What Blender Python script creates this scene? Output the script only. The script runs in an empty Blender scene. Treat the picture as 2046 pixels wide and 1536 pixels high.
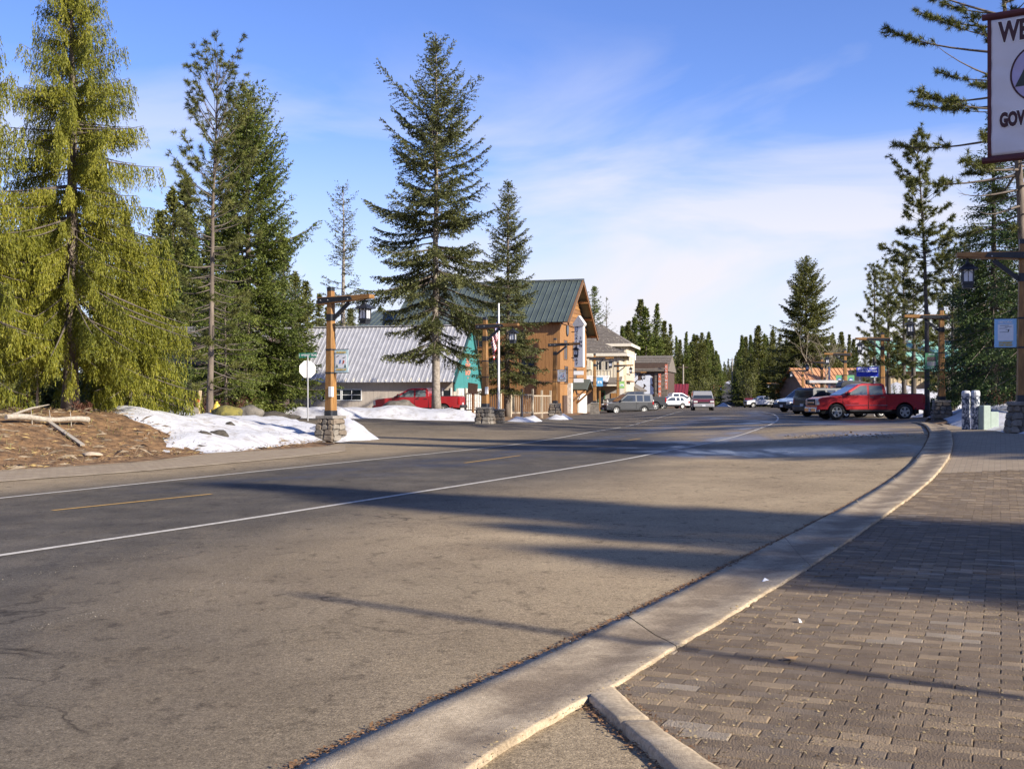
import bpy, bmesh, math, random
import numpy as np
from mathutils import Vector, Matrix, noise as mnoise
from mathutils.geometry import delaunay_2d_cdt
R = math.radians
random.seed(7)
SC = bpy.context.scene
COL = SC.collection
# ------------------------------------------------------------------ camera
FPX, HZ, CX0, CAMZ = 2300.0, 796.0, 1023.0, 1.4      # focal length and horizon in photo pixels, eye height
cam = bpy.data.cameras.new('camera'); camo = bpy.data.objects.new('camera', cam); COL.objects.link(camo)
camo.location = (0, 0, CAMZ); camo.rotation_euler = (R(90), 0, 0)
cam.sensor_width = 36; cam.lens = 36 * FPX / 2046; cam.shift_y = (HZ - 768) / 2046
cam.clip_start = 0.1; cam.clip_end = 6000
SC.camera = camo
# ------------------------------------------------------------------ sky and sun
SUN_EL, SUN_DIR = R(25), Vector((0.80, -0.60, 0)).normalized()
world = bpy.data.worlds.new('World'); SC.world = world; world.use_nodes = True
wn, wl = world.node_tree.nodes, world.node_tree.links
for n in list(wn): wn.remove(n)
wo = wn.new('ShaderNodeOutputWorld'); bg = wn.new('ShaderNodeBackground'); bg.inputs[1].default_value = 0.15
sky = wn.new('ShaderNodeTexSky'); sky.sky_type = 'NISHITA'; sky.sun_disc = False
sky.sun_elevation = SUN_EL; sky.sun_rotation = math.atan2(SUN_DIR.x, SUN_DIR.y)
sky.altitude = 1200; sky.air_density = 0.85; sky.dust_density = 0.5; sky.ozone_density = 2.0
hs = wn.new('ShaderNodeHueSaturation'); hs.inputs['Hue'].default_value = 0.519; hs.inputs['Saturation'].default_value = 1.18; hs.inputs['Value'].default_value = 0.65
wl.new(sky.outputs[0], hs.inputs['Color'])
tc = wn.new('ShaderNodeTexCoord'); mp = wn.new('ShaderNodeMapping'); mp.inputs['Scale'].default_value = (1.6, 1.6, 4.2)
mp.inputs['Rotation'].default_value = (R(8), R(-14), 0); mp.inputs['Location'].default_value = (0.10, 0.45, 0.05)
wl.new(tc.outputs['Generated'], mp.inputs[0])
nz = wn.new('ShaderNodeTexNoise'); nz.inputs['Scale'].default_value = 2.1; nz.inputs['Detail'].default_value = 9; nz.inputs['Roughness'].default_value = 0.52
nz.inputs['Distortion'].default_value = 0.5
wl.new(mp.outputs[0], nz.inputs['Vector'])
cr = wn.new('ShaderNodeValToRGB'); cr.color_ramp.elements[0].position = 0.46; cr.color_ramp.elements[1].position = 0.62
wl.new(nz.outputs['Fac'], cr.inputs[0])
sx = wn.new('ShaderNodeSeparateXYZ'); wl.new(tc.outputs['Generated'], sx.inputs[0])
er = wn.new('ShaderNodeMapRange'); er.inputs['From Min'].default_value = 0.36; er.inputs['From Max'].default_value = 0.06
er.inputs['To Min'].default_value = 0.0; er.inputs['To Max'].default_value = 1.0; er.interpolation_type = 'SMOOTHSTEP'
wl.new(sx.outputs['Z'], er.inputs['Value'])
mu = wn.new('ShaderNodeMath'); mu.operation = 'MULTIPLY'; wl.new(cr.outputs[0], mu.inputs[0]); wl.new(er.outputs[0], mu.inputs[1])
# thin veil of high haze that whitens the low sky all round
vr = wn.new('ShaderNodeMapRange'); vr.inputs['From Min'].default_value = 0.26; vr.inputs['From Max'].default_value = 0.0
vr.inputs['To Max'].default_value = 0.85; vr.interpolation_type = 'SMOOTHSTEP'; wl.new(sx.outputs['Z'], vr.inputs['Value'])
mv = wn.new('ShaderNodeMix'); mv.data_type = 'RGBA'; wl.new(vr.outputs[0], mv.inputs[0]); wl.new(hs.outputs[0], mv.inputs[6]); mv.inputs[7].default_value = (2.15, 2.20, 2.68, 1)
mx = wn.new('ShaderNodeMix'); mx.data_type = 'RGBA'
wl.new(mu.outputs[0], mx.inputs[0]); wl.new(mv.outputs[2], mx.inputs[6]); mx.inputs[7].default_value = (2.55, 2.50, 2.68, 1)
wl.new(mx.outputs[2], bg.inputs[0]); wl.new(bg.outputs[0], wo.inputs[0])
sl = bpy.data.lights.new('sun', 'SUN'); sl.energy = 3.7; sl.angle = R(0.9); sl.color = (1.0, 0.93, 0.82)
so = bpy.data.objects.new('sun', sl); COL.objects.link(so)
sv = Vector((SUN_DIR.x * math.cos(SUN_EL), SUN_DIR.y * math.cos(SUN_EL), math.sin(SUN_EL)))
so.rotation_euler = (-sv).to_track_quat('-Z', 'Y').to_euler(); so.location = sv * 60
vs = SC.view_settings; vs.view_transform = 'Standard'; vs.look = 'None'; vs.exposure = 1.28; vs.gamma = 1.0
SC.cycles.use_denoising = True
SC.cycles.max_bounces = 6; SC.cycles.transparent_max_bounces = 8
SC.cycles.caustics_reflective = False; SC.cycles.caustics_refractive = False

# ------------------------------------------------------------------ tags and small helpers
def tag(o, label=None, cat=None, group=None, kind=None):
    if label: o['label'] = label
    if cat: o['category'] = cat
    if group: o['group'] = group
    if kind: o['kind'] = kind
    return o
def thing(name, loc, rz, label, cat, group=None):
    o = bpy.data.objects.new(name, None); COL.objects.link(o); o.empty_display_size = 0.2
    o.location = loc; o.rotation_euler = (0, 0, rz)
    return tag(o, label, cat, group)
def kids(o): return [c for c in bpy.data.objects if c.parent == o]
def link(name, me, parent=None):
    o = bpy.data.objects.new(name, me); COL.objects.link(o)
    if parent: o.parent = parent
    return o
def ss(a, b, v):
    t = min(1.0, max(0.0, (v - a) / (b - a))); return t * t * (3 - 2 * t)
def lerp(a, b, t): return a + (b - a) * t
def interp(x, xs, ys):
    if x <= xs[0]: return ys[0]
    for i in range(1, len(xs)):
        if x <= xs[i]:
            return ys[i-1] + (ys[i] - ys[i-1]) * (x - xs[i-1]) / (xs[i] - xs[i-1])
    return ys[-1]

# ------------------------------------------------------------------ terrain
VY = [-60, 5, 15, 22.4, 30, 33, 39.8, 47, 54, 62, 80, 120]
VX = [-16, -13.2, -10.9, -9.75, -8.0, -6.4, -5.6, -4.6, -3.2, -1.6, 2.0, 7.5]
def vx(Y): return interp(Y, VY, VX)
def T(X, Y):
    z = 0.5 * ss(5, 14, X) * ss(13, 28, Y) * (1 - 0.55 * ss(62, 130, Y))
    if Y > 30: z *= 1 - 0.38 * ss(0.372, 0.345, X / Y) * ss(38, 54, Y) * (1 - ss(66, 90, Y))
    z += 0.22 * ss(40, 55, Y) * (1 - ss(105, 150, Y)) * ss(6, -2, X) if Y < 150 else 0
    z += -0.35 * ss(140, 200, Y) - 0.3 * ss(200, 270, Y)
    if Y > 290: z += 0.0243 * (Y - 290)
    if Y > 30: z += 0.8 * ss(0.376, 0.43, X / Y) * ss(32, 52, Y) * (1 - ss(85, 130, Y))
    d = vx(Y) - X
    if d > 0 and Y < 140:
        Hh = interp(Y, [-20, 34, 45, 53, 70, 140], [1.05, 1.05, 0.55, 0.16, 0.1, 0.0])
        n = mnoise.noise((X * 0.5, Y * 0.5, 3.1)) * 0.10 + mnoise.noise((X * 1.7, Y * 1.7, 9.1)) * 0.03
        z += Hh * ss(0, 6.6, d) + n * ss(0.2, 3, d) * (0.3 + Hh)
    if Y > 300: z += 2.5 * mnoise.noise((X * 0.006, Y * 0.004, 1.7)) * ss(300, 500, Y)
    return z
def G(x, y, zoff=0.0):
    """photo pixel -> point on the terrain along that line of sight"""
    tx, tz = (x - CX0) / FPX, -(y - HZ) / FPX
    lo, Y = 1.5, 1.5
    while Y < 900:
        if CAMZ + tz * Y <= T(tx * Y, Y) + zoff: break
        lo = Y; Y *= 1.01
    for _ in range(18):
        m = 0.5 * (lo + Y)
        if CAMZ + tz * m <= T(tx * m, m) + zoff: Y = m
        else: lo = m
    return Vector((tx * Y, Y, T(tx * Y, Y) + zoff))
def at(x, D):
    """ground point straight below the line of sight through column x at distance D"""
    X = (x - CX0) * D / FPX
    return Vector((X, D, T(X, D)))
def zpx(y, D): return CAMZ + (HZ - y) * D / FPX

# ------------------------------------------------------------------ materials
MATS = {}
def mat(name, col, rough=0.7, var=0.15, scale=6.0, bump=0.0, bscale=40.0, metal=0.0, coat=0.0, stretch=(1, 1, 1), spec=0.5, col2=None, contrast=(0.35, 0.65), world=False):
    if name in MATS: return MATS[name]
    m = bpy.data.materials.new(name); m.use_nodes = True; MATS[name] = m
    nt = m.node_tree; N, Lk = nt.nodes, nt.links; b = N['Principled BSDF']
    b.inputs['Roughness'].default_value = rough; b.inputs['Metallic'].default_value = metal
    b.inputs['Coat Weight'].default_value = coat; b.inputs['Coat Roughness'].default_value = 0.05
    b.inputs['Specular IOR Level'].default_value = spec
    m.diffuse_color = (*col, 1)
    if var == 0 and bump == 0:
        b.inputs['Base Color'].default_value = (*col, 1); return m
    if world:
        t = N.new('ShaderNodeNewGeometry'); src = t.outputs['Position']
    else:
        t = N.new('ShaderNodeTexCoord'); src = t.outputs['Object']
    mp = N.new('ShaderNodeMapping'); mp.inputs['Scale'].default_value = stretch; Lk.new(src, mp.inputs[0])
    n = N.new('ShaderNodeTexNoise'); n.inputs['Scale'].default_value = scale; n.inputs['Detail'].default_value = 6; n.inputs['Roughness'].default_value = 0.62
    Lk.new(mp.outputs[0], n.inputs['Vector'])
    rp = N.new('ShaderNodeValToRGB'); e = rp.color_ramp.elements
    e[0].position, e[1].position = contrast
    c2 = col2 if col2 else tuple(min(1, c * (1 + var)) for c in col)
    c1 = col if col2 else tuple(c * (1 - var) for c in col)
    e[0].color = (*c1, 1); e[1].color = (*c2, 1)
    Lk.new(n.outputs['Fac'], rp.inputs[0]); Lk.new(rp.outputs[0], b.inputs['Base Color'])
    if bump > 0:
        n2 = N.new('ShaderNodeTexNoise'); n2.inputs['Scale'].default_value = bscale; n2.inputs['Detail'].default_value = 4
        Lk.new(mp.outputs[0], n2.inputs['Vector'])
        bp = N.new('ShaderNodeBump'); bp.inputs['Strength'].default_value = min(1.0, bump); bp.inputs['Distance'].default_value = 0.02 * max(1, bump)
        Lk.new(n2.outputs['Fac'], bp.inputs['Height']); Lk.new(bp.outputs[0], b.inputs['Normal'])
    return m
def glass(name, col=(0.02, 0.025, 0.03), rough=0.04):
    m = mat(name, col, rough, var=0, spec=0.9); return m
def leaf_mat(name, c0, c1, c2, trans=0.22):
    if name in MATS: return MATS[name]
    m = bpy.data.materials.new(name); m.use_nodes = True; MATS[name] = m
    nt = m.node_tree; N, Lk = nt.nodes, nt.links; b = N['Principled BSDF']; out = N['Material Output']
    at_ = N.new('ShaderNodeAttribute'); at_.attribute_name = 'tint'
    rp = N.new('ShaderNodeValToRGB'); e = rp.color_ramp.elements
    e[0].position = 0.1; e[0].color = (*c0, 1); e[1].position = 0.95; e[1].color = (*c2, 1)
    mid = rp.color_ramp.elements.new(0.5); mid.color = (*c1, 1)
    Lk.new(at_.outputs['Fac'], rp.inputs[0]); Lk.new(rp.outputs[0], b.inputs['Base Color'])
    b.inputs['Roughness'].default_value = 0.55; b.inputs['Specular IOR Level'].default_value = 0.3
    tr = N.new('ShaderNodeBsdfTranslucent'); Lk.new(rp.outputs[0], tr.inputs['Color'])
    ms = N.new('ShaderNodeMixShader'); ms.inputs[0].default_value = trans
    Lk.new(b.outputs[0], ms.inputs[1]); Lk.new(tr.outputs[0], ms.inputs[2]); Lk.new(ms.outputs[0], out.inputs[0])
    m.diffuse_color = (*c1, 1)
    return m
def wood_mat(name, c1, c2, axis='Z', scale=3.0, rough=0.6):
    st = {'Z': (7, 7, 0.6), 'X': (0.6, 7, 7), 'Y': (7, 0.6, 7)}[axis]
    return mat(name, c1, rough, scale=scale, stretch=st, col2=c2, bump=0.25, bscale=12, contrast=(0.3, 0.7))

# ------------------------------------------------------------------ mesh builder
class MB:
    def __init__(s): s.v = []; s.f = []; s.m = []; s.M = Matrix.Identity(4)
    def add(s, vs, fs, mi=0):
        o = len(s.v)
        s.v += [tuple(s.M @ Vector(p)) for p in vs]
        s.f += [tuple(i + o for i in f) for f in fs]; s.m += [mi] * len(fs)
        return s
    def box(s, x0, x1, y0, y1, z0, z1, mi=0):
        return s.add([(x0,y0,z0),(x1,y0,z0),(x1,y1,z0),(x0,y1,z0),(x0,y0,z1),(x1,y0,z1),(x1,y1,z1),(x0,y1,z1)],
                     [(0,3,2,1),(4,5,6,7),(0,1,5,4),(1,2,6,5),(2,3,7,6),(3,0,4,7)], mi)
    def cbox(s, cx, cy, cz, sx, sy, sz, mi=0):
        return s.box(cx-sx/2, cx+sx/2, cy-sy/2, cy+sy/2, cz-sz/2, cz+sz/2, mi)
    def prism(s, poly, a, b, axis='Y', mi=0):
        n = len(poly)
        def P(u, w, t): return {'Y': (u, t, w), 'X': (t, u, w), 'Z': (u, w, t)}[axis]
        vs = [P(u, w, a) for u, w in poly] + [P(u, w, b) for u, w in poly]
        fs = [tuple(range(n)), tuple(range(2*n-1, n-1, -1))] + [(i, i+n, (i+1) % n + n, (i+1) % n) for i in range(n)]
        return s.add(vs, fs, mi)
    def beam(s, p, q, w, h, mi=0, up=(0, 0, 1)):
        p, q = Vector(p), Vector(q); d = (q - p); L = d.length
        if L < 1e-6: return s
        d /= L; u = Vector(up)
        if abs(d.dot(u)) > 0.98: u = Vector((0, 1, 0))
        sdir = d.cross(u).normalized(); u = sdir.cross(d)
        a, b = sdir * w / 2, u * h / 2
        return s.add([p-a-b, p+a-b, p+a+b, p-a+b, q-a-b, q+a-b, q+a+b, q-a+b],
                     [(0,1,2,3),(7,6,5,4),(0,4,5,1),(1,5,6,2),(2,6,7,3),(3,7,4,0)], mi)
    def tube(s, pts, rad, n=8, mi=0, cap=True):
        pts = [Vector(p) for p in pts]; k = len(pts)
        if not hasattr(rad, '__len__'): rad = [rad] * k
        vs = []; up = Vector((0.13, 0.21, 1)).normalized()
        for i, p in enumerate(pts):
            d = (pts[min(i+1, k-1)] - pts[max(i-1, 0)]).normalized()
            u = up if abs(d.dot(up)) < 0.95 else Vector((1, 0, 0))
            a = d.cross(u).normalized(); b = a.cross(d)
            for j in range(n):
                t = 2 * math.pi * j / n; vs.append(p + (a * math.cos(t) + b * math.sin(t)) * rad[i])
        fs = [(i*n+j, i*n+(j+1) % n, (i+1)*n+(j+1) % n, (i+1)*n+j) for i in range(k-1) for j in range(n)]
        if cap: fs += [tuple(range(n-1, -1, -1)), tuple(range((k-1)*n, k*n))]
        return s.add(vs, fs, mi)
    def lathe(s, prof, n=24, axis='Z', mi=0, cap=False):
        vs = []
        for r, h in prof:
            for j in range(n):
                t = 2 * math.pi * j / n; c, q = r * math.cos(t), r * math.sin(t)
                vs.append({'Z': (c, q, h), 'Y': (c, h, q), 'X': (h, c, q)}[axis])
        k = len(prof)
        fs = [(i*n+j, i*n+(j+1) % n, (i+1)*n+(j+1) % n, (i+1)*n+j) for i in range(k-1) for j in range(n)]
        if cap: fs += [tuple(range(n-1, -1, -1)), tuple(range((k-1)*n, k*n))]
        return s.add(vs, fs, mi)
    def mesh(s, name, mats, smooth=False):
        me = bpy.data.meshes.new(name); me.from_pydata(s.v, [], s.f)
        ms = mats if isinstance(mats, (list, tuple)) else [mats]
        for m in ms: me.materials.append(m)
        if len(ms) > 1: me.polygons.foreach_set('material_index', s.m)
        bm = bmesh.new(); bm.from_mesh(me); bmesh.ops.recalc_face_normals(bm, faces=bm.faces); bm.to_mesh(me); bm.free()
        if smooth: me.polygons.foreach_set('use_smooth', [True] * len(me.polygons))
        me.update(); return me
    def build(s, name, mats, parent=None, bevel=0.0, smooth=False, seg=2):
        o = link(name, s.mesh(name, mats, smooth), parent)
        if bevel > 0:
            b = o.modifiers.new('bevel', 'BEVEL'); b.width = bevel; b.segments = seg; b.limit_method = 'ANGLE'; b.angle_limit = R(35)
        return o
def npmesh(name, V, F, material, tint=None, smooth=False):
    """V (n,3) array, F (m,k) array of equal-sided faces"""
    me = bpy.data.meshes.new(name); V = np.asarray(V, np.float32); F = np.asarray(F, np.int32); m, k = F.shape
    me.vertices.add(len(V)); me.vertices.foreach_set('co', V.ravel())
    me.loops.add(m * k); me.loops.foreach_set('vertex_index', F.ravel())
    me.polygons.add(m); me.polygons.foreach_set('loop_start', np.arange(0, m * k, k, dtype=np.int32))
    if smooth: me.polygons.foreach_set('use_smooth', np.ones(m, bool))
    me.materials.append(material)
    if tint is not None:
        a = me.attributes.new('tint', 'FLOAT', 'FACE'); a.data.foreach_set('value', np.asarray(tint, np.float32))
    me.update(calc_edges=True); me.validate(); return me
def text_part(name, s, size, material, parent, loc, rot=(R(90), 0, 0), bold=0.0, align='CENTER', sx=1.0):
    c = bpy.data.curves.new('lettering', 'FONT'); c.body = s; c.size = size; c.align_x = align; c.align_y = 'CENTER'
    c.extrude = 0.002; c.offset = bold; c.resolution_u = 3
    o = bpy.data.objects.new('tmp_lettering', c); COL.objects.link(o)
    me = bpy.data.meshes.new_from_object(o.evaluated_get(bpy.context.evaluated_depsgraph_get()))
    bpy.data.objects.remove(o); bpy.data.curves.remove(c)
    me.materials.clear(); me.materials.append(material)
    p = link(name, me, parent); p.location = loc; p.rotation_euler = rot; p.scale = (sx, 1, 1)
    return p
def inside(x, y, poly):
    r = False; j = len(poly) - 1
    for i in range(len(poly)):
        xi, yi = poly[i][0], poly[i][1]; xj, yj = poly[j][0], poly[j][1]
        if (yi > y) != (yj > y) and x < (xj - xi) * (y - yi) / (yj - yi) + xi: r = not r
        j = i
    return r
def pdist(x, y, poly, closed=True):
    P = np.asarray([(p[0], p[1]) for p in poly]); Q = np.roll(P, -1, 0)
    if not closed: P, Q = P[:-1], Q[:-1]
    d = Q - P; t = np.clip(((x - P[:, 0]) * d[:, 0] + (y - P[:, 1]) * d[:, 1]) / np.maximum(1e-9, (d ** 2).sum(1)), 0, 1)
    return float(np.sqrt(((P + t[:, None] * d - (x, y)) ** 2).sum(1)).min())
def sheet(name, poly, zoff, material, step=0.6, growth=0.03, attrs=None, bulge=None, parent=None, edge_noise=0.0):
    """poly: world (x,y) outline laid on the terrain, filled with a graded grid"""
    pts = []
    for i in range(len(poly)):
        a, b = Vector(poly[i][:2]), Vector(poly[(i+1) % len(poly)][:2]); L = (b - a).length
        st = step * (1 + growth * max(0, min(a.y, b.y)) * 0.6); k = max(1, int(L / st))
        for j in range(k):
            p = a.lerp(b, j / k)
            if edge_noise > 0:
                p += Vector((mnoise.noise((p.x * 1.1, p.y * 1.1, 5)), mnoise.noise((p.x * 1.1, p.y * 1.1, 15)))) * edge_noise
                p += Vector((mnoise.noise((p.x * 4.1, p.y * 4.1, 5)), mnoise.noise((p.x * 4.1, p.y * 4.1, 15)))) * edge_noise * 0.4
            pts.append(p)
    nb = len(pts); x0 = min(p.x for p in pts); x1 = max(p.x for p in pts); y0 = min(p.y for p in pts); y1 = max(p.y for p in pts)
    bpts = [(p.x, p.y) for p in pts]; y = y0 + step * 0.5
    while y < y1:
        st = step * (1 + growth * max(0, y)); x = x0 + st * 0.3
        while x < x1:
            if inside(x, y, bpts) and (st > 3 or pdist(x, y, bpts) > st * 0.35): pts.append(Vector((x + random.uniform(-.1, .1) * st, y + random.uniform(-.1, .1) * st)))
            x += st
        y += st
    vs, es, fs, *_ = delaunay_2d_cdt([Vector((p.x, p.y)) for p in pts], [], [list(range(nb))], 1, 1e-5)
    V = []
    for p in vs:
        z = T(p.x, p.y) + zoff
        if bulge: z += bulge(p.x, p.y, pdist(p.x, p.y, bpts))
        V.append((p.x, p.y, z))
    me = bpy.data.meshes.new(name); me.from_pydata(V, [], [tuple(f) for f in fs]); me.materials.append(material)
    bm = bmesh.new(); bm.from_mesh(me); bmesh.ops.recalc_face_normals(bm, faces=bm.faces)
    if sum(f.normal.z for f in bm.faces) < 0: bmesh.ops.reverse_faces(bm, faces=bm.faces)
    bm.to_mesh(me); bm.free()
    me.polygons.foreach_set('use_smooth', [True] * len(me.polygons))
    if attrs:
        for an, fn in attrs.items():
            a = me.attributes.new(an, 'FLOAT', 'POINT'); a.data.foreach_set('value', [fn(v.co.x, v.co.y) for v in me.vertices])
    me.update(); return link(name, me, parent)
def gpoly(px): return [tuple(G(*p))[:2] for p in px]
def ribbon(name, pts, width, zoff, material, parent=None, n_sub=8):
    """painted line: world polyline, constant width, draped on the terrain"""
    P = [Vector((p[0], p[1])) for p in pts]; Q = []
    for i in range(len(P) - 1):
        p0, p1, p2, p3 = P[max(0, i-1)], P[i], P[i+1], P[min(len(P)-1, i+2)]
        for j in range(n_sub):
            t = j / n_sub
            Q.append(0.5 * ((2*p1) + (p2-p0)*t + (2*p0-5*p1+4*p2-p3)*t*t + (3*p1-p0-3*p2+p3)*t*t*t))
    Q.append(P[-1]); V = []; F = []
    for i, q in enumerate(Q):
        d = (Q[min(i+1, len(Q)-1)] - Q[max(i-1, 0)]).normalized(); nrm = Vector((-d.y, d.x)) * width / 2
        for s in (-1, 1):
            a = q + nrm * s; V.append((a.x, a.y, T(a.x, a.y) + zoff))
        if i: F.append((2*i-2, 2*i, 2*i+1, 2*i-1))
    me = bpy.data.meshes.new(name); me.from_pydata(V, [], F); me.materials.append(material); me.update()
    o = link(name, me, parent); return o
# ================================================================== THE SETTING
def proj(X, Y, z): return CX0 + X / Y * FPX, HZ + (CAMZ - z) / Y * FPX
NEARW = [(-260,1150),(0,1110),(250,1073),(500,1035.5),(750,996.5),(1000,957.5),(1240,919),(1365,894.5),(1490,866),(1537,849),(1554,838),(1550,830),(1534,825),(1500,821)]
FARW = [(-260,1026),(0,995.5),(250,969.5),(489,944.5),(750,917.5),(1000,891.5),(1130,872.5),(1240,854),(1302,838.5),(1365,821.8)]
nearw = gpoly(NEARW); farw = gpoly(FARW)
SEAM = [(200,1780),(400,1655),(599,1533),(826,1424),(960,1365),(1128,1290),(1254,1231),(1397,1161),(1500,1110),(1600,1061.5),(1693,1013),(1788,955),(1826,924),(1848,895),(1857,876),(1858,866),(1850,853),(1834,846.5),(1812,841.5)]
RIM = [(640,1780),(800,1655),(960,1533),(994,1508),(1085,1455),(1170,1409),(1225,1383),(1336,1310),(1423,1260),(1513,1203),(1613,1141),(1711,1075),(1766,1036),(1816,1000),(1866,957),(1897,917),(1904,891),(1901,869),(1892,858.5),(1872,851.5),(1845,846)]
seam = gpoly(SEAM); rim = gpoly(RIM)
nx = [p[0] for p in nearw[:8]]; ny = [p[1] for p in nearw[:8]]
fx = [p[0] for p in farw]; fy = [p[1] for p in farw]
def road_dust(X, Y):
    a = (X - interp(Y, ny, nx)) * 0.9; b = (interp(Y, fy, fx) - X) * 0.9
    n = 0.14 * mnoise.noise((X * 0.35, Y * 0.2, 2.2)) + 0.07 * mnoise.noise((X * 1.3, Y * .7, 7.2))
    if Y > 75: return 0.12 + n
    if a > 0: v = lerp(0.12, 0.97, ss(-0.1, 3.4 if Y < 24 else 2.0, a)) - 0.62 * ss(13, 6, Y) * ss(1.4, -2.0, X)
    elif b > 0: v = lerp(0.15, 0.75, ss(0.0, 1.6, b)) * (1 - ss(40, 52, Y) * 0.6)
    else: v = -0.10 + 0.13 * (0.5 + 0.5 * math.cos(a * 5.8)) 
    return max(0, v * (1 - ss(30, 60, Y) * 0.55) + n)
WET = [([(300,982),(489,963),(750,934),(1000,907),(1240,873),(1334,854),(1428,833.5)], 22, 0.75),
       ([(700,953),(1000,921),(1359,876),(1443,851),(1478,832)], 16, 0.6), ([(1300,900),(1459,869),(1509,847.6),(1518,832),(1506,824)], 24, 0.9),
       ([(1380,905),(1480,906),(1650,900),(1840,896)], 60, 0.95), ([(1420,880),(1650,868),(1845,858)], 40, 0.8), ([(1600,845),(1850,845)], 30, 0.8),
       ([(1640,876),(1770,867)], 14, 1.0), ([(1560,842),(1700,846),(1840,850)], 26, 0.8)]
WETS = [([(x, y * 6) for x, y in pl], hw, s) for pl, hw, s in WET]
def road_wet(X, Y):
    if Y < 14: return 0
    x, y = proj(X, Y, T(X, Y)); w = 0
    for pl, hw, s in WETS:
        if min(p[0] for p in pl) - 90 < x < max(p[0] for p in pl) + 90:
            w = max(w, s * ss(hw * 1.7, hw * 0.35, pdist(x, y * 6, pl, False)))
    return w
def asphalt_mat():
    m = bpy.data.materials.new('asphalt'); m.use_nodes = True
    N, Lk = m.node_tree.nodes, m.node_tree.links; b = N['Principled BSDF']
    g = N.new('ShaderNodeNewGeometry')
    def noise(sc, det, st=None, rgh=.6):
        n = N.new('ShaderNodeTexNoise'); n.inputs['Scale'].default_value = sc; n.inputs['Detail'].default_value = det; n.inputs['Roughness'].default_value = rgh
        if st:
            q = N.new('ShaderNodeMapping'); q.inputs['Scale'].default_value = st; q.inputs['Rotation'].default_value = (0, 0, R(-22)); Lk.new(g.outputs['Position'], q.inputs[0]); Lk.new(q.outputs[0], n.inputs['Vector'])
        else: Lk.new(g.outputs['Position'], n.inputs['Vector'])
        return n.outputs['Fac']
    def ramp(src, p0, c0, p1, c1):
        r = N.new('ShaderNodeValToRGB'); e = r.color_ramp.elements; e[0].position = p0; e[1].position = p1
        e[0].color = (*c0, 1) if len(c0) == 3 else c0; e[1].color = (*c1, 1); Lk.new(src, r.inputs[0]); return r.outputs[0]
    def mix(f, a, b_, mode='MIX'):
        q = N.new('ShaderNodeMix'); q.data_type = 'RGBA'; q.blend_type = mode
        if isinstance(f, float): q.inputs[0].default_value = f
        else: Lk.new(f, q.inputs[0])
        for s, i in ((a, 6), (b_, 7)):
            if isinstance(s, tuple): q.inputs[i].default_value = (*s, 1)
            else: Lk.new(s, q.inputs[i])
        return q.outputs[2]
    def math_(op, a, b_):
        q = N.new('ShaderNodeMath'); q.operation = op; q.use_clamp = True
        for s, i in ((a, 0), (b_, 1)):
            if isinstance(s, float): q.inputs[i].default_value = s
            else: Lk.new(s, q.inputs[i])
        return q.outputs[0]
    da = N.new('ShaderNodeAttribute'); da.attribute_name = 'dust'
    wa = N.new('ShaderNodeAttribute'); wa.attribute_name = 'wet'
    tar = mix(ramp(noise(1.3, 6), .35, (0, 0, 0), .7, (1, 1, 1)), (0.070, 0.060, 0.047), (0.112, 0.096, 0.075))
    dus = mix(ramp(noise(0.8, 7), .3, (0, 0, 0), .7, (1, 1, 1)), (0.285, 0.212, 0.124), (0.395, 0.302, 0.180))
    dfac = math_('ADD', da.outputs['Fac'], math_('SUBTRACT', math_('MULTIPLY', noise(2.6, 8, (1, .35, 1), .7), 0.5), 0.25))
    c = mix(dfac, tar, dus)
    # oil spots and tyre scuffs
    spots = ramp(noise(5.5, 8, (1, .7, 1), .72), .54, (1, 1, 1), .68, (.46, .44, .42))
    c = mix(1.0, c, spots, 'MULTIPLY')
    grain = ramp(noise(24, 6, None, .8), .36, (.66, .65, .64), .64, (1.26, 1.26, 1.26)); c = mix(1.0, c, grain, 'MULTIPLY')
    dw = N.new('ShaderNodeTexNoise'); dw.inputs['Scale'].default_value = 1.2; dw.inputs['Detail'].default_value = 5; Lk.new(g.outputs['Position'], dw.inputs['Vector'])
    wv = N.new('ShaderNodeVectorMath'); wv.operation = 'MULTIPLY_ADD'; Lk.new(dw.outputs['Color'], wv.inputs[0]); wv.inputs[1].default_value = (1.6, 1.6, 0); Lk.new(g.outputs['Position'], wv.inputs[2])
    vc = N.new('ShaderNodeTexVoronoi'); vc.feature = 'DISTANCE_TO_EDGE'; vc.inputs['Scale'].default_value = 0.22; Lk.new(wv.outputs[0], vc.inputs['Vector'])
    crk = math_('MULTIPLY', ramp(vc.outputs['Distance'], .0015, (1, 1, 1), .005, (0, 0, 0)), ramp(noise(0.5, 3), .48, (0, 0, 0), .60, (1, 1, 1)))
    c = mix(crk, c, mix(1.0, c, (.35, .33, .31), 'MULTIPLY'))
    big = ramp(noise(0.33, 4), .35, (.86, .86, .86), .65, (1.08, 1.08, 1.08)); c = mix(1.0, c, big, 'MULTIPLY')
    agg = ramp(noise(75, 4, None, .75), .34, (.42, .40, .38), .66, (1.6, 1.6, 1.6)); c = mix(0.9, c, mix(1.0, c, agg, 'MULTIPLY'))
    vo = N.new('ShaderNodeTexVoronoi'); vo.inputs['Scale'].default_value = 48; Lk.new(g.outputs['Position'], vo.inputs['Vector'])
    peb = ramp(vo.outputs['Distance'], .12, (1.5, 1.45, 1.4), .3, (1, 1, 1)); c = mix(0.5, c, mix(1.0, c, peb, 'MULTIPLY'))
    wfac = math_('MULTIPLY', wa.outputs['Fac'], ramp(noise(0.9, 6, (1, .25, 1)), .34, (.25, .25, .25), .56, (1, 1, 1)))
    cw = mix(1.0, c, (0.42, 0.42, 0.44), 'MULTIPLY'); c = mix(wfac, c, cw)
    Lk.new(c, b.inputs['Base Color'])
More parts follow.
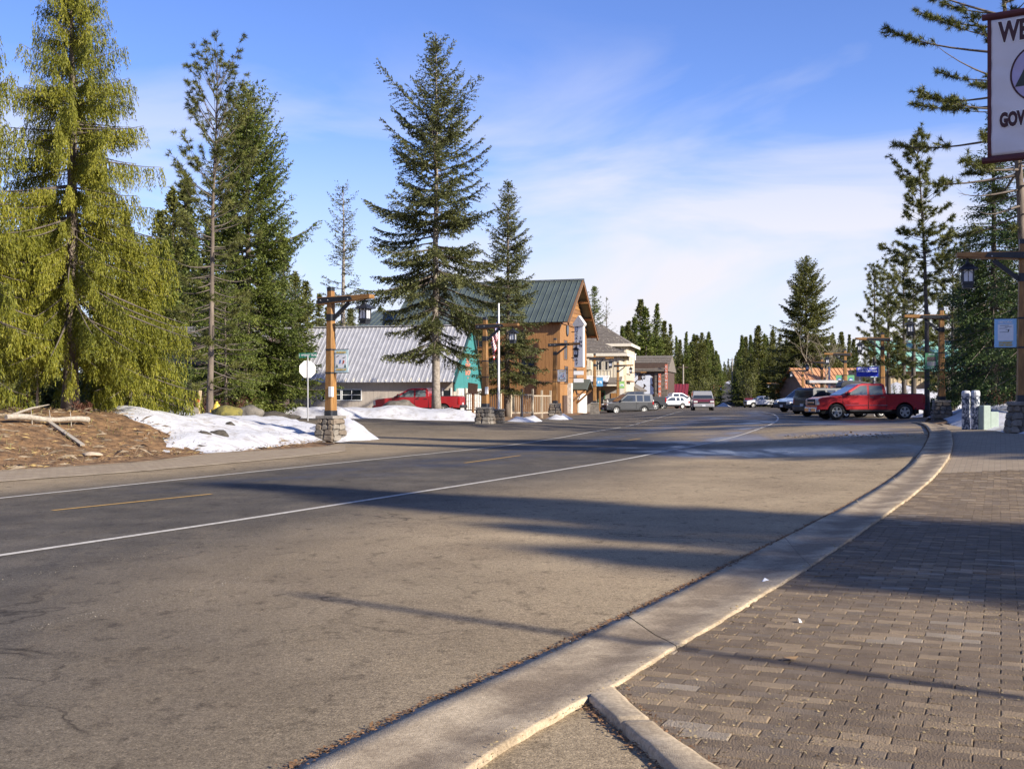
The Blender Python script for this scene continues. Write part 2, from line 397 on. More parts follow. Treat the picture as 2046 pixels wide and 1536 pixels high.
    rr = N.new('ShaderNodeMapRange'); Lk.new(wfac, rr.inputs[0]); rr.inputs[3].default_value = 0.88; rr.inputs[4].default_value = 0.24; Lk.new(rr.outputs[0], b.inputs['Roughness'])
    sp = N.new('ShaderNodeMapRange'); Lk.new(wfac, sp.inputs[0]); sp.inputs[3].default_value = 0.25; sp.inputs[4].default_value = 0.6; Lk.new(sp.outputs[0], b.inputs['Specular IOR Level'])
    bp = N.new('ShaderNodeBump'); bp.inputs['Distance'].default_value = 0.006
    bs = N.new('ShaderNodeMapRange'); Lk.new(wfac, bs.inputs[0]); bs.inputs[3].default_value = 0.7; bs.inputs[4].default_value = 0.08; Lk.new(bs.outputs[0], bp.inputs['Strength'])
    Lk.new(noise(120, 3), bp.inputs['Height']); Lk.new(bp.outputs[0], b.inputs['Normal'])
    return m
M_ASPH = asphalt_mat()
M_EARTH = mat('needle_litter_earth', (0.070, 0.036, 0.014), 0.95, scale=3.2, col2=(0.30, 0.165, 0.066), bump=1.0, bscale=22, contrast=(0.36, 0.66), world=True)
def concrete_mat():
    m = mat('gutter_concrete', (0.30, 0.232, 0.148), 0.9, scale=55, col2=(0.55, 0.44, 0.295), bump=0.35, bscale=170, contrast=(0.3, 0.7), world=True)
    N, Lk = m.node_tree.nodes, m.node_tree.links; b = N['Principled BSDF']; src = b.inputs['Base Color'].links[0].from_socket
    g = N.new('ShaderNodeNewGeometry'); n = N.new('ShaderNodeTexNoise'); n.inputs['Scale'].default_value = 1.7; n.inputs['Detail'].default_value = 8; n.inputs['Roughness'].default_value = .65; Lk.new(g.outputs['Position'], n.inputs['Vector'])
    at_ = N.new('ShaderNodeAttribute'); at_.attribute_name = 'damp'; ad = N.new('ShaderNodeMath'); ad.operation = 'MULTIPLY_ADD'; Lk.new(at_.outputs['Fac'], ad.inputs[0]); ad.inputs[1].default_value = .17; Lk.new(n.outputs['Fac'], ad.inputs[2])
    r = N.new('ShaderNodeValToRGB'); r.color_ramp.elements[0].position = .42; r.color_ramp.elements[0].color = (1.12, 1.1, 1.06, 1); r.color_ramp.elements[1].position = .68; r.color_ramp.elements[1].color = (.50, .46, .42, 1); Lk.new(ad.outputs[0], r.inputs[0])
    q = N.new('ShaderNodeMix'); q.data_type = 'RGBA'; q.blend_type = 'MULTIPLY'; q.inputs[0].default_value = 1; Lk.new(src, q.inputs[6]); Lk.new(r.outputs[0], q.inputs[7]); Lk.new(q.outputs[2], b.inputs['Base Color']); return m
M_CONC = concrete_mat()
M_PAINT_W = mat('white_road_paint', (0.36, 0.32, 0.26), 0.8, scale=14, col2=(0.58, 0.53, 0.44), contrast=(0.3, 0.6), world=True)
M_PAINT_Y = mat('yellow_road_paint', (0.38, 0.21, 0.05), 0.8, scale=9, col2=(0.52, 0.31, 0.08), contrast=(0.3, 0.6), world=True)
M_SNOW = mat('old_snow', (0.33, 0.29, 0.245), 0.65, scale=2.3, col2=(0.58, 0.57, 0.57), bump=1.0, bscale=9, contrast=(0.26, 0.52), world=True)
M_BED = mat('paver_joint_sand', (0.105, 0.080, 0.054), 0.95, var=0.35, scale=30, world=True)

# ground sheet, one piece out to the horizon
def ground():
    xs = list(np.concatenate([np.linspace(-900, -120, 14), np.linspace(-100, -32, 14), np.arange(-30, 4, 0.6), np.arange(4, 34, 1.2), np.linspace(36, 110, 20), np.linspace(130, 900, 18)]))
    ys = list(np.concatenate([np.linspace(-90, 4, 14), np.arange(5, 62, 0.7), np.linspace(63, 150, 50), np.linspace(155, 420, 44), np.linspace(450, 1400, 24)]))
    V = []
    for y in ys:
        for x in xs:
            d = vx(y) - x
            V.append((x, y, T(x, y) - (0.03 + 0.0012 * max(0, y)) * ss(0.6, -0.3, d) - (0.02 if d > 0 else 0)))
    n = len(xs); F = [(j*n+i, j*n+i+1, (j+1)*n+i+1, (j+1)*n+i) for j in range(len(ys)-1) for i in range(n-1)]
    o = link('ground', npmesh('ground', V, F, M_EARTH, smooth=True)); o['kind'] = 'structure'
ground()
# road, shoulders, side street and car park as one asphalt sheet
asph = [(-40, -14), (-15, -14), (-12.4, 5)] + [(vx(y) + 1.45, y) for y in (10, 15, 20, 25, 29)] + [(vx(33) + .9, 33), (vx(37) + .5, 37)] + \
       [(-5.1, 41.2), (-6.6, 44.5), (-9, 48), (-15, 52), (-24, 56), (-24, 61), (-13, 61), (-7, 60.4), (-4, 60.2), (-1.0, 60), (0.6, 66), (2.6, 76), (5.2, 95), (7.9, 112), (9.6, 122), (16, 150), (24, 185), (30, 215), (38, 238), (60, 238), (66, 225), (52, 190), (39, 152), (30.5, 111), (27.6, 92), (24.6, 74), (22.8, 66), (21.4, 59)]
asph += [tuple(p) for p in gpoly([(1838,846),(1860,855),(1885,866),(1890,880),(1880,905),(1845,950),(1790,1003),(1690,1075),(1580,1145),(1400,1255),(1290,1330),(1190,1388)])]
asph += [tuple(G(1250, 1440))[:2], tuple(G(1345, 1522))[:2], (0.9, 3.2), (1.2, 1.5), (1.2, -14)]
o = sheet('road', asph, 0.0, M_ASPH, step=0.55, growth=0.035, attrs={'dust': road_dust, 'wet': road_wet}); o['kind'] = 'structure'
road = o
# hill road climbing away through the forest
hc = [(at(1453, d).x, d) for d in (236, 250, 275, 300, 340, 400, 480, 580, 700, 820, 930)]
hc = [(at(lerp(1453, 1441, ss(330, 900, d)), d).x, d) for d in (233, 250, 275, 300, 340, 400, 480, 580, 700, 820, 930)]
o = ribbon('hill_road', hc, 6.4, 0.10, mat('hill_asphalt', (0.045, 0.040, 0.036), 0.95, scale=0.3, col2=(0.085, 0.077, 0.070), spec=0.1, world=True)); o['kind'] = 'structure'
# painted markings
for nm, pl, w in (('road_edge_line', nearw, 0.10), ('road_edge_line', farw, 0.09)):
    o = ribbon(nm, pl, w, 0.006, M_PAINT_W); o['kind'] = 'structure'
for a, b in (((105,1020),(423,987)), ((928,925),(1040,910)), ((1240,882),(1280,876)), ((1418,843.5),(1430,841.2))):
    pa, pb = G(*a), G(*b); o = ribbon('centre_line_dash', [pa[:2], [(pa[0]+pb[0])/2, (pa[1]+pb[1])/2], pb[:2]], 0.075, 0.006, M_PAINT_Y); o['kind'] = 'structure'
for a, b in (((1330,934),(1418,933)), ((1620,851),(1700,852.5))):
    pass
# rolled concrete gutter along the pavement
def gutter():
    V = []; F = []
    def resample(P, n):
        P = [Vector(p) for p in P]; L = [0]
        for i in range(1, len(P)): L.append(L[-1] + (P[i] - P[i-1]).length)
        out = []
        for k in range(n):
            t = L[-1] * k / (n - 1); i = 1
            while i < len(P) - 1 and L[i] < t: i += 1
            out.append(P[i-1].lerp(P[i], (t - L[i-1]) / max(1e-6, L[i] - L[i-1])))
        return out
    n = 320; A = resample(seam, n); B = resample(rim, n)
    prof = [(-0.02, -0.03), (0.0, 0.010), (0.2, 0.008), (0.5, 0.002), (0.62, 0.002), (0.8, 0.018), (0.97, 0.026), (1.0, 0.024), (1.004, -0.03)]
    prof = [(t, max(h, 0.006) if 0 < t < 1 else h) for t, h in prof]
    for i in range(n):
        wob = 0.012 * mnoise.noise((A[i].x * 3, A[i].y * 3, 0))
        for t, h in prof:
            chip = 0.016 * mnoise.noise((B[i].x * 9, B[i].y * 9, 3)) + 0.01 * mnoise.noise((B[i].x * 25, B[i].y * 25, 6)); p = A[i].lerp(B[i], t + (wob if t <= 0 else chip if t > .96 else 0)); V.append((p.x, p.y, T(p.x, p.y) + h + 0.006 + (0.0022 * min(20, max(0, p.y - 10)) if h > -0.02 else 0)))
    k = len(prof); root = bpy.data.objects.new('kerb_gutter', None); COL.objects.link(root); root['kind'] = 'structure'; sec = 26; dprof = [0, 0, .3, .8, 1, .7, .1, 0, 0]
    for s0 in range(0, n - 1, sec):      # cast sections with open joints between them
        s1 = min(n - 1, s0 + sec); rows = []
        for i in range(s0, s1 + 1):
            row = [Vector(V[i*k+j]) for j in range(k)]
            if i == s0 and s0: row = [a.lerp(Vector(V[(i+1)*k+j]), .04) for j, a in enumerate(row)]
            if i == s1 and s1 < n - 1: row = [a.lerp(Vector(V[(i-1)*k+j]), .04) for j, a in enumerate(row)]
            rows.append(row)
        Vs = [tuple(p) for row in rows for p in row]; m_ = len(rows); F = [(i*k+j, i*k+j+1, (i+1)*k+j+1, (i+1)*k+j) for i in range(m_-1) for j in range(k-1)]
        me = npmesh('gutter_section', Vs, F, M_CONC, smooth=True); a_ = me.attributes.new('damp', 'FLOAT', 'POINT'); a_.data.foreach_set('value', [d for _ in rows for d in dprof])
        link('gutter_section', me, root)
    lk_ = [A[i].lerp(B[i], .5) for i in range(n)]
    V2 = [(p.x, p.y, T(p.x, p.y) + .0025 + .0012 * min(20, max(0, p.y - 10))) for i in range(n) for p in (A[i].lerp(B[i], -.02), A[i].lerp(B[i], 1.0))]
    link('joint_dirt', npmesh('joint_dirt', V2, [(2*i, 2*i+1, 2*i+3, 2*i+2) for i in range(n-1)], M_BED), root)
    return A, B
seamR, rimR = gutter()
# kerb return beside the driveway at the bottom
kl = gpoly([(1176,1408),(1200,1430),(1238,1462),(1285,1500),(1345,1560),(1430,1650)]); kr = gpoly([(1226,1384),(1262,1420),(1305,1458),(1365,1502),(1440,1552),(1560,1640)])
def subdiv(P, m):
    P = [Vector(p) for p in P]; out = []
    for a, b in zip(P[:-1], P[1:]): out += [a.lerp(b, t / m) for t in range(m)]
    return out + [P[-1]]
V = []; F = []; kls, krs = subdiv(kl, 9), subdiv(kr, 9)
for i, (a, b) in enumerate(zip(kls, krs)):
    c_ = mnoise.noise((a.x * 11, a.y * 11, 2)); a = a.lerp(b, .04 * c_); b = b.lerp(a, .03 * mnoise.noise((b.x * 13, b.y * 13, 5)))
    for t, h in ((0, -0.05), (0.03, 0.035), (0.14, 0.048), (0.85, 0.042), (1, 0.034), (1.0, -0.05)):
        p = a.lerp(b, t); V.append((p.x, p.y, T(p.x, p.y) + h + .006 * mnoise.noise((p.x * 9, p.y * 9, 1)) - (.02 if i in (17, 40) and h > 0 else 0)))
F = [(i*6+j, i*6+j+1, (i+1)*6+j+1, (i+1)*6+j) for i in range(len(kls)-1) for j in range(5)]
o = link('kerb_return', npmesh('kerb_return', V, F, M_CONC, smooth=False)); o['kind'] = 'structure'
# brick pavement
pave = [tuple(p) for p in gpoly([(1440,1552),(1365,1502),(1305,1458),(1262,1420),(1228,1384)])] + [tuple(p) for p in rim[7:19]]
snow_edge = gpoly([(1916,853),(1935,857),(1990,861),(2012,866),(2060,868),(2200,874)])
pave += [tuple(p) for p in gpoly([(1880,846.5)])] + [tuple(p) for p in snow_edge]
pave += [(13.5, 22), (10, 14), (7.2, 7), (4.2, 2.2), (2.0, 2.2)]
def paver_mat(name, a, b):
    return mat(name, a, 0.85, scale=5, col2=b, bump=0.8, bscale=120, contrast=(0.3, 0.7), world=True)
M_BR = [paver_mat('paver_brown', (0.122, 0.083, 0.047), (0.200, 0.140, 0.082)), paver_mat('paver_taupe', (0.146, 0.101, 0.058), (0.232, 0.165, 0.098)),
        paver_mat('paver_grey', (0.142, 0.102, 0.064), (0.220, 0.162, 0.104)), paver_mat('paver_tan', (0.215, 0.150, 0.082), (0.32, 0.23, 0.135)), paver_mat('paver_pale', (0.245, 0.19, 0.125), (0.34, 0.27, 0.19))]
def pave_far_mat():
    m = bpy.data.materials.new('paver_far'); m.use_nodes = True; N, Lk = m.node_tree.nodes, m.node_tree.links; b = N['Principled BSDF']
    g = N.new('ShaderNodeNewGeometry'); q = N.new('ShaderNodeMapping'); q.vector_type = 'TEXTURE'; q.inputs['Rotation'].default_value = (0, 0, R(-23)); Lk.new(g.outputs['Position'], q.inputs[0])
    bt = N.new('ShaderNodeTexBrick'); bt.inputs['Scale'].default_value = 1.0; bt.inputs['Brick Width'].default_value = 0.204; bt.inputs['Row Height'].default_value = 0.104
    bt.inputs['Mortar Size'].default_value = 0.006; bt.inputs['Color1'].default_value = (0.26, 0.19, 0.115, 1); bt.inputs['Color2'].default_value = (0.34, 0.26, 0.165, 1); bt.inputs['Mortar'].default_value = (0.17, 0.128, 0.08, 1)
    Lk.new(q.outputs[0], bt.inputs['Vector']); Lk.new(bt.outputs['Color'], b.inputs['Base Color']); b.inputs['Roughness'].default_value = 0.9
    return m
M_PFAR = pave_far_mat()
pv = sheet('brick_pavement', pave, 0.0065, M_BED, step=0.5, growth=0.03); pv['kind'] = 'structure'
fi = [p for p in pave if p[1] > 21]
far_clip = [(interp(20.5, [p[1] for p in rim[7:19]], [p[0] for p in rim[7:19]]) + 0.02, 20.5)] + [tuple(p) for p in rim[7:19] if p[1] > 20.5] + [tuple(p) for p in gpoly([(1880,846.5)])] + [tuple(p) for p in snow_edge] + [(12.6, 20.5)]
o = sheet('brick_paving_beyond', far_clip, 0.012, M_PFAR, step=0.6, growth=0.03, parent=pv); o['kind'] = 'stuff'
def bricks():
    th = R(-23); u = Vector((math.cos(th), math.sin(th))); w = Vector((-math.sin(th), math.cos(th)))
    PL, PW = 0.204, 0.104; rnd = random.Random(3); out = []
    for j in range(-60, 260):
        for i in range(-40, 90):
            c = u * ((i + (0.5 if j % 2 else 0)) * PL) + w * (j * PW)
            if not (2.4 < c.y < 20.6): continue
            if c.x / c.y > 0.445 + 1.4 / c.y: continue
            cut = 1.0
            if not inside(c.x, c.y, pave):
                if min(pdist(c.x, c.y, rim[6:19], False), pdist(c.x, c.y, kr, False)) > 0.075: continue
                cut = 0.99
            out.append((c.x, c.y, cut))
    out.sort(key=lambda p: p[1])
    hx, hy, tz, bz, ch = 0.1006, 0.0510, 0.016, -0.02, 0.0045
    tv = [(-hx,-hy,bz),(hx,-hy,bz),(hx,hy,bz),(-hx,hy,bz),(-hx,-hy,tz-ch),(hx,-hy,tz-ch),(hx,hy,tz-ch),(-hx,hy,tz-ch),(-hx+ch,-hy+ch,tz),(hx-ch,-hy+ch,tz),(hx-ch,hy-ch,tz),(-hx+ch,hy-ch,tz)]
    tf = [(0,1,5,4),(1,2,6,5),(2,3,7,6),(3,0,4,7),(4,5,9,8),(5,6,10,9),(6,7,11,10),(7,4,8,11),(8,9,10,11)]
    base = []
    for m in M_BR:
        me = bpy.data.meshes.new('brick'); me.from_pydata(tv, [], tf); me.materials.append(m); base.append(me)
    V = []; F = []; MI = []; cnt = 0
    inview = lambda x, y: abs(x / y) < 0.4449 and y > 4.3
    for x, y, cut in out:
        nn = mnoise.noise((x * 0.8, y * 0.8, 4)); r = rnd.random() + nn * 0.35
        k = 0 if r < 0.34 else 1 if r < 0.62 else 2 if r < 0.80 else 3 if r < 1.02 else 4
        z = T(x, y) + rnd.uniform(-0.002, 0.003); rx, ry = rnd.gauss(0, 0.010), rnd.gauss(0, 0.010)
        if cnt < 300 and inview(x, y) and cut == 1.0:
            b = link('brick', base[k], pv); b.location = (x, y, z); b.rotation_euler = (rx, ry, th + rnd.gauss(0, .012)); cnt += 1
        else:
            Mx = Matrix.Translation((x, y, z)) @ Matrix.Rotation(th + rnd.gauss(0, .012), 4, 'Z') @ Matrix.Rotation(rx, 4, 'X') @ Matrix.Rotation(ry, 4, 'Y') @ Matrix.Diagonal((cut, 1, 1, 1))
            o = len(V); V += [tuple(Mx @ Vector(p)) for p in tv]; F += [tuple(i + o for i in f) for f in tf]; MI += [k] * len(tf)
    me = bpy.data.meshes.new('brick_field'); me.from_pydata(V, [], F)
    for m in M_BR: me.materials.append(m)
    me.polygons.foreach_set('material_index', MI); me.update()
    o = link('brick_field', me, pv); o['kind'] = 'stuff'
bricks()
# paver strip and kerb on the far side of the road
lk = gpoly([(-200,981),(0,962),(293,940),(586,913),(690,901)]); lv = gpoly([(-200,957),(0,941),(293,922.5),(440,905),(600,896),(690,889)])
o = sheet('far_paver_strip', [tuple(p) for p in lk] + [tuple(p) for p in reversed(lv)], 0.007, M_PFAR, step=0.5, growth=0.02); o['kind'] = 'structure'
o = ribbon('far_kerb', lk, 0.22, 0.012, M_CONC); o['kind'] = 'structure'
o = ribbon('far_kerb', lv, 0.10, 0.014, M_CONC); o['kind'] = 'structure'

# ------------------------------------------------------------------ snow
def snow(name, poly, t, w=0.5, rough=0.07, step=0.19, growth=0.025, en=0.18):
    def bulge(x, y, d):
        return -0.03 + (t + 0.03) * ss(0, w, d) * (1 + 0.45 * mnoise.noise((x * 0.7, y * 0.7, 8))) + rough * ss(0, w, d) * (1.6 * mnoise.noise((x * 1.9, y * 1.1, 2)) + 0.8 * mnoise.noise((x * 4.3, y * 3.3, 2)) + .45 * mnoise.noise((x * 9, y * 7, 2)))
    o = sheet(name, poly, 0.0, M_SNOW, step=step, growth=growth, bulge=bulge, edge_noise=en); o['kind'] = 'structure'; return o
front = gpoly([(268,839),(300,848),(338,866),(330,882),(318,901),(345,903),(372,893),(400,903),(470,899),(530,893),(590,886),(640,881),(690,878),(732,874)])
snow('snow_bank', [tuple(p) for p in front] + [(-5.3, 41.5), (-6.9, 44.6), (-9.4, 48.2), (-15, 52), (-24, 55), (-26, 47), (-20, 44), (-15.5, 39)], 0.16, 0.7)
snow('snow_heap', [(-5.75, 37.6), (-4.7, 38.4), (-4.55, 40.2), (-5.1, 42.5), (-7.2, 44), (-7.6, 41), (-6.6, 39.3)], 0.62, 0.95, rough=0.12, en=0.12)
snow('snow_verge', [(-0.9, 60.5), (-1.4, 63), (-2.6, 66), (-6, 67.5), (-12, 66.5), (-22, 67), (-23, 61.5), (-13, 61.6), (-7.5, 61.2), (-4, 60.8)], 0.50, 1.2, rough=0.10)
snow('snow_yard', [(-7.5, 69), (-8, 80), (-9, 86.5), (-19, 89), (-22, 80), (-20, 70), (-14, 69.5)], 0.26, 2.0, rough=0.12, step=0.5)
snow('snow_patch', [(-0.3, 60), (1.2, 61), (1.8, 65), (0.8, 66), (-.2, 63)], 0.22, 0.5)
snow('snow_patch', [(2.2, 71), (3.2, 72), (4.2, 76), (3.2, 78), (2.2, 75)], 0.22, 0.5)
right_front = gpoly([(1846,834),(1872,834),(1890,836),(1902,848),(1920,855),(1950,859),(1995,861),(2018,866),(2060,868),(2200,874)])
snow('snow_bank', [tuple(p) for p in right_front] + [(30, 27), (34, 40), (34, 62), (24.2, 72), (22.8, 62)], 0.13, 0.6, rough=0.06)
snow('snow_berm', [(23.6, 84), (26.5, 81), (31.5, 80), (35.5, 82), (35, 88), (28, 90)], 1.7, 2.4, rough=0.2, step=0.6)
snow('snow_heap', [(at(1428, 218).x, 218), (at(1460, 216).x, 216), (at(1464, 224).x, 224), (at(1430, 226).x, 226)], 1.0, 2.2, step=0.25, growth=0.004)
snow('snow_heap', [(at(1474, 214).x, 214), (at(1497, 214).x, 214), (at(1499, 224).x, 224), (at(1476, 226).x, 226)], 1.3, 2.2, step=0.25, growth=0.004)
for sgn, a, b in ((-1, 3.6, 10), (1, 3.6, 9)):
    L_ = [(hx_ + sgn * a, d) for hx_, d in hc]; R_ = [(hx_ + sgn * (b + 3 * mnoise.noise((d * .02, sgn, 1))), d) for hx_, d in hc]
    def bl(x, y, d, s=sgn): return 0.1 + 1.3 * ss(0, 2.5, d) * (1 + 0.6 * mnoise.noise((x * .12, y * .05, 3)))
    o = sheet('snow_roadside', L_ + R_[::-1], 0, M_SNOW, step=0.8, growth=0.012, bulge=bl); o['kind'] = 'structure'
# ================================================================== TREES
M_BARK = mat('grey_brown_bark', (0.070, 0.052, 0.040), 0.9, scale=5, stretch=(1, 1, 0.25), col2=(0.21, 0.165, 0.125), bump=1.0, bscale=14, contrast=(0.3, 0.7))
M_BARK_D = mat('dark_bark', (0.035, 0.028, 0.023), 0.9, scale=5, stretch=(1, 1, 0.25), col2=(0.12, 0.098, 0.08), bump=1.0, bscale=14, contrast=(0.3, 0.7))
M_BARK_P = mat('pale_spruce_bark', (0.13, 0.105, 0.085), 0.9, scale=7, col2=(0.34, 0.29, 0.235), bump=0.8, bscale=16, contrast=(0.3, 0.65))
M_TWIG = mat('bare_twig', (0.12, 0.095, 0.075), 0.9, var=0.3, scale=3)
LF = {'spruce': leaf_mat('spruce_needles', (0.045, 0.053, 0.016), (0.108, 0.116, 0.036), (0.190, 0.190, 0.072)),
      'fir': leaf_mat('fir_needles', (0.042, 0.062, 0.011), (0.106, 0.134, 0.024), (0.205, 0.220, 0.048)),
      'dark': leaf_mat('hemlock_needles', (0.020, 0.038, 0.011), (0.050, 0.084, 0.022), (0.105, 0.145, 0.040)),
      'cedar': leaf_mat('cedar_sprays', (0.066, 0.080, 0.008), (0.205, 0.208, 0.022), (0.37, 0.335, 0.040), 0.40),
      'pine': leaf_mat('pine_needles', (0.050, 0.058, 0.012), (0.115, 0.122, 0.026), (0.200, 0.195, 0.050)),
      'olive': leaf_mat('forest_needles', (0.044, 0.052, 0.012), (0.115, 0.122, 0.028), (0.200, 0.195, 0.052)),
      'shrub': leaf_mat('shrub_leaves', (0.03, 0.05, 0.012), (0.065, 0.088, 0.02), (0.12, 0.13, 0.035)),
      'russet': leaf_mat('russet_twigs', (0.055, 0.022, 0.014), (0.11, 0.045, 0.028), (0.17, 0.085, 0.05))}
def unit(a): return a / np.maximum(1e-9, np.linalg.norm(a, axis=-1, keepdims=True))
def sprigs(P, D, Nn, ln, wd):
    """rhombic needle sprays: base points, directions, normals, lengths, widths"""
    S = unit(np.cross(D, Nn)); ln = ln[:, None]; wd = wd[:, None]
    V = np.stack([P - D * ln * 0.08, P + D * ln * 0.42 + S * wd * 0.5, P + D * ln, P + D * ln * 0.42 - S * wd * 0.5], 1).reshape(-1, 3)
    F = np.arange(len(P) * 4).reshape(-1, 4)
    return V, F
def needles(P, D, Nn, ln, wd):
    """single slim triangles, one per needle spray"""
    S = unit(np.cross(D, Nn)); ln = ln[:, None]; wd = wd[:, None]
    V = np.stack([P - S * wd * 0.5, P + S * wd * 0.5, P + D * ln], 1).reshape(-1, 3)
    return V, np.arange(len(P) * 3).reshape(-1, 3)
def conifer(seed, H, Rm, kind, base=0.08, shape=0.75, nb=6.0, gap=0.42, droop=0.25, up=0.12, lat=0.20, sp=0.12, sl=0.16, sw=0.05, trunk_r=None, sparse=0.0, dead=0.0, lean=(0, 0), hang=0.0, tuft=False, side=None, irr=0.25, bark=None, fine=1.35):
    """returns (wood mesh, crown mesh). H height, Rm largest crown radius."""
    rg = np.random.default_rng(seed); tr = trunk_r or H * 0.013
    if tuft: sp, sw = sp * fine, sw * 1.6 / fine
    else: sl, sw, sp = sl / fine, sw * 1.25 / fine, sp / fine ** 1.9
    mb = MB(); nseg = 14; wob = rg.normal(0, 0.012 * H ** 0.5, (nseg + 1, 2)).cumsum(0) * 0.35
    def axis(t):
        i = min(nseg - 1, int(t * nseg)); f = t * nseg - i
        q = wob[i] * (1 - f) + wob[i + 1] * f
        return np.array([q[0] + lean[0] * t * t * H, q[1] + lean[1] * t * t * H, t * H])
    ts = np.linspace(0, 1, nseg + 1)
    mb.tube([axis(t) - (np.array([0, 0, .25]) if t == 0 else 0) for t in ts], [tr * ((1 - t) ** 0.85 * 0.96 + 0.02) * (1.35 if i == 0 else 1.0) for i, t in enumerate(ts)], 10)
    VV, FF, TT = [], [], []; off = 0
    def emit(P, D, Nn, ln, wd, tint):
        nonlocal off
        V, F = needles(P, D, Nn, ln, wd); VV.append(V); FF.append(F + off); TT.append(tint); off += len(V)
    z = H * base
    while z < H * 0.985:
        t = z / H; k = rg.poisson(nb * (0.55 + 0.45 * (1 - t))) + 1
        a0 = rg.uniform(0, 2 * math.pi)
        for b in range(k):
            if rg.random() < sparse: continue
            az = a0 + b * 2 * math.pi / k + rg.normal(0, 0.35); zz = min(H * 0.99, z + rg.uniform(-gap, gap) * 0.5); tt = zz / H
            env = ((1 - tt) ** shape) if tt > base + 0.12 else ((1 - tt) ** shape) * (0.55 + 0.45 * (tt - base) / 0.12)
            L = max(0.18, Rm * env * (1 + rg.normal(0, irr)))
            if L > Rm * 1.25: L = Rm * 1.25
            if side is not None: L *= 1 + side[2] * (math.cos(az) * side[0] + math.sin(az) * side[1])
            hd = np.array([math.cos(az), math.sin(az), 0]); p0 = axis(tt)
            lowness = 1 - tt
            ang = lerp(0.75, -0.12, min(1, lowness * 1.6)) * (up / 0.12) - droop * lowness * 0.55      # start slope
            n = max(4, int(L / 0.28)); s = np.linspace(0, 1, n)
            zc = L * (ang * s - droop * lowness * s ** 1.6 * 0.75 + up * s ** 3 * 1.3)
            curve = p0 + hd * (L * s)[:, None] + np.array([0, 0, 1.0]) * zc[:, None]
            bend = rg.normal(0, 0.06) * L; sd = np.array([-hd[1], hd[0], 0]); curve = curve + sd * (bend * s ** 2)[:, None]
            is_dead = rg.random() < dead * (1 - ss(0.2, 0.75, tt))
            step = max(1, n // 5); idx = sorted(set(list(range(0, n, step)) + [n - 1]))
            r0 = min(tr * 0.42, 0.012 * L + 0.008)
            mb.tube([curve[i] for i in idx], [r0 * (1 - 0.85 * i / (n - 1)) for i in idx], 4, 1, cap=False)
            btint = rg.normal(0, 0.10)
            if is_dead:
                for q in range(int(L / 0.3)):
                    f = rg.uniform(0.25, 1); i = int(f * (n - 1)); dd = hd * rg.uniform(.2, .9) + sd * rg.choice([-1, 1]) * rg.uniform(.4, 1) + np.array([0, 0, rg.normal(-.15, .3)])
                    mb.tube([curve[i], curve[i] + dd * rg.uniform(.12, .4)], [0.006, 0.002], 3, 1, cap=False)
                continue
            tang = unit(np.gradient(curve, axis=0))
            if tuft:            # pine: bottle-brush tufts towards the ends of forked twigs
                m = max(3, int(L / lat)); f = rg.uniform(0.38, 1.0, m) ** 0.7; f[0] = 1.0
                pc = np.stack([np.interp(f, s, curve[:, c]) for c in range(3)], 1)
                od = unit(hd * 0.8 + sd * rg.normal(0, .8, m)[:, None] + np.array([0, 0, 1.0]) * rg.normal(.35, .3, m)[:, None])
                tl = rg.uniform(0.10, 0.42, m) * (0.4 + 0.6 * L / Rm); tl[0] = .08; tip = pc + od * tl[:, None]
                for a_, b_ in zip(pc, tip): mb.tube([a_, b_], [0.008, 0.004], 3, 1, cap=False)
                q = max(8, int(sp)); Pq = np.repeat(tip, q, 0); c_ = np.repeat(od, q, 0)
                Dq = unit(rg.normal(0, 1, (m * q, 3)) + c_ * 0.9); back = rg.uniform(0, 0.16, m * q)[:, None]
                Pq = Pq - c_ * back
                emit(Pq, Dq, rg.normal(0, 1, (m * q, 3)), sl * rg.uniform(.7, 1.2, m * q), np.full(m * q, sw), np.clip(0.5 + btint + np.repeat(rg.normal(0, .13, m), q) + rg.normal(0, .12, m * q), 0, 1))
                continue
            # laterals on both sides of the branch, in its plane
            m = max(3, int(L / lat)); f = np.linspace(0.10 if L < 1.2 else 0.22, 1.0, m); f = np.concatenate([f, f])
            sg = np.concatenate([np.ones(m), -np.ones(m)]); f = np.clip(f + rg.normal(0, .02, 2 * m), 0.05, 1)
            pc = np.stack([np.interp(f, s, curve[:, c]) for c in range(3)], 1)
            td = np.stack([np.interp(f, s, tang[:, c]) for c in range(3)], 1)
            ll = (0.36 * L * (1 - f) ** 0.8 + 0.14 + 0.10 * rg.random(2 * m)) * (0.75 + 0.4 * rg.random(2 * m)); ll = np.minimum(ll, 1.05)
            if hang > 0:        # weeping sprays hanging from the branch
                ld = unit(td * 0.25 + sd * (sg * rg.uniform(.05, .45, 2 * m))[:, None] + np.array([0, 0, -1.0]) * (0.75 + 0.5 * hang))
                ll = rg.uniform(0.25, 1.0, 2 * m) * hang * (0.35 + 0.65 * min(1, L / Rm)) + 0.12
            else:
                ld = unit(td * rg.uniform(.65, 1.0, 2 * m)[:, None] + sd * (sg * rg.uniform(.6, 1.0, 2 * m))[:, None] + np.array([0, 0, 1.0]) * (rg.normal(-droop * 0.9, .18, 2 * m))[:, None])
            ns = np.maximum(2, (ll / sp).astype(int)); tot = ns.sum(); rep = np.repeat(np.arange(2 * m), ns)
            u = np.concatenate([np.linspace(0.05, 1, q) for q in ns])
            sag = np.zeros((tot, 3)); sag[:, 2] = -(0.18 if hang == 0 else 0.02) * (u ** 2) * ll[rep]
            P = pc[rep] + ld[rep] * (ll[rep] * u)[:, None] + sag + rg.normal(0, 0.022, (tot, 3))
            spread = 0.55 if hang == 0 else 0.30
            Dn = unit(ld[rep] + rg.normal(0, spread, (tot, 3)) + np.array([0, 0, 0.12 if hang == 0 else -0.35]))
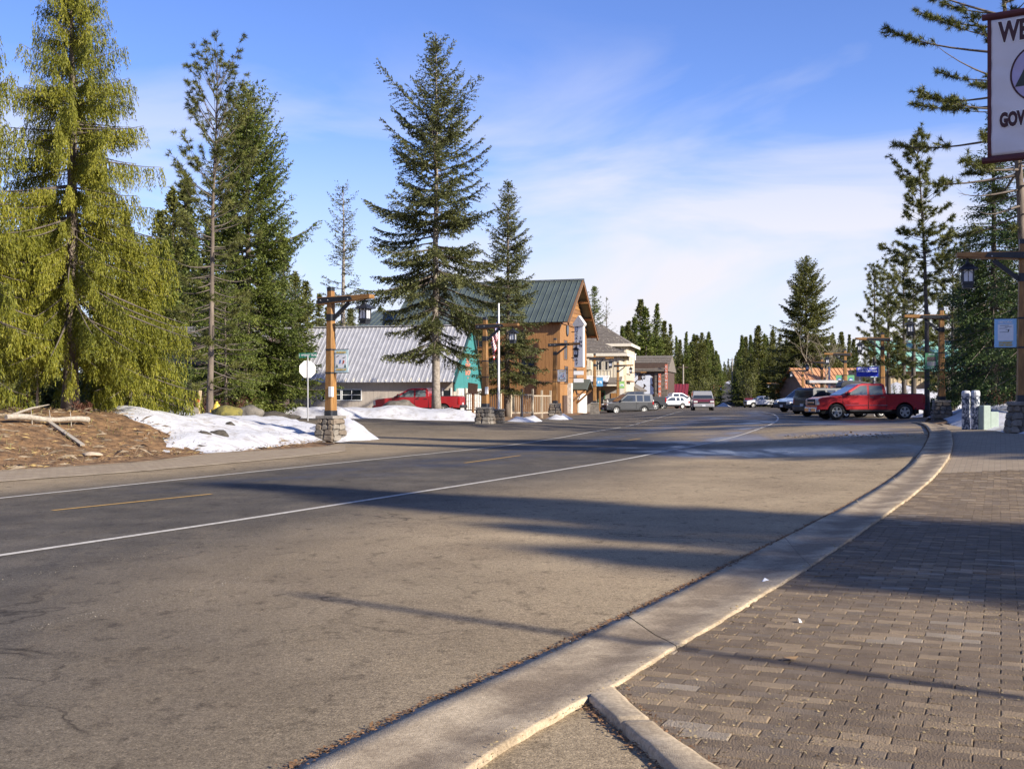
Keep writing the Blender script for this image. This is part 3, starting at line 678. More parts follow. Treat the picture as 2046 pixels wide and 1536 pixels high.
            Nn = unit(np.array([0, 0, 1.0]) + rg.normal(0, 0.75, (tot, 3))) if hang == 0 else unit(rg.normal(0, 1, (tot, 3)))
            taper = 1.0 - 0.35 * u
            emit(P, Dn, Nn, sl * rg.uniform(.75, 1.3, tot) * taper, sw * rg.uniform(.8, 1.3, tot), np.clip(0.46 + btint + 0.12 * u + rg.normal(0, .15, tot), 0, 1))
        z += gap * rg.uniform(0.75, 1.25) * (0.55 + 0.6 * (1 - t))
    # leader
    top = axis(1.0); q = 26; P = top - np.array([0, 0, 1.0]) * rg.uniform(0, 0.7, q)[:, None]
    emit(P, unit(rg.normal(0, .5, (q, 3)) + np.array([0, 0, .8])), rg.normal(0, 1, (q, 3)), np.full(q, sl * 1.1), np.full(q, sw), rg.uniform(.3, .7, q))
    wood = mb.mesh('trunk', [bark or M_BARK, M_TWIG])
    for p in wood.polygons: p.use_smooth = True
    crown = npmesh('crown', np.concatenate(VV), np.concatenate(FF), LF[kind], np.concatenate(TT))
    return wood, crown
NT = [0]
def plant_tree(meshes, loc, label, group=None, rz=0.0, sc=1.0, name='conifer_tree', sxy=None, cat='tree'):
    o = thing(name, loc, rz, label, cat, group)
    for nm, me in zip(('trunk', 'crown'), meshes):
        c = link(nm, me, o); c.scale = (sxy or sc, sxy or sc, sc)
    NT[0] += len(meshes[1].polygons); return o
def hero(x, D, top, label, seed, Rpx, kind, name='conifer_tree', dx=0, group=None, **kw):
    p = at(x, D); s = FPX / D; H = zpx(top, D) - p.z
    return plant_tree(conifer(seed, H, Rpx / s, kind, **kw), p, label, group, name=name)
# --- left verge
hero(140, 34, -150, 'big weeping golden-green cedar on the brown bank at left', 11, 232, 'cedar', 'weeping_cedar', base=0.12, shape=0.82, nb=7.2, gap=0.31, droop=0.42, up=0.10, lat=0.062, sp=0.062, sl=0.145, sw=0.030, trunk_r=0.235, hang=0.80, irr=0.2, bark=M_BARK)
hero(-30, 31, 60, 'weeping cedar half cut off by the left edge', 12, 105, 'cedar', 'weeping_cedar', base=0.08, shape=0.5, nb=5.0, gap=0.40, droop=0.36, up=0.14, lat=0.09, sp=0.08, sl=0.20, sw=0.038, hang=0.6, irr=0.3, trunk_r=0.16)
hero(262, 36.5, 470, 'low weeping cedar with boughs down to the snow beside the big one', 18, 112, 'cedar', 'weeping_cedar', base=0.03, shape=0.55, nb=6, gap=0.34, droop=0.35, up=0.12, lat=0.08, sp=0.08, sl=0.20, sw=0.038, hang=0.6, irr=0.22, trunk_r=0.12)
hero(418, 47, 128, 'tall thin pine with bare trunk and dead twigs left of the dense fir', 13, 84, 'pine', 'pine_tree', base=0.10, shape=0.35, nb=5.2, gap=0.52, droop=0.16, up=0.30, lat=0.13, sp=24, sl=0.20, sw=0.020, trunk_r=0.14, dead=0.28, lean=(0.012, 0), tuft=True, irr=0.35, bark=M_BARK)
hero(494, 55, 182, 'tall dense bushy fir left of the grey-roofed house', 14, 150, 'fir', base=0.05, shape=0.66, nb=7.5, gap=0.34, droop=0.22, up=0.24, lat=0.13, sp=0.08, sl=0.20, sw=0.075, trunk_r=0.22, irr=0.22)
hero(546, 58, 540, 'small dark pine with thin pale trunk against the grey house corner', 15, 62, 'dark', base=0.16, shape=0.35, nb=6, gap=0.32, droop=0.18, up=0.3, lat=0.15, sp=0.08, sl=0.16, sw=0.05, trunk_r=0.075, irr=0.28, bark=M_BARK_P)
hero(450, 50, 560, 'young fir with skirts at ground in front of the dark cabin', 16, 95, 'fir', base=0.10, shape=0.6, nb=6, gap=0.34, droop=0.3, up=0.15, lat=0.16, sp=0.09, sl=0.16, sw=0.055, trunk_r=0.08, irr=0.25)
hero(688, 100, 372, 'sparse thin-branched conifer rising behind the grey metal roof', 17, 54, 'spruce', base=0.22, shape=0.42, nb=4.6, gap=0.80, droop=0.12, up=0.16, lat=0.24, sp=0.13, sl=0.28, sw=0.10, sparse=0.12, trunk_r=0.30, irr=0.28, bark=M_BARK_P)
# --- the two at the side street
hero(872, 68, 66, 'tall spruce with pale trunk in front of the grey-roofed house', 21, 172, 'spruce', 'spruce_tree', base=0.185, shape=0.78, nb=6.6, gap=0.52, sparse=0.10, droop=0.34, up=0.20, lat=0.135, sp=0.085, sl=0.24, sw=0.082, trunk_r=0.27, irr=0.36, bark=M_BARK_P)
hero(1014, 76, 366, 'slimmer fir standing before the wooden lodge, by the flagpole', 22, 82, 'spruce', base=0.13, shape=0.72, nb=6.4, gap=0.44, droop=0.26, up=0.16, lat=0.135, sp=0.085, sl=0.23, sw=0.080, trunk_r=0.2, irr=0.24, bark=M_BARK)
# --- right side
hero(1852, 62, 262, 'tall slender pine with open crown right of the car park', 31, 68, 'pine', 'pine_tree', base=0.42, shape=0.55, nb=4.6, gap=0.52, droop=0.22, up=0.20, lat=0.11, sp=22, sl=0.23, sw=0.03, trunk_r=0.155, dead=0.35, lean=(-0.045, 0), tuft=True, irr=0.4, bark=M_BARK_D)
hero(2052, 39, -260, 'leaning pine behind the welcome banner at the right edge', 32, 205, 'pine', 'pine_tree', base=0.36, shape=0.3, nb=4.6, gap=0.60, droop=0.30, up=0.13, lat=0.11, sp=26, sl=0.21, sw=0.020, trunk_r=0.20, dead=0.5, lean=(-0.075, 0), tuft=True, irr=0.35, bark=M_BARK)
hero(1985, 47, 225, 'dark hemlock behind the timber street lamp at the right edge', 33, 105, 'dark', base=0.05, shape=0.70, nb=7, gap=0.36, droop=0.40, up=0.05, lat=0.15, sp=0.085, sl=0.18, sw=0.06, trunk_r=0.2, irr=0.25, bark=M_BARK_D)
hero(2075, 41, 120, 'dark hemlock mostly beyond the right edge', 34, 120, 'dark', base=0.04, shape=0.6, nb=7, gap=0.38, droop=0.40, up=0.05, lat=0.16, sp=0.09, sl=0.18, sw=0.06, trunk_r=0.2, irr=0.25, bark=M_BARK_D)
hero(1935, 54, 470, 'shorter dark hemlock between two timber lamps on the right', 35, 80, 'dark', base=0.10, shape=0.55, nb=6.5, gap=0.38, droop=0.38, up=0.08, lat=0.16, sp=0.09, sl=0.18, sw=0.06, trunk_r=0.13, irr=0.3, bark=M_BARK_D)
hero(1747, 88, 533, 'bushy pine rising left of the blue road sign', 36, 34, 'pine', 'pine_tree', base=0.16, shape=0.45, nb=5.2, gap=0.5, droop=0.14, up=0.26, lat=0.13, sp=20, sl=0.24, sw=0.03, trunk_r=0.16, dead=0.2, tuft=True, irr=0.4, bark=M_BARK_D)
hero(1776, 80, 560, 'pine with dark trunk just right of the blue road sign', 37, 40, 'pine', 'pine_tree', base=0.28, shape=0.4, nb=5.0, gap=0.5, droop=0.14, up=0.26, lat=0.13, sp=20, sl=0.24, sw=0.03, trunk_r=0.19, dead=0.2, tuft=True, irr=0.4, bark=M_BARK_D)
hero(1806, 74, 515, 'pine with thin dark trunk above the red pickup bed', 38, 50, 'pine', 'pine_tree', base=0.30, shape=0.4, nb=5.2, gap=0.5, droop=0.14, up=0.24, lat=0.13, sp=20, sl=0.23, sw=0.028, trunk_r=0.17, dead=0.2, tuft=True, irr=0.4, bark=M_BARK_D)
hero(1826, 70, 575, 'pine with dark trunk left of the green banner lamp', 39, 60, 'pine', 'pine_tree', base=0.30, shape=0.4, nb=5.0, gap=0.5, droop=0.16, up=0.22, lat=0.13, sp=20, sl=0.22, sw=0.026, trunk_r=0.19, dead=0.2, tuft=True, irr=0.4, bark=M_BARK_D)
hero(1905, 66, 505, 'yellowish pine filling the gap behind the green banner lamp', 40, 70, 'pine', 'pine_tree', base=0.14, shape=0.4, nb=5.6, gap=0.45, droop=0.16, up=0.22, lat=0.12, sp=20, sl=0.22, sw=0.028, trunk_r=0.13, dead=0.15, tuft=True, irr=0.4, bark=M_BARK_D)
hero(1612, 152, 512, 'tall broad conifer standing alone above the orange roof', 41, 92, 'olive', base=0.05, shape=0.80, nb=9.0, gap=0.50, droop=0.24, up=0.16, lat=0.21, sp=0.125, sl=0.36, sw=0.14, trunk_r=0.3, irr=0.24)
hero(1187, 165, 574, 'dark conifer behind the cream house ridge', 42, 36, 'fir', base=0.1, shape=0.62, nb=5.2, gap=0.75, droop=0.14, up=0.18, lat=0.24, sp=0.13, sl=0.38, sw=0.14, trunk_r=0.26, irr=0.22)
hero(1213, 172, 594, 'thin scraggy conifer right of the one behind the cream house', 43, 24, 'spruce', base=0.12, shape=0.5, nb=3.8, gap=0.85, droop=0.12, up=0.2, lat=0.32, sp=0.17, sl=0.30, sw=0.09, sparse=0.2, trunk_r=0.2, irr=0.4)
# --- prototypes for the forest
PROTO = [conifer(50 + i, 20, r_, k, base=0.01, shape=sh, nb=8.0, gap=0.58, droop=dr, up=.16, lat=0.25, sp=0.15, sl=0.44, sw=0.19, trunk_r=0.24, irr=0.28, fine=1.0)
         for i, (r_, k, sh, dr) in enumerate(((3.4, 'olive', 1.0, .22), (3.0, 'fir', .95, .28), (3.9, 'olive', .88, .2), (2.7, 'olive', .9, .24), (3.2, 'pine', .75, .14), (2.5, 'spruce', .85, .3), (3.7, 'fir', 1.08, .3)))]
rf = random.Random(21)
def forest(x, D, top, label, group, k=None, wide=1.0):
    p = at(x, D); H = zpx(top, D) - p.z; k = rf.randrange(7) if k is None else k
    if H < 2: H = 2
    plant_tree(PROTO[k], p - Vector((0, 0, 0.2)), label, group, rz=rf.uniform(0, 6.28), sc=H / 20, sxy=H / 20 * wide * rf.uniform(.78, 1.38))
GL, GR = 'forest left of the hill road', 'forest right of the hill road'
LL, LR = 'conifer in the dense forest wall left of the climbing road', 'conifer in the dense forest wall right of the climbing road'
for x, D, top in ((1243,195,650),(1262,205,660),(1290,200,612),(1312,206,606),(1281,215,598),(1255,200,640),(1268,210,632),(1326,212,640),(1340,215,646),(1326,225,665),(1358,230,690),(1371,225,662),(1386,240,666),(1402,235,664),(1414,250,676),(1424,300,690),(1431,420,700),(1436,560,712),(1440,760,726)):
    forest(x, D, top, LL, GL)
for x, D, top in ((1250,185,700),(1275,190,695),(1300,186,700),(1325,192,705),(1345,198,715),(1365,205,720),(1380,205,712),(1397,212,720),(1408,225,728),(1232,180,690)):
    forest(x, D, top, LL, GL, wide=1.12)
for x, D, top in ((1488,270,674),(1480,420,690),(1489,320,695),(1474,560,712),(1468,760,726),(1455,1000,716),(1447,980,722),(1462,1020,722),(1500,240,668),(1515,232,650),(1527,250,665),(1541,225,678),(1558,235,668),(1570,230,690),(1583,220,676),(1598,215,690),(1636,190,680),(1655,200,700)):
    forest(x, D, top, LR, GR)
for x, D, top in ((1493,215,725),(1507,222,712),(1522,225,720),(1538,222,708),(1553,222,722),(1569,225,715),(1585,215,725),(1486,235,740)):
    forest(x, D, top, LR, GR, wide=1.12)
for x, D, top in ((1668,170,678),(1682,165,668),(1696,175,690),(1712,160,690),(1728,165,700),(1705,180,676),(1652,180,715),(1740,150,700),(1765,140,668),(1790,150,660),(1815,130,640),(1850,125,620),(1880,120,600),(1915,110,560),(1960,105,520),(2010,100,500),(2060,95,480)):
    forest(x, D, top, 'conifer in the background wood behind the orange-roofed building', 'background wood on the right')
for x, D, top in ((318,80,420),(345,76,372),(372,84,356),(335,70,470),(385,72,440),(300,62,500),(250,66,420),(60,58,420),(15,56,460),(100,64,380),(200,70,440),(-30,50,380),(610,110,560),(638,115,585),(590,90,540),(565,85,470),(655,120,610),(725,125,600),(760,130,610),(700,130,615),(420,75,430),(460,80,380),(525,80,420)):
    forest(x, D, top, 'conifer in the background wood behind the cabin and grey house', 'background wood on the left')
for i in range(34):
    x = 1236 + i * 5.9 + rf.uniform(-4, 4)
    if x < 1426: forest(x, 255 + rf.uniform(0, 60), 684 + rf.uniform(-34, 30), LL, GL, wide=1.0)
for i in range(30):
    forest(1484 + i * 7.2 + rf.uniform(-4, 4), 255 + rf.uniform(0, 60), 688 + rf.uniform(-32, 28), LR, GR, wide=1.0)
for x, D, top in ((1392,230,668),(1400,262,676),(1408,300,682),(1418,350,688),(1425,430,694),(1431,520,700),(1436,650,708),(1484,300,684),(1492,250,672),(1481,360,690),(1477,450,697),(1473,560,703),(1469,680,710)):
    forest(x, D, top, LL if x < 1450 else LR, GL if x < 1450 else GR, wide=1.1)
for x, D, top in ((1438,1080,735),(1450,1100,728),(1443,1060,740),(1458,1090,732),(1465,1070,738),(1433,1000,730),(1472,1000,732),(1428,900,720),(1478,880,718)):
    forest(x, D, top, 'distant conifer closing the top of the climbing road', 'trees at the head of the climbing road', wide=1.4)
# trees outside the frame on the right, whose shade falls across the road and pavement
for X, Y, H, k in ((19.5, -2.0, 11.5, 4), (21.5, -0.6, 13.5, 5), (19, -3.3, 11, 2), (24, -3.9, 15.5, 5), (21.2, -4.6, 12, 5), (26, -4.2, 18, 5), (27, 12.5, 19, 0), (30, 11.5, 18, 2), (33, 9.5, 19, 0), (29, 16, 20, 1), (33, 14, 19, 2), (26.5, 17.0, 17, 2), (31, 17.5, 17, 0), (36, 12, 20, 1), (35, 13, 20, 0), (37, 38, 18, 4), (33, 45, 16, 2), (38, 50, 18, 1), (44, 42, 20, 4), (30, 52, 13, 3), (26.5, 44, 10, 2)):
    plant_tree(PROTO[k], (X, Y, T(X, Y) - .1), 'conifer of the roadside wood beyond the right edge', 'roadside wood out of frame', rz=rf.uniform(0, 6.28), sc=H / 20, sxy=H / 20 * (1.1 if Y > 5 else 1.3))
# --- undergrowth
def shrub(x, D, hpx, wpx, label, kind='shrub', seed=0, n=900, group=None, name='shrub', leaf=0.11):
    p = at(x, D); s = FPX / D; h, r_ = hpx / s, wpx / s / 2; rg = np.random.default_rng(seed)
    o = thing(name, p, 0, label, 'shrub', group); mb = MB(); VV = []
    st = max(10, int(r_ * 16)); tips = []
    for i in range(st):
        a = rg.uniform(0, 6.28); rr = r_ * rg.uniform(.2, 1) ** .6; b = np.array([math.cos(a) * rr * .25, math.sin(a) * rr * .25, -.1]); t = np.array([math.cos(a) * rr, math.sin(a) * rr, h * rg.uniform(.45, 1)])
        m = (b + t) / 2 + np.array([0, 0, h * .12]); mb.tube([b, m, t], [0.018, 0.012, 0.004], 4, cap=False); tips.append((b, m, t))
    mb.build('stem', M_TWIG if kind != 'russet' else mat('red_stem', (0.13, 0.05, 0.035), .8, var=.2), o)
    k = rg.integers(0, st, n); f = rg.uniform(.25, 1.0, n) ** .7
    B = np.array([q[0] for q in tips])[k]; Mi = np.array([q[1] for q in tips])[k]; Tp = np.array([q[2] for q in tips])[k]; f_ = f[:, None]
    P = (1 - f_) ** 2 * B + 2 * f_ * (1 - f_) * Mi + f_ ** 2 * Tp + rg.normal(0, r_ * .12, (n, 3)); P[:, 2] = np.maximum(P[:, 2], 0.02)
    V, F = sprigs(P, unit(rg.normal(0, 1, (n, 3)) + [0, 0, .4]), rg.normal(0, 1, (n, 3)), leaf * rg.uniform(.7, 1.3, n), leaf * .5 * rg.uniform(.7, 1.3, n))
    link('foliage', npmesh('foliage', V, F, LF[kind], np.clip(rg.normal(.5, .18, n), 0, 1)), o); return o
shrub(325, 41, 120, 110, 'green bush at the snow edge under the cedars', 'shrub', 1, 2600)
shrub(105, 37.5, 75, 60, 'leafy bush left of the big cedar trunk', 'shrub', 2, 900)
shrub(185, 38, 85, 80, 'leafy bush right of the big cedar trunk', 'shrub', 3, 1200)
shrub(225, 40, 110, 100, 'dark bush in the shade right of the big cedar', 'dark', 4, 1500)
shrub(408, 47.5, 65, 75, 'russet leafless bush beneath the thin pine', 'russet', 5, 900, leaf=0.06)
shrub(470, 50, 50, 80, 'reddish low bush behind the mossy boulder', 'russet', 6, 900, leaf=0.06)
shrub(30, 35, 60, 80, 'russet brush at the far left of the bank', 'russet', 7, 600, leaf=0.07)
shrub(167, 33.2, 22, 50, 'brown dead brush at the foot of the cedar trunk', 'russet', 8, 500, leaf=0.06)
shrub(1856, 63, 34, 26, 'low fir seedling behind the red pickup tailgate', 'dark', 9, 500, leaf=0.14)
shrub(2005, 46, 30, 70, 'low brush in the snow behind the two bollards', 'russet', 10, 700, leaf=0.07)
shrub(1960, 60, 80, 100, 'dark undergrowth below the hemlocks on the right', 'dark', 11, 2600, leaf=0.16)
shrub(2045, 56, 90, 100, 'dark undergrowth behind the nearest right-hand lamp', 'dark', 12, 2600, leaf=0.16)
shrub(1790, 82, 60, 50, 'small green bush by the snow berm behind the red pickup', 'shrub', 13, 500)
shrub(1900, 66, 60, 50, 'dark bush behind the lamp with the green banner', 'dark', 14, 1400, leaf=0.15)
shrub(1495, 190, 85, 40, 'pale leafless thicket left of the white far pickup', 'olive', 15, 1500, leaf=0.25)
shrub(1395, 196, 60, 40, 'olive thicket behind the oncoming van', 'olive', 16, 1500, leaf=0.25)
shrub(1420, 210, 70, 40, 'olive thicket at the foot of the climbing road', 'olive', 17, 1500, leaf=0.25)
shrub(700, 44, 9, 26, 'tuft of dead grass at the stone foot of the left lamp', 'olive', 18, 260, name='grass_tuft', leaf=0.10)
# bare trees in front of the broad conifer
def bare_tree(x, D, top, label, seed):
    p = at(x, D); H = zpx(top, D) - p.z; rg = random.Random(seed); o = thing('bare_tree', p, 0, label, 'tree'); mb = MB()
    def grow(a, d, L, r, lev):
        b = a + d * L; mb.tube([a, (a + b) / 2 + Vector((rg.gauss(0, .04), rg.gauss(0, .04), 0)) * L, b], [r, r * .8, r * .55], 5, cap=False)
        if lev == 0: return
        for _ in range(3 if lev > 2 else 4):
            nd = (d + Vector((rg.gauss(0, .55), rg.gauss(0, .55), rg.uniform(-.1, .5)))).normalized()
            grow(a.lerp(b, rg.uniform(.45, 1)), nd, L * rg.uniform(.5, .75), r * .5, lev - 1)
    grow(Vector((0, 0, -.2)), Vector((rg.gauss(0, .08), 0, 1)).normalized(), H * .42, H * .014, 4)
    mb.build('trunk', mat('pale_bare_bark', (0.26, 0.22, 0.15), .9, var=.2), o)
bare_tree(1618, 146, 640, 'bare pale deciduous tree before the broad conifer, left one', 1); bare_tree(1640, 142, 640, 'bare pale deciduous tree before the broad conifer, right one', 2)
print('TREE FACES', NT[0])
# ================================================================== BUILDINGS
W_ORANGE = wood_mat('honey_cedar_siding', (0.215, 0.098, 0.030), (0.39, 0.195, 0.066), 'Z', 1.4)
W_TRIM = wood_mat('dark_timber_trim', (0.16, 0.075, 0.03), (0.27, 0.135, 0.055), 'Z', 2)
W_DARK = wood_mat('weathered_brown_board', (0.06, 0.035, 0.024), (0.12, 0.075, 0.05), 'Z', 2)
M_GREYW = mat('taupe_painted_siding', (0.44, 0.375, 0.305), 0.8, scale=2.2, col2=(0.52, 0.445, 0.365), stretch=(3, 3, 0.4), contrast=(0.3, 0.7))
M_GALV = mat('galvanised_roof', (0.43, 0.42, 0.42), 0.5, var=0.12, scale=1.5, metal=0.25)
M_TEAL = mat('teal_paint', (0.045, 0.21, 0.20), 0.6, var=0.15, scale=3, stretch=(4, 4, .5))
M_GRNROOF = mat('green_standing_seam', (0.098, 0.120, 0.106), 0.42, var=0.14, scale=0.8, metal=0.2)
M_MINT = mat('mint_metal_roof', (0.23, 0.44, 0.34), 0.5, var=0.1, scale=1)
M_RUST = mat('copper_orange_roof', (0.52, 0.26, 0.13), 0.55, var=0.12, scale=1)
M_CREAM = mat('cream_board', (0.56, 0.485, 0.36), 0.75, var=0.06, scale=2)
M_CREAMT = mat('cream_trim', (0.70, 0.63, 0.50), 0.7, var=0.05)
M_SHAKE = mat('brown_shake', (0.10, 0.083, 0.066), 0.9, scale=4, col2=(0.22, 0.185, 0.15), bump=0.6, bscale=9, contrast=(0.3, 0.7))
M_SHAKEG = mat('grey_shake', (0.115, 0.105, 0.10), 0.9, scale=5, col2=(0.27, 0.255, 0.25), bump=0.6, bscale=9, contrast=(0.3, 0.7))
M_REDW = mat('barn_red', (0.30, 0.035, 0.025), 0.7, var=0.15, scale=2)
M_TAN = mat('tan_siding', (0.40, 0.31, 0.19), 0.75, var=0.08, scale=2)
M_WIN = glass('window_glass', (0.025, 0.03, 0.035), 0.06)
M_WHITE = mat('white_paint', (0.74, 0.73, 0.70), 0.6, var=0.05)
M_BLACK = mat('black_steel', (0.018, 0.018, 0.02), 0.45, var=0.15, scale=6, metal=0.3)
M_STONEW = mat('whitewashed_stone', (0.42, 0.385, 0.33), 0.9, scale=5, col2=(0.68, 0.64, 0.57), bump=0.8, bscale=12, contrast=(0.35, 0.6))
M_MORTAR = mat('dark_mortar', (0.13, 0.115, 0.10), 0.95, var=0.2)
M_STONE = [mat('fieldstone_grey', (0.10, 0.085, 0.068), 0.9, scale=6, col2=(0.20, 0.172, 0.14), bump=0.8, bscale=14), mat('fieldstone_brown', (0.125, 0.095, 0.068), 0.9, scale=6, col2=(0.225, 0.178, 0.13), bump=0.8, bscale=14),
           mat('fieldstone_pale', (0.16, 0.135, 0.105), 0.9, scale=6, col2=(0.265, 0.23, 0.185), bump=0.8, bscale=14)]
def local(x, y, D, root):     # not used for placement by sight; keeps heights readable
    return zpx(y, D) - root.location.z
def window(root, cx, z0, z1, w, y, nx=2, nz=1, fm=None, t=0.06, axis='x', sgn=-1):
    """window in a wall: frame part with panes below it; axis x = wall runs along x, facing -y"""
    fm = fm or M_WHITE; P = (lambda a, b, c: (a, b, c)) if axis == 'x' else (lambda a, b, c: (b, a, c))
    def bx(m, a0, a1, b0, b1, c0, c1):
        if axis == 'x': m.box(a0, a1, b0, b1, c0, c1)
        else: m.box(b0, b1, a0, a1, c0, c1)
    f = MB(); o0, o1 = (y + sgn * 0.06, y) if sgn < 0 else (y, y + 0.06)
    bx(f, cx - w/2 - t, cx - w/2, o0, o1, z0 - t, z1 + t); bx(f, cx + w/2, cx + w/2 + t, o0, o1, z0 - t, z1 + t)
    bx(f, cx - w/2, cx + w/2, o0, o1, z1, z1 + t); bx(f, cx - w/2, cx + w/2, o0, o1, z0 - t, z0)
    q0, q1 = (y - 0.045, y) if sgn < 0 else (y, y + 0.045)
    for i in range(1, nx): bx(f, cx - w/2 + w*i/nx - .02, cx - w/2 + w*i/nx + .02, q0, q1, z0, z1)
    for k in range(1, nz): bx(f, cx - w/2, cx + w/2, q0, q1, z0 + (z1-z0)*k/nz - .02, z0 + (z1-z0)*k/nz + .02)
    fo = f.build('window', fm, root)
    g0, g1 = (y - 0.02, y - 0.005) if sgn < 0 else (y + 0.005, y + 0.02)
    for i in range(nx):
        for k in range(nz):
            p = MB(); bx(p, cx - w/2 + w*i/nx + (.02 if i else 0), cx - w/2 + w*(i+1)/nx - (.02 if i < nx-1 else 0), g0, g1, z0 + (z1-z0)*k/nz + (.02 if k else 0), z0 + (z1-z0)*(k+1)/nz - (.02 if k < nz-1 else 0)); p.build('pane', M_WIN, fo)
    return fo
def boards(name, x0, x1, z0, z1, y, mats, root, w=0.25, t=0.03, axis='x', top=None, proud=-1, gap=0.012):
    """upright board siding as real strips, joined into one part; top(x) gives a sloping head"""
    m = MB(); n = max(1, int((x1 - x0) / w)); w = (x1 - x0) / n; rg = random.Random(int(abs(x0 * 91 + z1 * 37)) + 5)
    for i in range(n):
        a, b = x0 + i*w + gap/2, x0 + (i+1)*w - gap/2; d = t + rg.uniform(0, .012)
        za, zb = (z1, z1) if top is None else (top(a), top(b))
        if max(za, zb) <= z0 + .02: continue
        ya, yb = (y - d, y) if proud < 0 else (y, y + d)
        vs = [(a, ya, z0), (b, ya, z0), (b, ya, zb), (a, ya, za), (a, yb, z0), (b, yb, z0), (b, yb, zb), (a, yb, za)]
        if axis == 'y': vs = [(q[1], q[0], q[2]) for q in vs]
        m.add(vs, [(0,1,2,3),(7,6,5,4),(0,4,5,1),(1,5,6,2),(2,6,7,3),(3,7,4,0)])
    o = m.build(name, mats, root); o['kind'] = 'stuff'; return o
def roof_panels(name, xs, p0, p1, material, root, rib=0.04, ribs=1, thick=0.04, seam=0.035):
    """metal roof: one part per pan between xs; p0/p1 = (y,z) eave and ridge"""
    (y0, z0), (y1, z1) = p0, p1; L = math.hypot(y1 - y0, z1 - z0); ny, nz_ = -(z1 - z0) / L, (y1 - y0) / L
    if nz_ < 0: ny, nz_ = -ny, -nz_
    for a, b in zip(xs[:-1], xs[1:]):
        prof = [(a, 0), (a + seam, rib), (a + 2 * seam, 0)]; w = (b - a) / ribs
        prof = []
        for r in range(ribs):
            q = a + r * w; prof += [(q, 0.0), (q + seam * .5, rib), (q + seam * 1.5, rib), (q + seam * 2, 0.0)]
        prof.append((b, 0.0)); n = len(prof)
        vs = [(x, y0 + ny*h, z0 + nz_*h) for x, h in prof] + [(x, y1 + ny*h, z1 + nz_*h) for x, h in prof] + [(a, y0 - ny*thick, z0 - nz_*thick), (b, y0 - ny*thick, z0 - nz_*thick), (a, y1 - ny*thick, z1 - nz_*thick), (b, y1 - ny*thick, z1 - nz_*thick)]
        fs = [(i, i+1, n+i+1, n+i) for i in range(n-1)] + [(2*n, 2*n+2, 2*n+3, 2*n+1), tuple(range(n-1, -1, -1)) + (2*n, 2*n+1)]
        m = MB(); m.add(vs, fs); m.build(name, material, root)
def stones_on(root, x0, x1, z0, z1, y, mats, rows, cols, axis='x', sgn=-1, seed=0, depth=0.05):
    rg = random.Random(seed); h = (z1 - z0) / rows
    for r in range(rows):
        edges = [x0] + sorted(x0 + (x1 - x0) * ((i + rg.uniform(-.25, .25)) / cols) for i in range(1, cols)) + [x1]
        for a, b in zip(edges[:-1], edges[1:]):
            m = MB(); q = .012; c0, c1 = z0 + r*h + q + rg.uniform(0, .02), z0 + (r+1)*h - q + rg.uniform(-.02, .02); d = depth * rg.uniform(.5, 1.1)
            poly = [(a+q+rg.uniform(0,.03), c0), (b-q-rg.uniform(0,.03), c0+rg.uniform(-.0,.03)), (b-q, lerp(c0,c1,.6)), (b-q-rg.uniform(0,.05), c1), (a+q+rg.uniform(0,.05), c1-rg.uniform(0,.03)), (a+q, lerp(c0,c1,.4))]
            m.prism(poly, y, y + sgn * d, 'Y' if axis == 'x' else 'X'); m.build('stone', rg.choice(mats), root, bevel=0.018, seg=1)

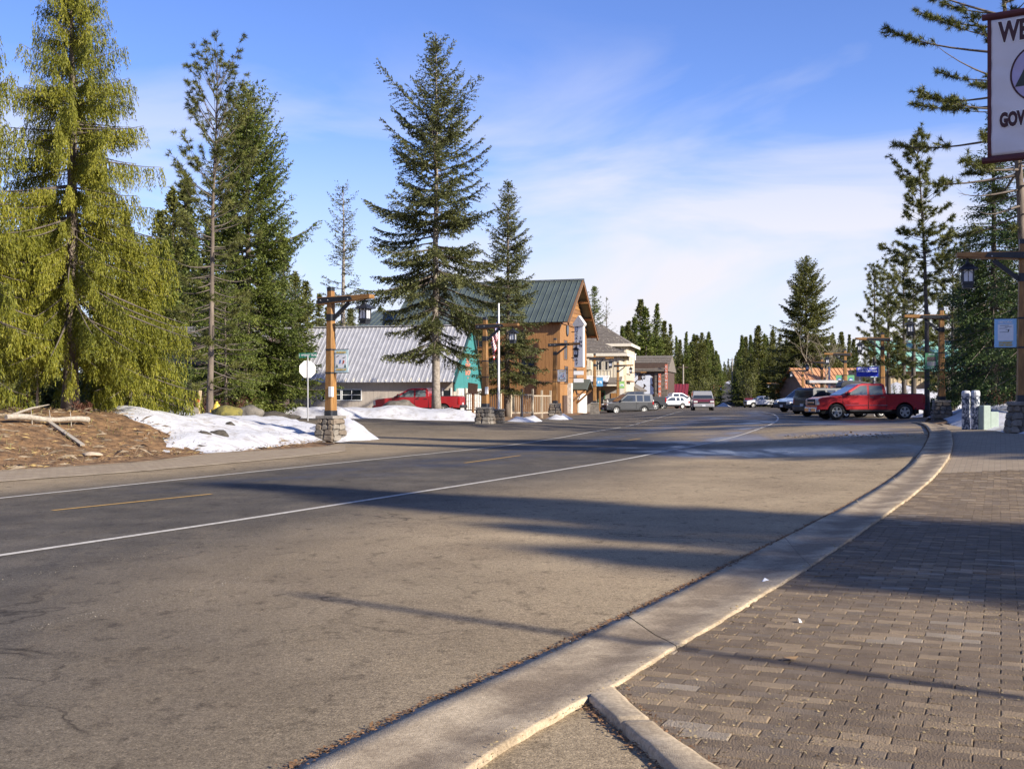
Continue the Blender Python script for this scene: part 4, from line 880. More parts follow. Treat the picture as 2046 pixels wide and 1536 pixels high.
# ---- taupe house with steep galvanised roof
def grey_house():
    P0 = at(908, 85); rz = R(-14.5)
    o = thing('metal_roofed_house', (P0.x, P0.y, 0), rz, 'taupe house with steep galvanised metal roof and teal gable', 'house')
    Lx, ze, zr, yr, yb, zb = 13.9, 3.05, 7.05, 4.1, 6.9, 2.2
    m = MB(); m.prism([(0.03, -0.4), (0.03, ze), (yr, zr - .2), (yb, zb), (yb, -0.4)], -Lx, -0.02, 'X'); m.build('wall', M_GREYW, o)
    boards('siding', -Lx, -0.05, -0.4, ze + .05, 0.02, M_GREYW, o, w=0.30, t=0.012)
    ov = 0.55; sl = (zr - ze) / yr
    xs = [-Lx - .35 + i * (Lx + .55) / 14 for i in range(15)]
    roof_panels('roof_panel', xs, (-ov, ze - sl * ov + .1), (yr, zr), M_GALV, o, rib=0.026, ribs=3, seam=0.09)
    roof_panels('roof_panel', [-Lx - .35, -Lx/2, .2], (yb + .1, zb + .1), (yr, zr + .01), M_GALV, o, rib=0.03, ribs=8, seam=0.06)
    m = MB(); m.cbox(-Lx/2 - .07, yr, zr + .05, Lx + .6, .3, .07); m.build('ridge_cap', M_GALV, o)
    for i in range(22):
        x = -Lx + .25 + i * (Lx - .3) / 21; r_ = MB(); r_.beam((x, 0.1, ze + .02), (x, -ov + .06, ze - sl * ov + .13), 0.06, 0.15); r_.build('rafter', M_CREAMT, o)
    # teal gable end with its lettering plates
    g = MB(); g.prism([(-.05, 1.95), (-.05, ze + .1), (yr, zr - .1), (yb + .15, zb - .1), (yb + .1, zb - .25)], 0.0, 0.06, 'X'); gb = g.build('gable', M_TEAL, o)
    boards('gable_boards', -.02, yb, 2.1, 7, 0.06, M_TEAL, o, w=0.3, t=.02, axis='y', proud=1, top=lambda y: (ze + .1 + (zr - ze - .25) * y / yr) if y < yr else lerp(zr - .15, zb - .1, (y - yr) / (yb - yr)))
    for k, (zz, tx) in enumerate(((4.3, 'SKI'), (3.85, 'RENT'), (3.35, 'SHOP'), (2.95, '•'))):
        text_part('lettering', tx, 0.52, mat('coral_letters', (0.62, 0.24, 0.15), .6, var=0), o, (0.11, 3.1, zz), rot=(R(90), 0, R(90)), bold=0.02)
    rk = MB(); rk.beam((.16, -ov, ze - sl*ov + .02), (.16, yr, zr - .06), .12, .2); rk.beam((.16, yr, zr - .06), (.16, yb + .3, zb - .3), .12, .2); rk.build('barge_board', mat('dark_teal_trim', (.02, .06, .06), .6, var=0), o)
    # stone end wall
    m = MB(); m.box(-.02, 0.22, 0.25, yb - .1, -.4, 2.15); m.build('end_wall', M_STONEW, o); stones_on(o, 0.25, yb - .1, -.3, 2.15, 0.22, [M_STONEW], 5, 8, axis='y', sgn=1, seed=4)
    m = MB(); m.box(-Lx - .55, -Lx + .02, -.25, 0.6, -.4, 2.35); m.build('corner_pillar', M_MORTAR, o); stones_on(o, -Lx - .55, -Lx + .02, -.35, 2.35, -.25, [M_STONEW], 8, 1, seed=5)
    # door, windows, vertical glazed slot
    m = MB(); m.box(-12.7, -11.55, -.03, .02, -.3, 2.02); d = m.build('door', mat('taupe_door', (.27, .235, .21), .6, var=.05), o); k = MB(); k.lathe([(0, -.1), (.04, -.09), (.04, -.05), (.02, -.04)], 10, 'Y'); h = k.build('handle', M_BLACK, d); h.location = (-11.68, 0, .95)
    m = MB()
    for a, b, c, e in ((-12.8, -12.7, -.3, 2.12), (-11.55, -11.45, -.3, 2.12), (-12.7, -11.55, 2.02, 2.12)): m.box(a, b, -.05, .02, c, e)
    m.build('door_frame', M_GREYW, o)
    window(o, -9.78, 1.3, 2.05, 1.5, 0.0, 2, 2); window(o, -8.12, 1.3, 2.05, 1.5, 0.0, 2, 2)
    m = MB(); m.box(-.85, -.3, -.03, .03, .2, 2.0); m.build('side_light', M_WIN, o); m = MB(); m.box(-.95, -.86, -.06, .02, -.3, 2.2); m.box(-.29, -.2, -.06, .02, -.3, 2.2); m.build('side_light_frame', M_WHITE, o)
grey_house()

# ---- honey-coloured timber lodge
def lodge():
    P0 = at(1119, 109.5); rz = math.atan2(-.30, .954)
    o = thing('timber_lodge', (P0.x, P0.y, 0), rz, 'three-storey honey timber lodge with green metal gable roof', 'lodge')
    Lx, ze, zr, yr, yb = 16.6, 8.95, 12.95, 5.1, 10.6
    m = MB(); m.prism([(0.05, -1), (0.05, ze), (yr, zr - .25), (yb, 8.2), (yb, -1)], -Lx, -.05, 'X'); m.build('wall', W_ORANGE, o)
    boards('siding', -Lx, 0, 3.1, ze, 0.05, W_ORANGE, o, w=0.36, t=0.035)
    boards('siding', -Lx, 0, -.6, 2.9, 0.05, W_ORANGE, o, w=0.42, t=0.03)
    gt = lambda y: lerp(ze, zr - .2, y / yr) if y < yr else lerp(zr - .2, 8.2, (y - yr) / (yb - yr))
    boards('gable_siding', 0.05, yb, 2.8, 9, -.05, W_ORANGE, o, w=0.36, t=.04, axis='y', proud=1, top=lambda y: min(gt(y), 8.6))
    # shingle courses in the gable peak
    for k in range(9):
        z0 = 8.62 + k * .42
        y0 = .05 + (z0 - ze) / (zr - .2 - ze) * yr if z0 > ze else .05; y1 = yb - max(0, (z0 - 8.2)) / (zr - .2 - 8.2) * (yb - yr)
        if y1 - y0 < .3: continue
        c = MB(); c.add([(-.05, y0, z0), (.03, y0, z0), (.03, y1, z0), (-.05, y1, z0), (-.05, y0 + .3, z0 + .41), (-.02, y0 + .3, z0 + .41), (-.02, y1 - .3, z0 + .41), (-.05, y1 - .3, z0 + .41)], [(0,3,2,1),(4,5,6,7),(0,1,5,4),(1,2,6,5),(2,3,7,6),(3,0,4,7)]); c.build('shingle_course', W_TRIM if k % 2 else W_ORANGE, o)
    sl = (zr - ze) / yr; n = 32; xs = [-Lx - .5 + i * (Lx + 1.6) / n for i in range(n + 1)]
    roof_panels('roof_panel', xs, (-.7, ze - sl * .7 + .25), (yr, zr + .18), M_GRNROOF, o, rib=0.07, ribs=1, seam=0.03, thick=.08)
    sb = (zr - 8.2) / (yb - yr); roof_panels('roof_panel', [-Lx - .5, -Lx * .5, 1.1], (yb + .8, 8.2 - sb * .8 + .25), (yr, zr + .19), M_GRNROOF, o, rib=.05, ribs=6, seam=.05, thick=.08)
    m = MB(); m.cbox(-Lx/2 + .3, yr, zr + .26, Lx + 1.6, .34, .08); m.build('ridge_cap', M_GRNROOF, o)
    m = MB(); m.beam((1.0, -.72, ze - sl*.7 + .05), (1.0, yr, zr + .02), .14, .34); m.beam((1.0, yr, zr + .02), (1.0, yb + .82, 8.2 - sb*.8 + .05), .14, .34); m.build('barge_board', W_TRIM, o)
    for q in (.33, .66, 1.0):
        m = MB(); yy = lerp(yr, yb + .5, q); m.beam((-.1, yy, lerp(zr, 8.1, q) - .3), (.98, yy, lerp(zr, 8.1, q) - .3), .16, .2); m.build('outrigger', W_ORANGE, o)
    m = MB(); m.beam((.04, .3, 8.7), (.04, yb - .2, 8.5), .14, .3); m.build('tie_beam', W_TRIM, o)
    m = MB(); m.box(-Lx, .02, -.02, .04, 2.88, 3.12); m.build('belt_board', W_TRIM, o)
    m = MB(); m.lathe([(0, .05), (.62, .05), (.62, .0)], 24, 'X'); w_ = m.build('round_window', M_BLACK, o); w_.location = (-.02, 2.6, 8.05); w_.scale = (2, .7, 1)
    m = MB(); m.lathe([(0, .02), (.5, .02)], 24, 'X'); p_ = m.build('pane', M_WIN, w_); p_.location = (.035, 0, 0)
    for cx in (-13.2, -10.2, -6.6, -3.2): window(o, cx, 3.7, 5.3, 1.3, 0.0, 2, 2, W_TRIM)
    for cx in (-15.2, -12, -8.2, -4.1): window(o, cx, 6.4, 7.9, 1.3, 0.0, 2, 1, W_TRIM)
    for cy, z0, z1, w_ in ((2.0, 5.2, 7.0, 1.1), (5.4, 5.2, 7.0, 1.1), (8.2, 5.2, 7.0, 1.0), (2.2, 2.9, 4.5, 1.2), (5.6, 3.0, 4.4, 1.2)): window(o, cy, z0, z1, w_, 0.0, 2, 1, W_TRIM, axis='y', sgn=1)
    for cx in (-11, -8, -5): 
        m = MB(); m.box(cx - .5, cx + .5, -.03, .03, -.4, 1.9); m.build('lower_window', M_WIN, o)
    m = MB(); m.prism([(1.2, -1), (1.2, 8.6), (5, 10.2), (9, 8.6), (9, -1)], -Lx - 4.6, -Lx - .06, 'X'); m.build('annexe_wall', W_ORANGE, o); roof_panels('roof_panel', [-Lx - 5 + i * .55 for i in range(10)], (.7, 8.6), (5, 10.5), M_GRNROOF, o, rib=.06)
    # stone pier, entry with little green roof, doors
    m = MB(); m.box(-.05, .35, 2.9, 3.5, -1, 2.9); m.build('stone_pier', M_STONEW, o); m = MB(); m.box(-.05, .12, 1.0, 2.3, -1, 1.7); m.build('door', W_DARK, o); m = MB(); m.box(-.05, .10, 4.6, 5.8, -1, 1.6); m.build('door', W_TRIM, o)
    a = MB(); a.prism([(3.7, 2.3), (5.2, 3.3), (6.7, 2.3), (6.6, 2.2), (5.2, 3.12), (3.8, 2.2)], 0.05, 1.7, 'X'); a.build('entry_roof', M_GRNROOF, o)
    for yy in (3.9, 6.5):
        b = MB(); b.beam((.1, yy, 1.0), (1.5, yy, 2.25), .14, .16); b.build('bracket', W_TRIM, o)
    m = MB(); m.box(.0, .14, 6.6, 10.2, -1, 1.9); m.build('stone_panel', M_STONEW, o)
lodge()
# tall white hotel sign and the two boards below it
P = at(1158, 107); o = thing('hotel_sign', (P.x, P.y, 0), R(-30), 'tall white vertical hotel sign with pointed cap on the lodge front', 'sign')
m = MB(); m.cbox(0, 0, 6.3, .92, .35, 4.0); m.build('panel', M_WHITE, o, bevel=.03); m = MB(); m.prism([(-.62, 8.3), (0, 9.1), (.62, 8.3), (.5, 8.1), (-.5, 8.1)], -.26, .26, 'Y'); m.build('cap', mat('grey_white_cap', (.55, .52, .48), .7, var=.1), o)
for i, ch in enumerate('HUCKLEBERRY'): text_part('letter', ch, .36, M_BLACK, o, (-.2, -.185, 8.0 - i * .34), bold=.008)
for i, ch in enumerate('INN'): text_part('letter', ch, .36, M_BLACK, o, (.22, -.185, 7.0 - i * .36), bold=.008)
m = MB(); m.beam((-.9, .1, 7.6), (-.4, .1, 7.6), .08, .08); m.beam((-.9, .1, 5.2), (-.4, .1, 5.2), .08, .08); m.build('bracket', M_BLACK, o)
for zz, lb in ((3.75, 'upper'), (3.05, 'lower')):
    P = at(1156, 106); o = thing('hanging_board', (P.x, P.y, zz), R(-14), f'{lb} of two plain white boards hung below the hotel sign', 'sign'); m = MB(); m.cbox(0, 0, 0, .92, .06, .36); m.build('board', M_WHITE, o, bevel=.01); m = MB(); m.beam((-.9, 0, .24), (.46, 0, .24), .04, .04); m.build('bar', M_BLACK, o)

# ---- cream house with brown shake roofs
def hip(root, x0, x1, y0, y1, ze, rx0, rx1, ry, zr, name='roof', mtl=None, t=.16):
    m = MB(); m.add([(x0,y0,ze),(x1,y0,ze),(x1,y1,ze),(x0,y1,ze),(rx0,ry,zr),(rx1,ry,zr),(x0,y0,ze-t),(x1,y0,ze-t),(x1,y1,ze-t),(x0,y1,ze-t)], [(0,1,5,4),(1,2,5),(2,3,4,5),(3,0,4),(6,9,8,7),(0,6,7,1),(1,7,8,2),(2,8,9,3),(3,9,6,0)])
    r_ = m.build(name, mtl or M_SHAKE, root)
    f = MB(); f.box(x0 - .03, x1 + .03, y0 - .05, y0 - .005, ze - .28, ze + .03); f.box(x1 + .005, x1 + .05, y0 - .05, y1, ze - .28, ze + .03); f.build('fascia', M_CREAMT, r_)
    # shake courses and scattered pale shakes on the front slope
    n = 14
    for i in range(1, n):
        a = i / n; b = (i + .55) / n; q = [(lerp(x0, rx0, a), lerp(y0, ry, a), lerp(ze, zr, a)), (lerp(x1, rx1, a), lerp(y0, ry, a), lerp(ze, zr, a)), (lerp(x1, rx1, b), lerp(y0, ry, b), lerp(ze, zr, b)), (lerp(x0, rx0, b), lerp(y0, ry, b), lerp(ze, zr, b))]
        c = MB(); c.add([(p[0], p[1] - .02, p[2] + .05) for p in q[:2]] + [(p[0], p[1], p[2] + .008) for p in q[2:]] + [(p[0], p[1], p[2] - .01) for p in q], [(0,1,2,3),(0,4,5,1),(1,5,6,2),(3,2,6,7),(0,3,7,4)]); c.build('shingle_course', mtl or M_SHAKE, r_)
    rg = random.Random(int(x1 * 100)); c = MB()
    for i in range(60):
        v = rg.random() ** 1.2; u = rg.random(); x = lerp(lerp(x0, rx0, v), lerp(x1, rx1, v), u); y = lerp(y0, ry, v); z = lerp(ze, zr, v) + .055; c.cbox(x, y, z, .12, .10, .03)
    c.build('new_shake', M_CREAMT, r_)['kind'] = 'stuff'
    return r_
def cream_house():
    P0 = at(1166, 128); o = thing('cream_house', (P0.x, P0.y, 0), R(-12), 'cream board-and-batten house with brown shake hip roofs and snowy porch', 'house')
    m = MB(); m.box(-6, 4.3, 4.2, 13, -.8, 7.5); m.build('rear_wall', M_CREAM, o); boards('batten', 2.4, 4.3, 4, 7.4, 4.2, M_CREAMT, o, w=.32, t=.03, gap=.26)
    boards('batten', 4.3, 12.9, 4, 7.4, 4.3, M_CREAMT, o, w=.32, t=.03, gap=.26, axis='y', proud=1)
    hip(o, -6.5, 4.9, 3.6, 13.6, 7.6, -3.5, 1.0, 8.4, 10.1)
    m = MB(); m.box(-6, 4.0, 0, 4.2, 3.2, 6.3); m.build('upper_wall', M_CREAM, o); boards('batten', .4, 4.0, 3.7, 6.1, 0, M_CREAMT, o, w=.34, t=.03, gap=.28)
    hip(o, -6.5, 4.9, -.5, 6.6, 6.35, -3.4, -.6, 4.4, 8.75)
    m = MB(); m.box(-6, 4.0, .6, 4.2, -.8, 3.2); m.build('lower_wall', mat('grey_stucco', (.34, .31, .27), .8, var=.1), o)
    window(o, 1.75, 4.55, 5.5, .62, 0, 1, 1, M_CREAMT); window(o, 2.6, 4.55, 5.5, .62, 0, 1, 1, M_CREAMT)
    for yy in (6.5, 9): window(o, yy, 5.4, 6.7, .8, 4.3, 1, 1, M_CREAMT, axis='y', sgn=1)
    m = MB(); m.box(-.6, .9, -.6, 1.6, 4.6, 6.0); m.build('dormer', M_CREAM, o); window(o, .2, 5.0, 5.6, .62, -.6, 1, 1, M_CREAMT); m = MB(); m.prism([(-.9, 6.0), (1.2, 6.0), (1.1, 6.25), (-.9, 6.35)], -.8, 1.8, 'Y'); m.build('dormer_roof', M_CREAMT, o)
    m = MB(); m.prism([(-1.6, 3.0), (-1.6, 3.14), (.3, 3.85), (.3, 3.7)], -6, 4.3, 'X'); m.build('porch_roof', M_SHAKE, o)
    m = MB(); m.prism([(-1.5, 3.2), (-1.2, 3.45), (.2, 4.05), (.2, 3.86)], -4, 2.9, 'X'); m.build('porch_snow', M_SNOW, o, bevel=.06)
    for x in (-.2, 2.0, 4.0):
        m = MB(); m.cbox(x, -1.4, 1.1, .18, .18, 3.9); m.build('post', W_ORANGE, o)
    m = MB(); m.box(1.55, 2.35, .54, .6, -.6, 2.3); d = m.build('door', mat('green_door', (.07, .16, .09), .5, var=.1), o); m = MB(); m.box(1.68, 2.22, .52, .538, .6, 2.1); m.build('pane', M_WIN, d)
    m = MB(); m.box(3.0, 3.7, .52, .6, -.3, 2.0); m.build('wood_panel', W_ORANGE, o)
    m = MB(); m.box(-6, 4.3, -1.55, .6, 2.75, 3.0); m.build('porch_beam', M_CREAMT, o)
    for i in range(9):
        m = MB(); m.cbox(4.75, 4.4 + i * .4, 3.9, .04, .04, .95); m.build('baluster', M_CREAMT, o)
    m = MB(); m.box(4.3, 4.8, 4.2, 8, 3.3, 3.42); m.box(4.7, 4.8, 4.2, 8, 4.36, 4.44); m.build('balcony', W_TRIM, o)
cream_house()

# ---- brown shingled shop with the white mural
P0 = at(1256, 150); o = thing('mural_shop', (P0.x, P0.y, 0), R(-14), 'brown shingled shop with white mountain mural and tall red signs', 'shop')
m = MB(); m.box(0, 5.0, 0, 9, -1, 6.0); m.build('wall', W_DARK, o)
m = MB(); m.prism([(-.5, 4.9), (-.5, 5.1), (4.5, 7.1), (9.4, 5.1), (9.4, 4.9)], -.6, 5.2, 'X'); m.build('roof', M_SHAKE, o)
for k in range(8):
    c = MB(); yy = -.5 + k * .6; zz = 5.1 + k * .24; c.box(-.62, 5.22, yy, yy + .55, zz + .04, zz + .09); c.build('shingle_course', M_SHAKE, o)
for k in range(10):
    c = MB(); c.box(3.4, 5.05, -.08, .0, -.6 + k * .6, -.04 + k * .6); c.build('shingle_course', M_SHAKE, o)
rg = random.Random(5)
for cx, cz, r_ in ((.7, 4.1, .55), (1.5, 3.2, .6), (2.4, 3.8, .8), (2.6, 2.4, .75), (2.3, 1.0, .7), (2.6, -.2, .7), (.4, 3.2, .35), (1.3, 1.2, .5)):
    poly = [(cx + r_ * rg.uniform(.65, 1.1) * math.cos(t * .5236), cz + r_ * rg.uniform(.8, 1.2) * math.sin(t * .5236)) for t in range(12)]
    c = MB(); c.prism(poly, -.06 - rg.uniform(0, .02), 0, 'Y'); c.build('mural_patch', mat('mural_white', (.66, .68, .72), .7, var=.1), o)
m = MB(); m.lathe([(0, 0), (.14, 0), (.14, 1.0), (.2, 1.02), (.2, 1.15), (0, 1.2)], 12); c = m.build('chimney', mat('zinc', (.6, .6, .6), .4, var=.1, metal=.5), o); c.location = (.4, 3.0, 6.2)
for x, z0, z1, s in ((4.1, 1.2, 4.6, 'LODGE'), (4.95, 2.6, 5.8, 'CLOTHES')):
    b = MB(); b.cbox(x, -.5, (z0+z1)/2, .34, .08, z1 - z0); bo = b.build('vertical_sign', mat('coral_sign', (.55, .16, .09), .6, var=.08), o)
    for i, ch in enumerate(s): text_part('letter', ch, .36, M_WHITE, bo, (x, -.56, z1 - .35 - i * (z1 - z0) / len(s) * .95), bold=.008)
# small honey-wood shop front between cream house and mural shop
P0 = at(1243, 140); o = thing('wooden_shop', (P0.x, P0.y, 0), R(-14), 'low honey-wood shop front between cream house and mural shop', 'shop')
m = MB(); m.box(-1.4, 1.9, 0, 6, -1, 2.4); m.build('wall', W_ORANGE, o); boards('siding', -1.4, 1.9, -.6, 2.3, 0, W_ORANGE, o, w=.3); m = MB(); m.prism([(-1.7, 2.4), (0.3, 3.6), (2.3, 2.4), (2.2, 2.25), (-1.6, 2.25)], -.6, 6, 'Y'); m.build('roof', M_SHAKE, o)
window(o, -.3, .6, 1.7, 1.2, -.03, 2, 1, W_TRIM)
# red roofed low building
P0 = at(1328, 172); o = thing('red_roofed_shop', (P0.x, P0.y, 0), R(-12), 'low shop with dark red metal roof behind white pickup', 'shop')
m = MB(); m.box(0, 3.2, 0, 7, -1, 1.9); m.build('wall', M_REDW, o); roof_panels('roof_panel', [-.2 + i * .45 for i in range(9)], (-.6, 1.7), (3.4, 3.6), mat('dark_red_roof', (.20, .025, .03), .5, var=.1), o, rib=.05)
window(o, 1.0, .4, 1.3, .9, -.02, 2, 1); window(o, 2.4, .4, 1.3, .7, -.02, 1, 1)
# orange metal roof building on the right
P0 = at(1605, 142); o = thing('orange_roofed_building', (P0.x, P0.y, 0), R(6), 'low building with large copper-orange ribbed metal roof', 'building')
m = MB(); m.prism([(.5, -.8), (.5, 2.6), (5, 5.0), (9.5, 2.6), (9.5, -.8)], .3, 10.4, 'X'); m.build('wall', W_DARK, o); roof_panels('roof_panel', [0 + i * .53 for i in range(21)], (-.4, 2.2), (5, 5.3), M_RUST, o, rib=.07, seam=.04); roof_panels('roof_panel', [0, 5.3, 10.6], (10.4, 2.2), (5, 5.3), M_RUST, o, ribs=8, rib=.05)
# mint roof building behind the pines
P0 = at(1772, 97); o = thing('mint_roofed_building', (P0.x, P0.y, 0), R(4), 'tan building with mint green metal roof behind the pines', 'building')
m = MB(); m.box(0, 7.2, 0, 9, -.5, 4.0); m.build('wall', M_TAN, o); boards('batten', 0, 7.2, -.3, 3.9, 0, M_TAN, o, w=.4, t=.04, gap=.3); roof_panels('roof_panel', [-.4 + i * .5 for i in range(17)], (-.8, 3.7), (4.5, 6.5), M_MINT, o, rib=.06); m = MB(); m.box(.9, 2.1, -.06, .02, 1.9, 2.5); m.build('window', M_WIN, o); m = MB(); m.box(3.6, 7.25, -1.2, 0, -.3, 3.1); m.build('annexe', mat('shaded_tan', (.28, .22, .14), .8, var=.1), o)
# ---- dark shake-roofed cabin on the left
def cabin():
    P0 = at(400, 60); o = thing('shake_roofed_cabin', (P0.x, P0.y, 0), R(8), 'dark brown cabin with grey shake roof behind the pines', 'cabin')
    m = MB(); m.prism([(0, -.5), (0, 3.0), (3.6, 5.2), (7, 3.0), (7, -.5)], -1.3, 4.2, 'X'); m.build('wall', W_DARK, o); boards('siding', -1.3, 4.2, -.3, 3.0, 0, W_DARK, o, w=.2)
    rg = random.Random(9); n = 24
    for i in range(n):
        a = i / n; y = lerp(-.7, 3.6, a); z = lerp(2.6, 5.35, a) + .25 * math.sin(a * 3.14) * -1; x = -2.1; c = MB()
        while x < 4.4:
            w = rg.uniform(.14, .26); d = rg.uniform(-.03, .03); c.add([(x+.01, y-d, z+.03), (x+w-.01, y-d, z+.03), (x+w-.01, y+.3, z+.17), (x+.01, y+.3, z+.17), (x+.01, y-d, z-.01), (x+w-.01, y-d, z-.01), (x+w-.01, y+.3, z+.12), (x+.01, y+.3, z+.12)], [(0,1,2,3),(4,7,6,5),(0,4,5,1),(1,5,6,2),(3,7,4,0)]); x += w
        c.build('shingle_course', M_SHAKEG, o)
    for i in range(20):        # the swept-down flank of the roof on the left
        a = i / 20; c = MB(); y = -.6 + .1 * math.sin(i)
        c.add([(-2.1 + .9*a*a, y, 2.7 - 2.8*a), (-1.5 + .9*a*a, y - .25, 2.7 - 2.8*a), (-1.5 + .9*a*a, y - .2, 2.95 - 2.8*a), (-2.1 + .9*a*a, y + .05, 2.95 - 2.8*a), (-2.1 + .9*a*a, 4, 2.7 - 2.8*a), (-2.1 + .9*a*a, 4, 2.95 - 2.8*a)], [(0,1,2,3),(0,3,5,4)]); c.build('shingle_course', M_SHAKEG, o)
    m = MB(); m.cbox(.1, -.75, 2.5, .9, .5, .03); m.build('porch_flashing', M_GALV, o)
    m = MB(); m.box(1.0, 1.6, -.06, .02, .2, 2.2); m.build('door', W_TRIM, o)
cabin()
P0 = at(42, 62); o = thing('red_shed', (P0.x, P0.y, 0), 0, 'red shed glimpsed through the cedars at far left', 'shed')
m = MB(); m.box(-1.6, 1.3, 0, 4, -.5, 1.9); m.build('wall', M_REDW, o); boards('siding', -1.6, 1.3, .3, 1.9, 0, M_REDW, o, w=.25); m = MB(); m.prism([(-1.9, 1.9), (-.1, 3.2), (1.6, 1.9)], -.4, 4.3, 'Y'); m.build('roof', mat('red_roof', (.26, .03, .02), .6, var=.1), o); m = MB(); m.box(-1.6, 1.3, -.05, 0, 1.72, 1.84); m.build('trim', M_TEAL, o)
# ================================================================== STREET LAMPS
W_POST = wood_mat('honey_lamp_timber', (0.150, 0.062, 0.014), (0.36, 0.185, 0.052), 'Z', 3.4)
W_BEAM = wood_mat('honey_beam_timber', (0.150, 0.062, 0.014), (0.36, 0.185, 0.052), 'X', 3.4)
M_LGLASS = mat('frosted_lamp_glass', (0.62, 0.62, 0.64), 0.35, var=0.06, spec=0.6)
M_STEEL = mat('lamp_steel', (0.022, 0.024, 0.030), 0.5, var=0.2, scale=8, metal=0.2)
M_CAPST = mat('cap_stone', (0.16, 0.14, 0.115), 0.9, scale=6, col2=(0.26, 0.23, 0.195), bump=0.7, bscale=14)
BAN = {k: mat('banner_' + k, c, 0.7, var=0.04) for k, c in {'mint': (.52, .68, .68), 'sky': (.33, .58, .80), 'green': (.13, .36, .17), 'blue': (.10, .30, .52), 'white': (.70, .73, .76), 'leaf': (.24, .44, .14)}.items()}
M_GOLD = mat('gold_print', (.62, .42, .10), .7, var=0); M_PRW = mat('white_print', (.80, .80, .80), .7, var=.04); M_PRD = mat('dark_print', (.05, .06, .06), .7, var=0); M_PRB = mat('blue_print', (.07, .18, .40), .7, var=0); M_PRR = mat('red_print', (.48, .10, .06), .7, var=0)
def stone_base(root, bw=0.88, tw=0.64, h=0.80, hi=True, seed=0):
    rg = random.Random(seed)
    def fr(w0, w1, z0, z1, mb):
        a, b = w0/2, w1/2; mb.add([(-a,-a,z0),(a,-a,z0),(a,a,z0),(-a,a,z0),(-b,-b,z1),(b,-b,z1),(b,b,z1),(-b,b,z1)], [(0,3,2,1),(4,5,6,7),(0,1,5,4),(1,2,6,5),(2,3,7,6),(3,0,4,7)])
    m = MB(); fr(bw - (.06 if hi else 0), tw - (.06 if hi else 0), -.25, h - .06, m); b = m.build('stone_base', M_MORTAR if hi else M_STONE[0], root)
    c = MB(); fr(tw + .10, tw + .08, h - .07, h + .03, c); c.build('cap_stone', M_CAPST, b, bevel=.02)
    if not hi: return b
    rows = 4
    for f in range(4):
        for r in range(rows):
            z0, z1 = (h - .06) * r / rows, (h - .06) * (r + 1) / rows; n = rg.choice((2, 2, 3, 1)); cuts = [0] + sorted((i + rg.uniform(-.2, .2)) / n for i in range(1, n)) + [1]
            for u0, u1 in zip(cuts[:-1], cuts[1:]):
                def P(u, z, d):
                    w = lerp(bw - .05, tw - .05, z / h) / 2; x = lerp(-w, w, u); y = -w - d; a = f * math.pi / 2
                    return (x * math.cos(a) - y * math.sin(a), x * math.sin(a) + y * math.cos(a), z)
                g = .018; d = rg.uniform(.02, .05); q = [(u0+g+rg.uniform(0,.05), z0+rg.uniform(-.02,.03)), (u1-g-rg.uniform(0,.07), z0+rg.uniform(-.02,.03)), (u1-g*.5, lerp(z0,z1,rg.uniform(.35,.7))), (u1-g-rg.uniform(.02,.12), z1+rg.uniform(-.03,.01)), (u0+g+rg.uniform(.02,.12), z1+rg.uniform(-.03,.01)), (u0+g*.5, lerp(z0,z1,rg.uniform(.3,.65)))]
                cu, cz = sum(p[0] for p in q)/6, sum(p[1] for p in q)/6
                m = MB(); vs = [P(u, z, -.04) for u, z in q] + [P(u, z, d*.6) for u, z in q] + [P(lerp(u, cu, .22), lerp(z, cz, .22), d + .01) for u, z in q]
                m.add(vs, [tuple(range(12, 18))] + [(6+i, 6+(i+1) % 6, 12+(i+1) % 6, 12+i) for i in range(6)] + [(i, (i+1) % 6, 6+(i+1) % 6, 6+i) for i in range(6)]); m.build('stone', rg.choice(M_STONE), b)
    return b
def frustum_oct(mb, w0, w1, z0, z1, ch=0.25):
    for k, (w, z) in enumerate(((w0, z0), (w1, z1))):
        a = w / 2; c = a * (1 - ch); vs = [(-c,-a,z),(c,-a,z),(a,-c,z),(a,c,z),(c,a,z),(-c,a,z),(-a,c,z),(-a,-c,z)]
        if k == 0: v0 = vs
    mb.add(v0 + vs, [tuple(range(7, -1, -1)), tuple(range(8, 16))] + [(i, (i+1) % 8, 8 + (i+1) % 8, 8 + i) for i in range(8)])
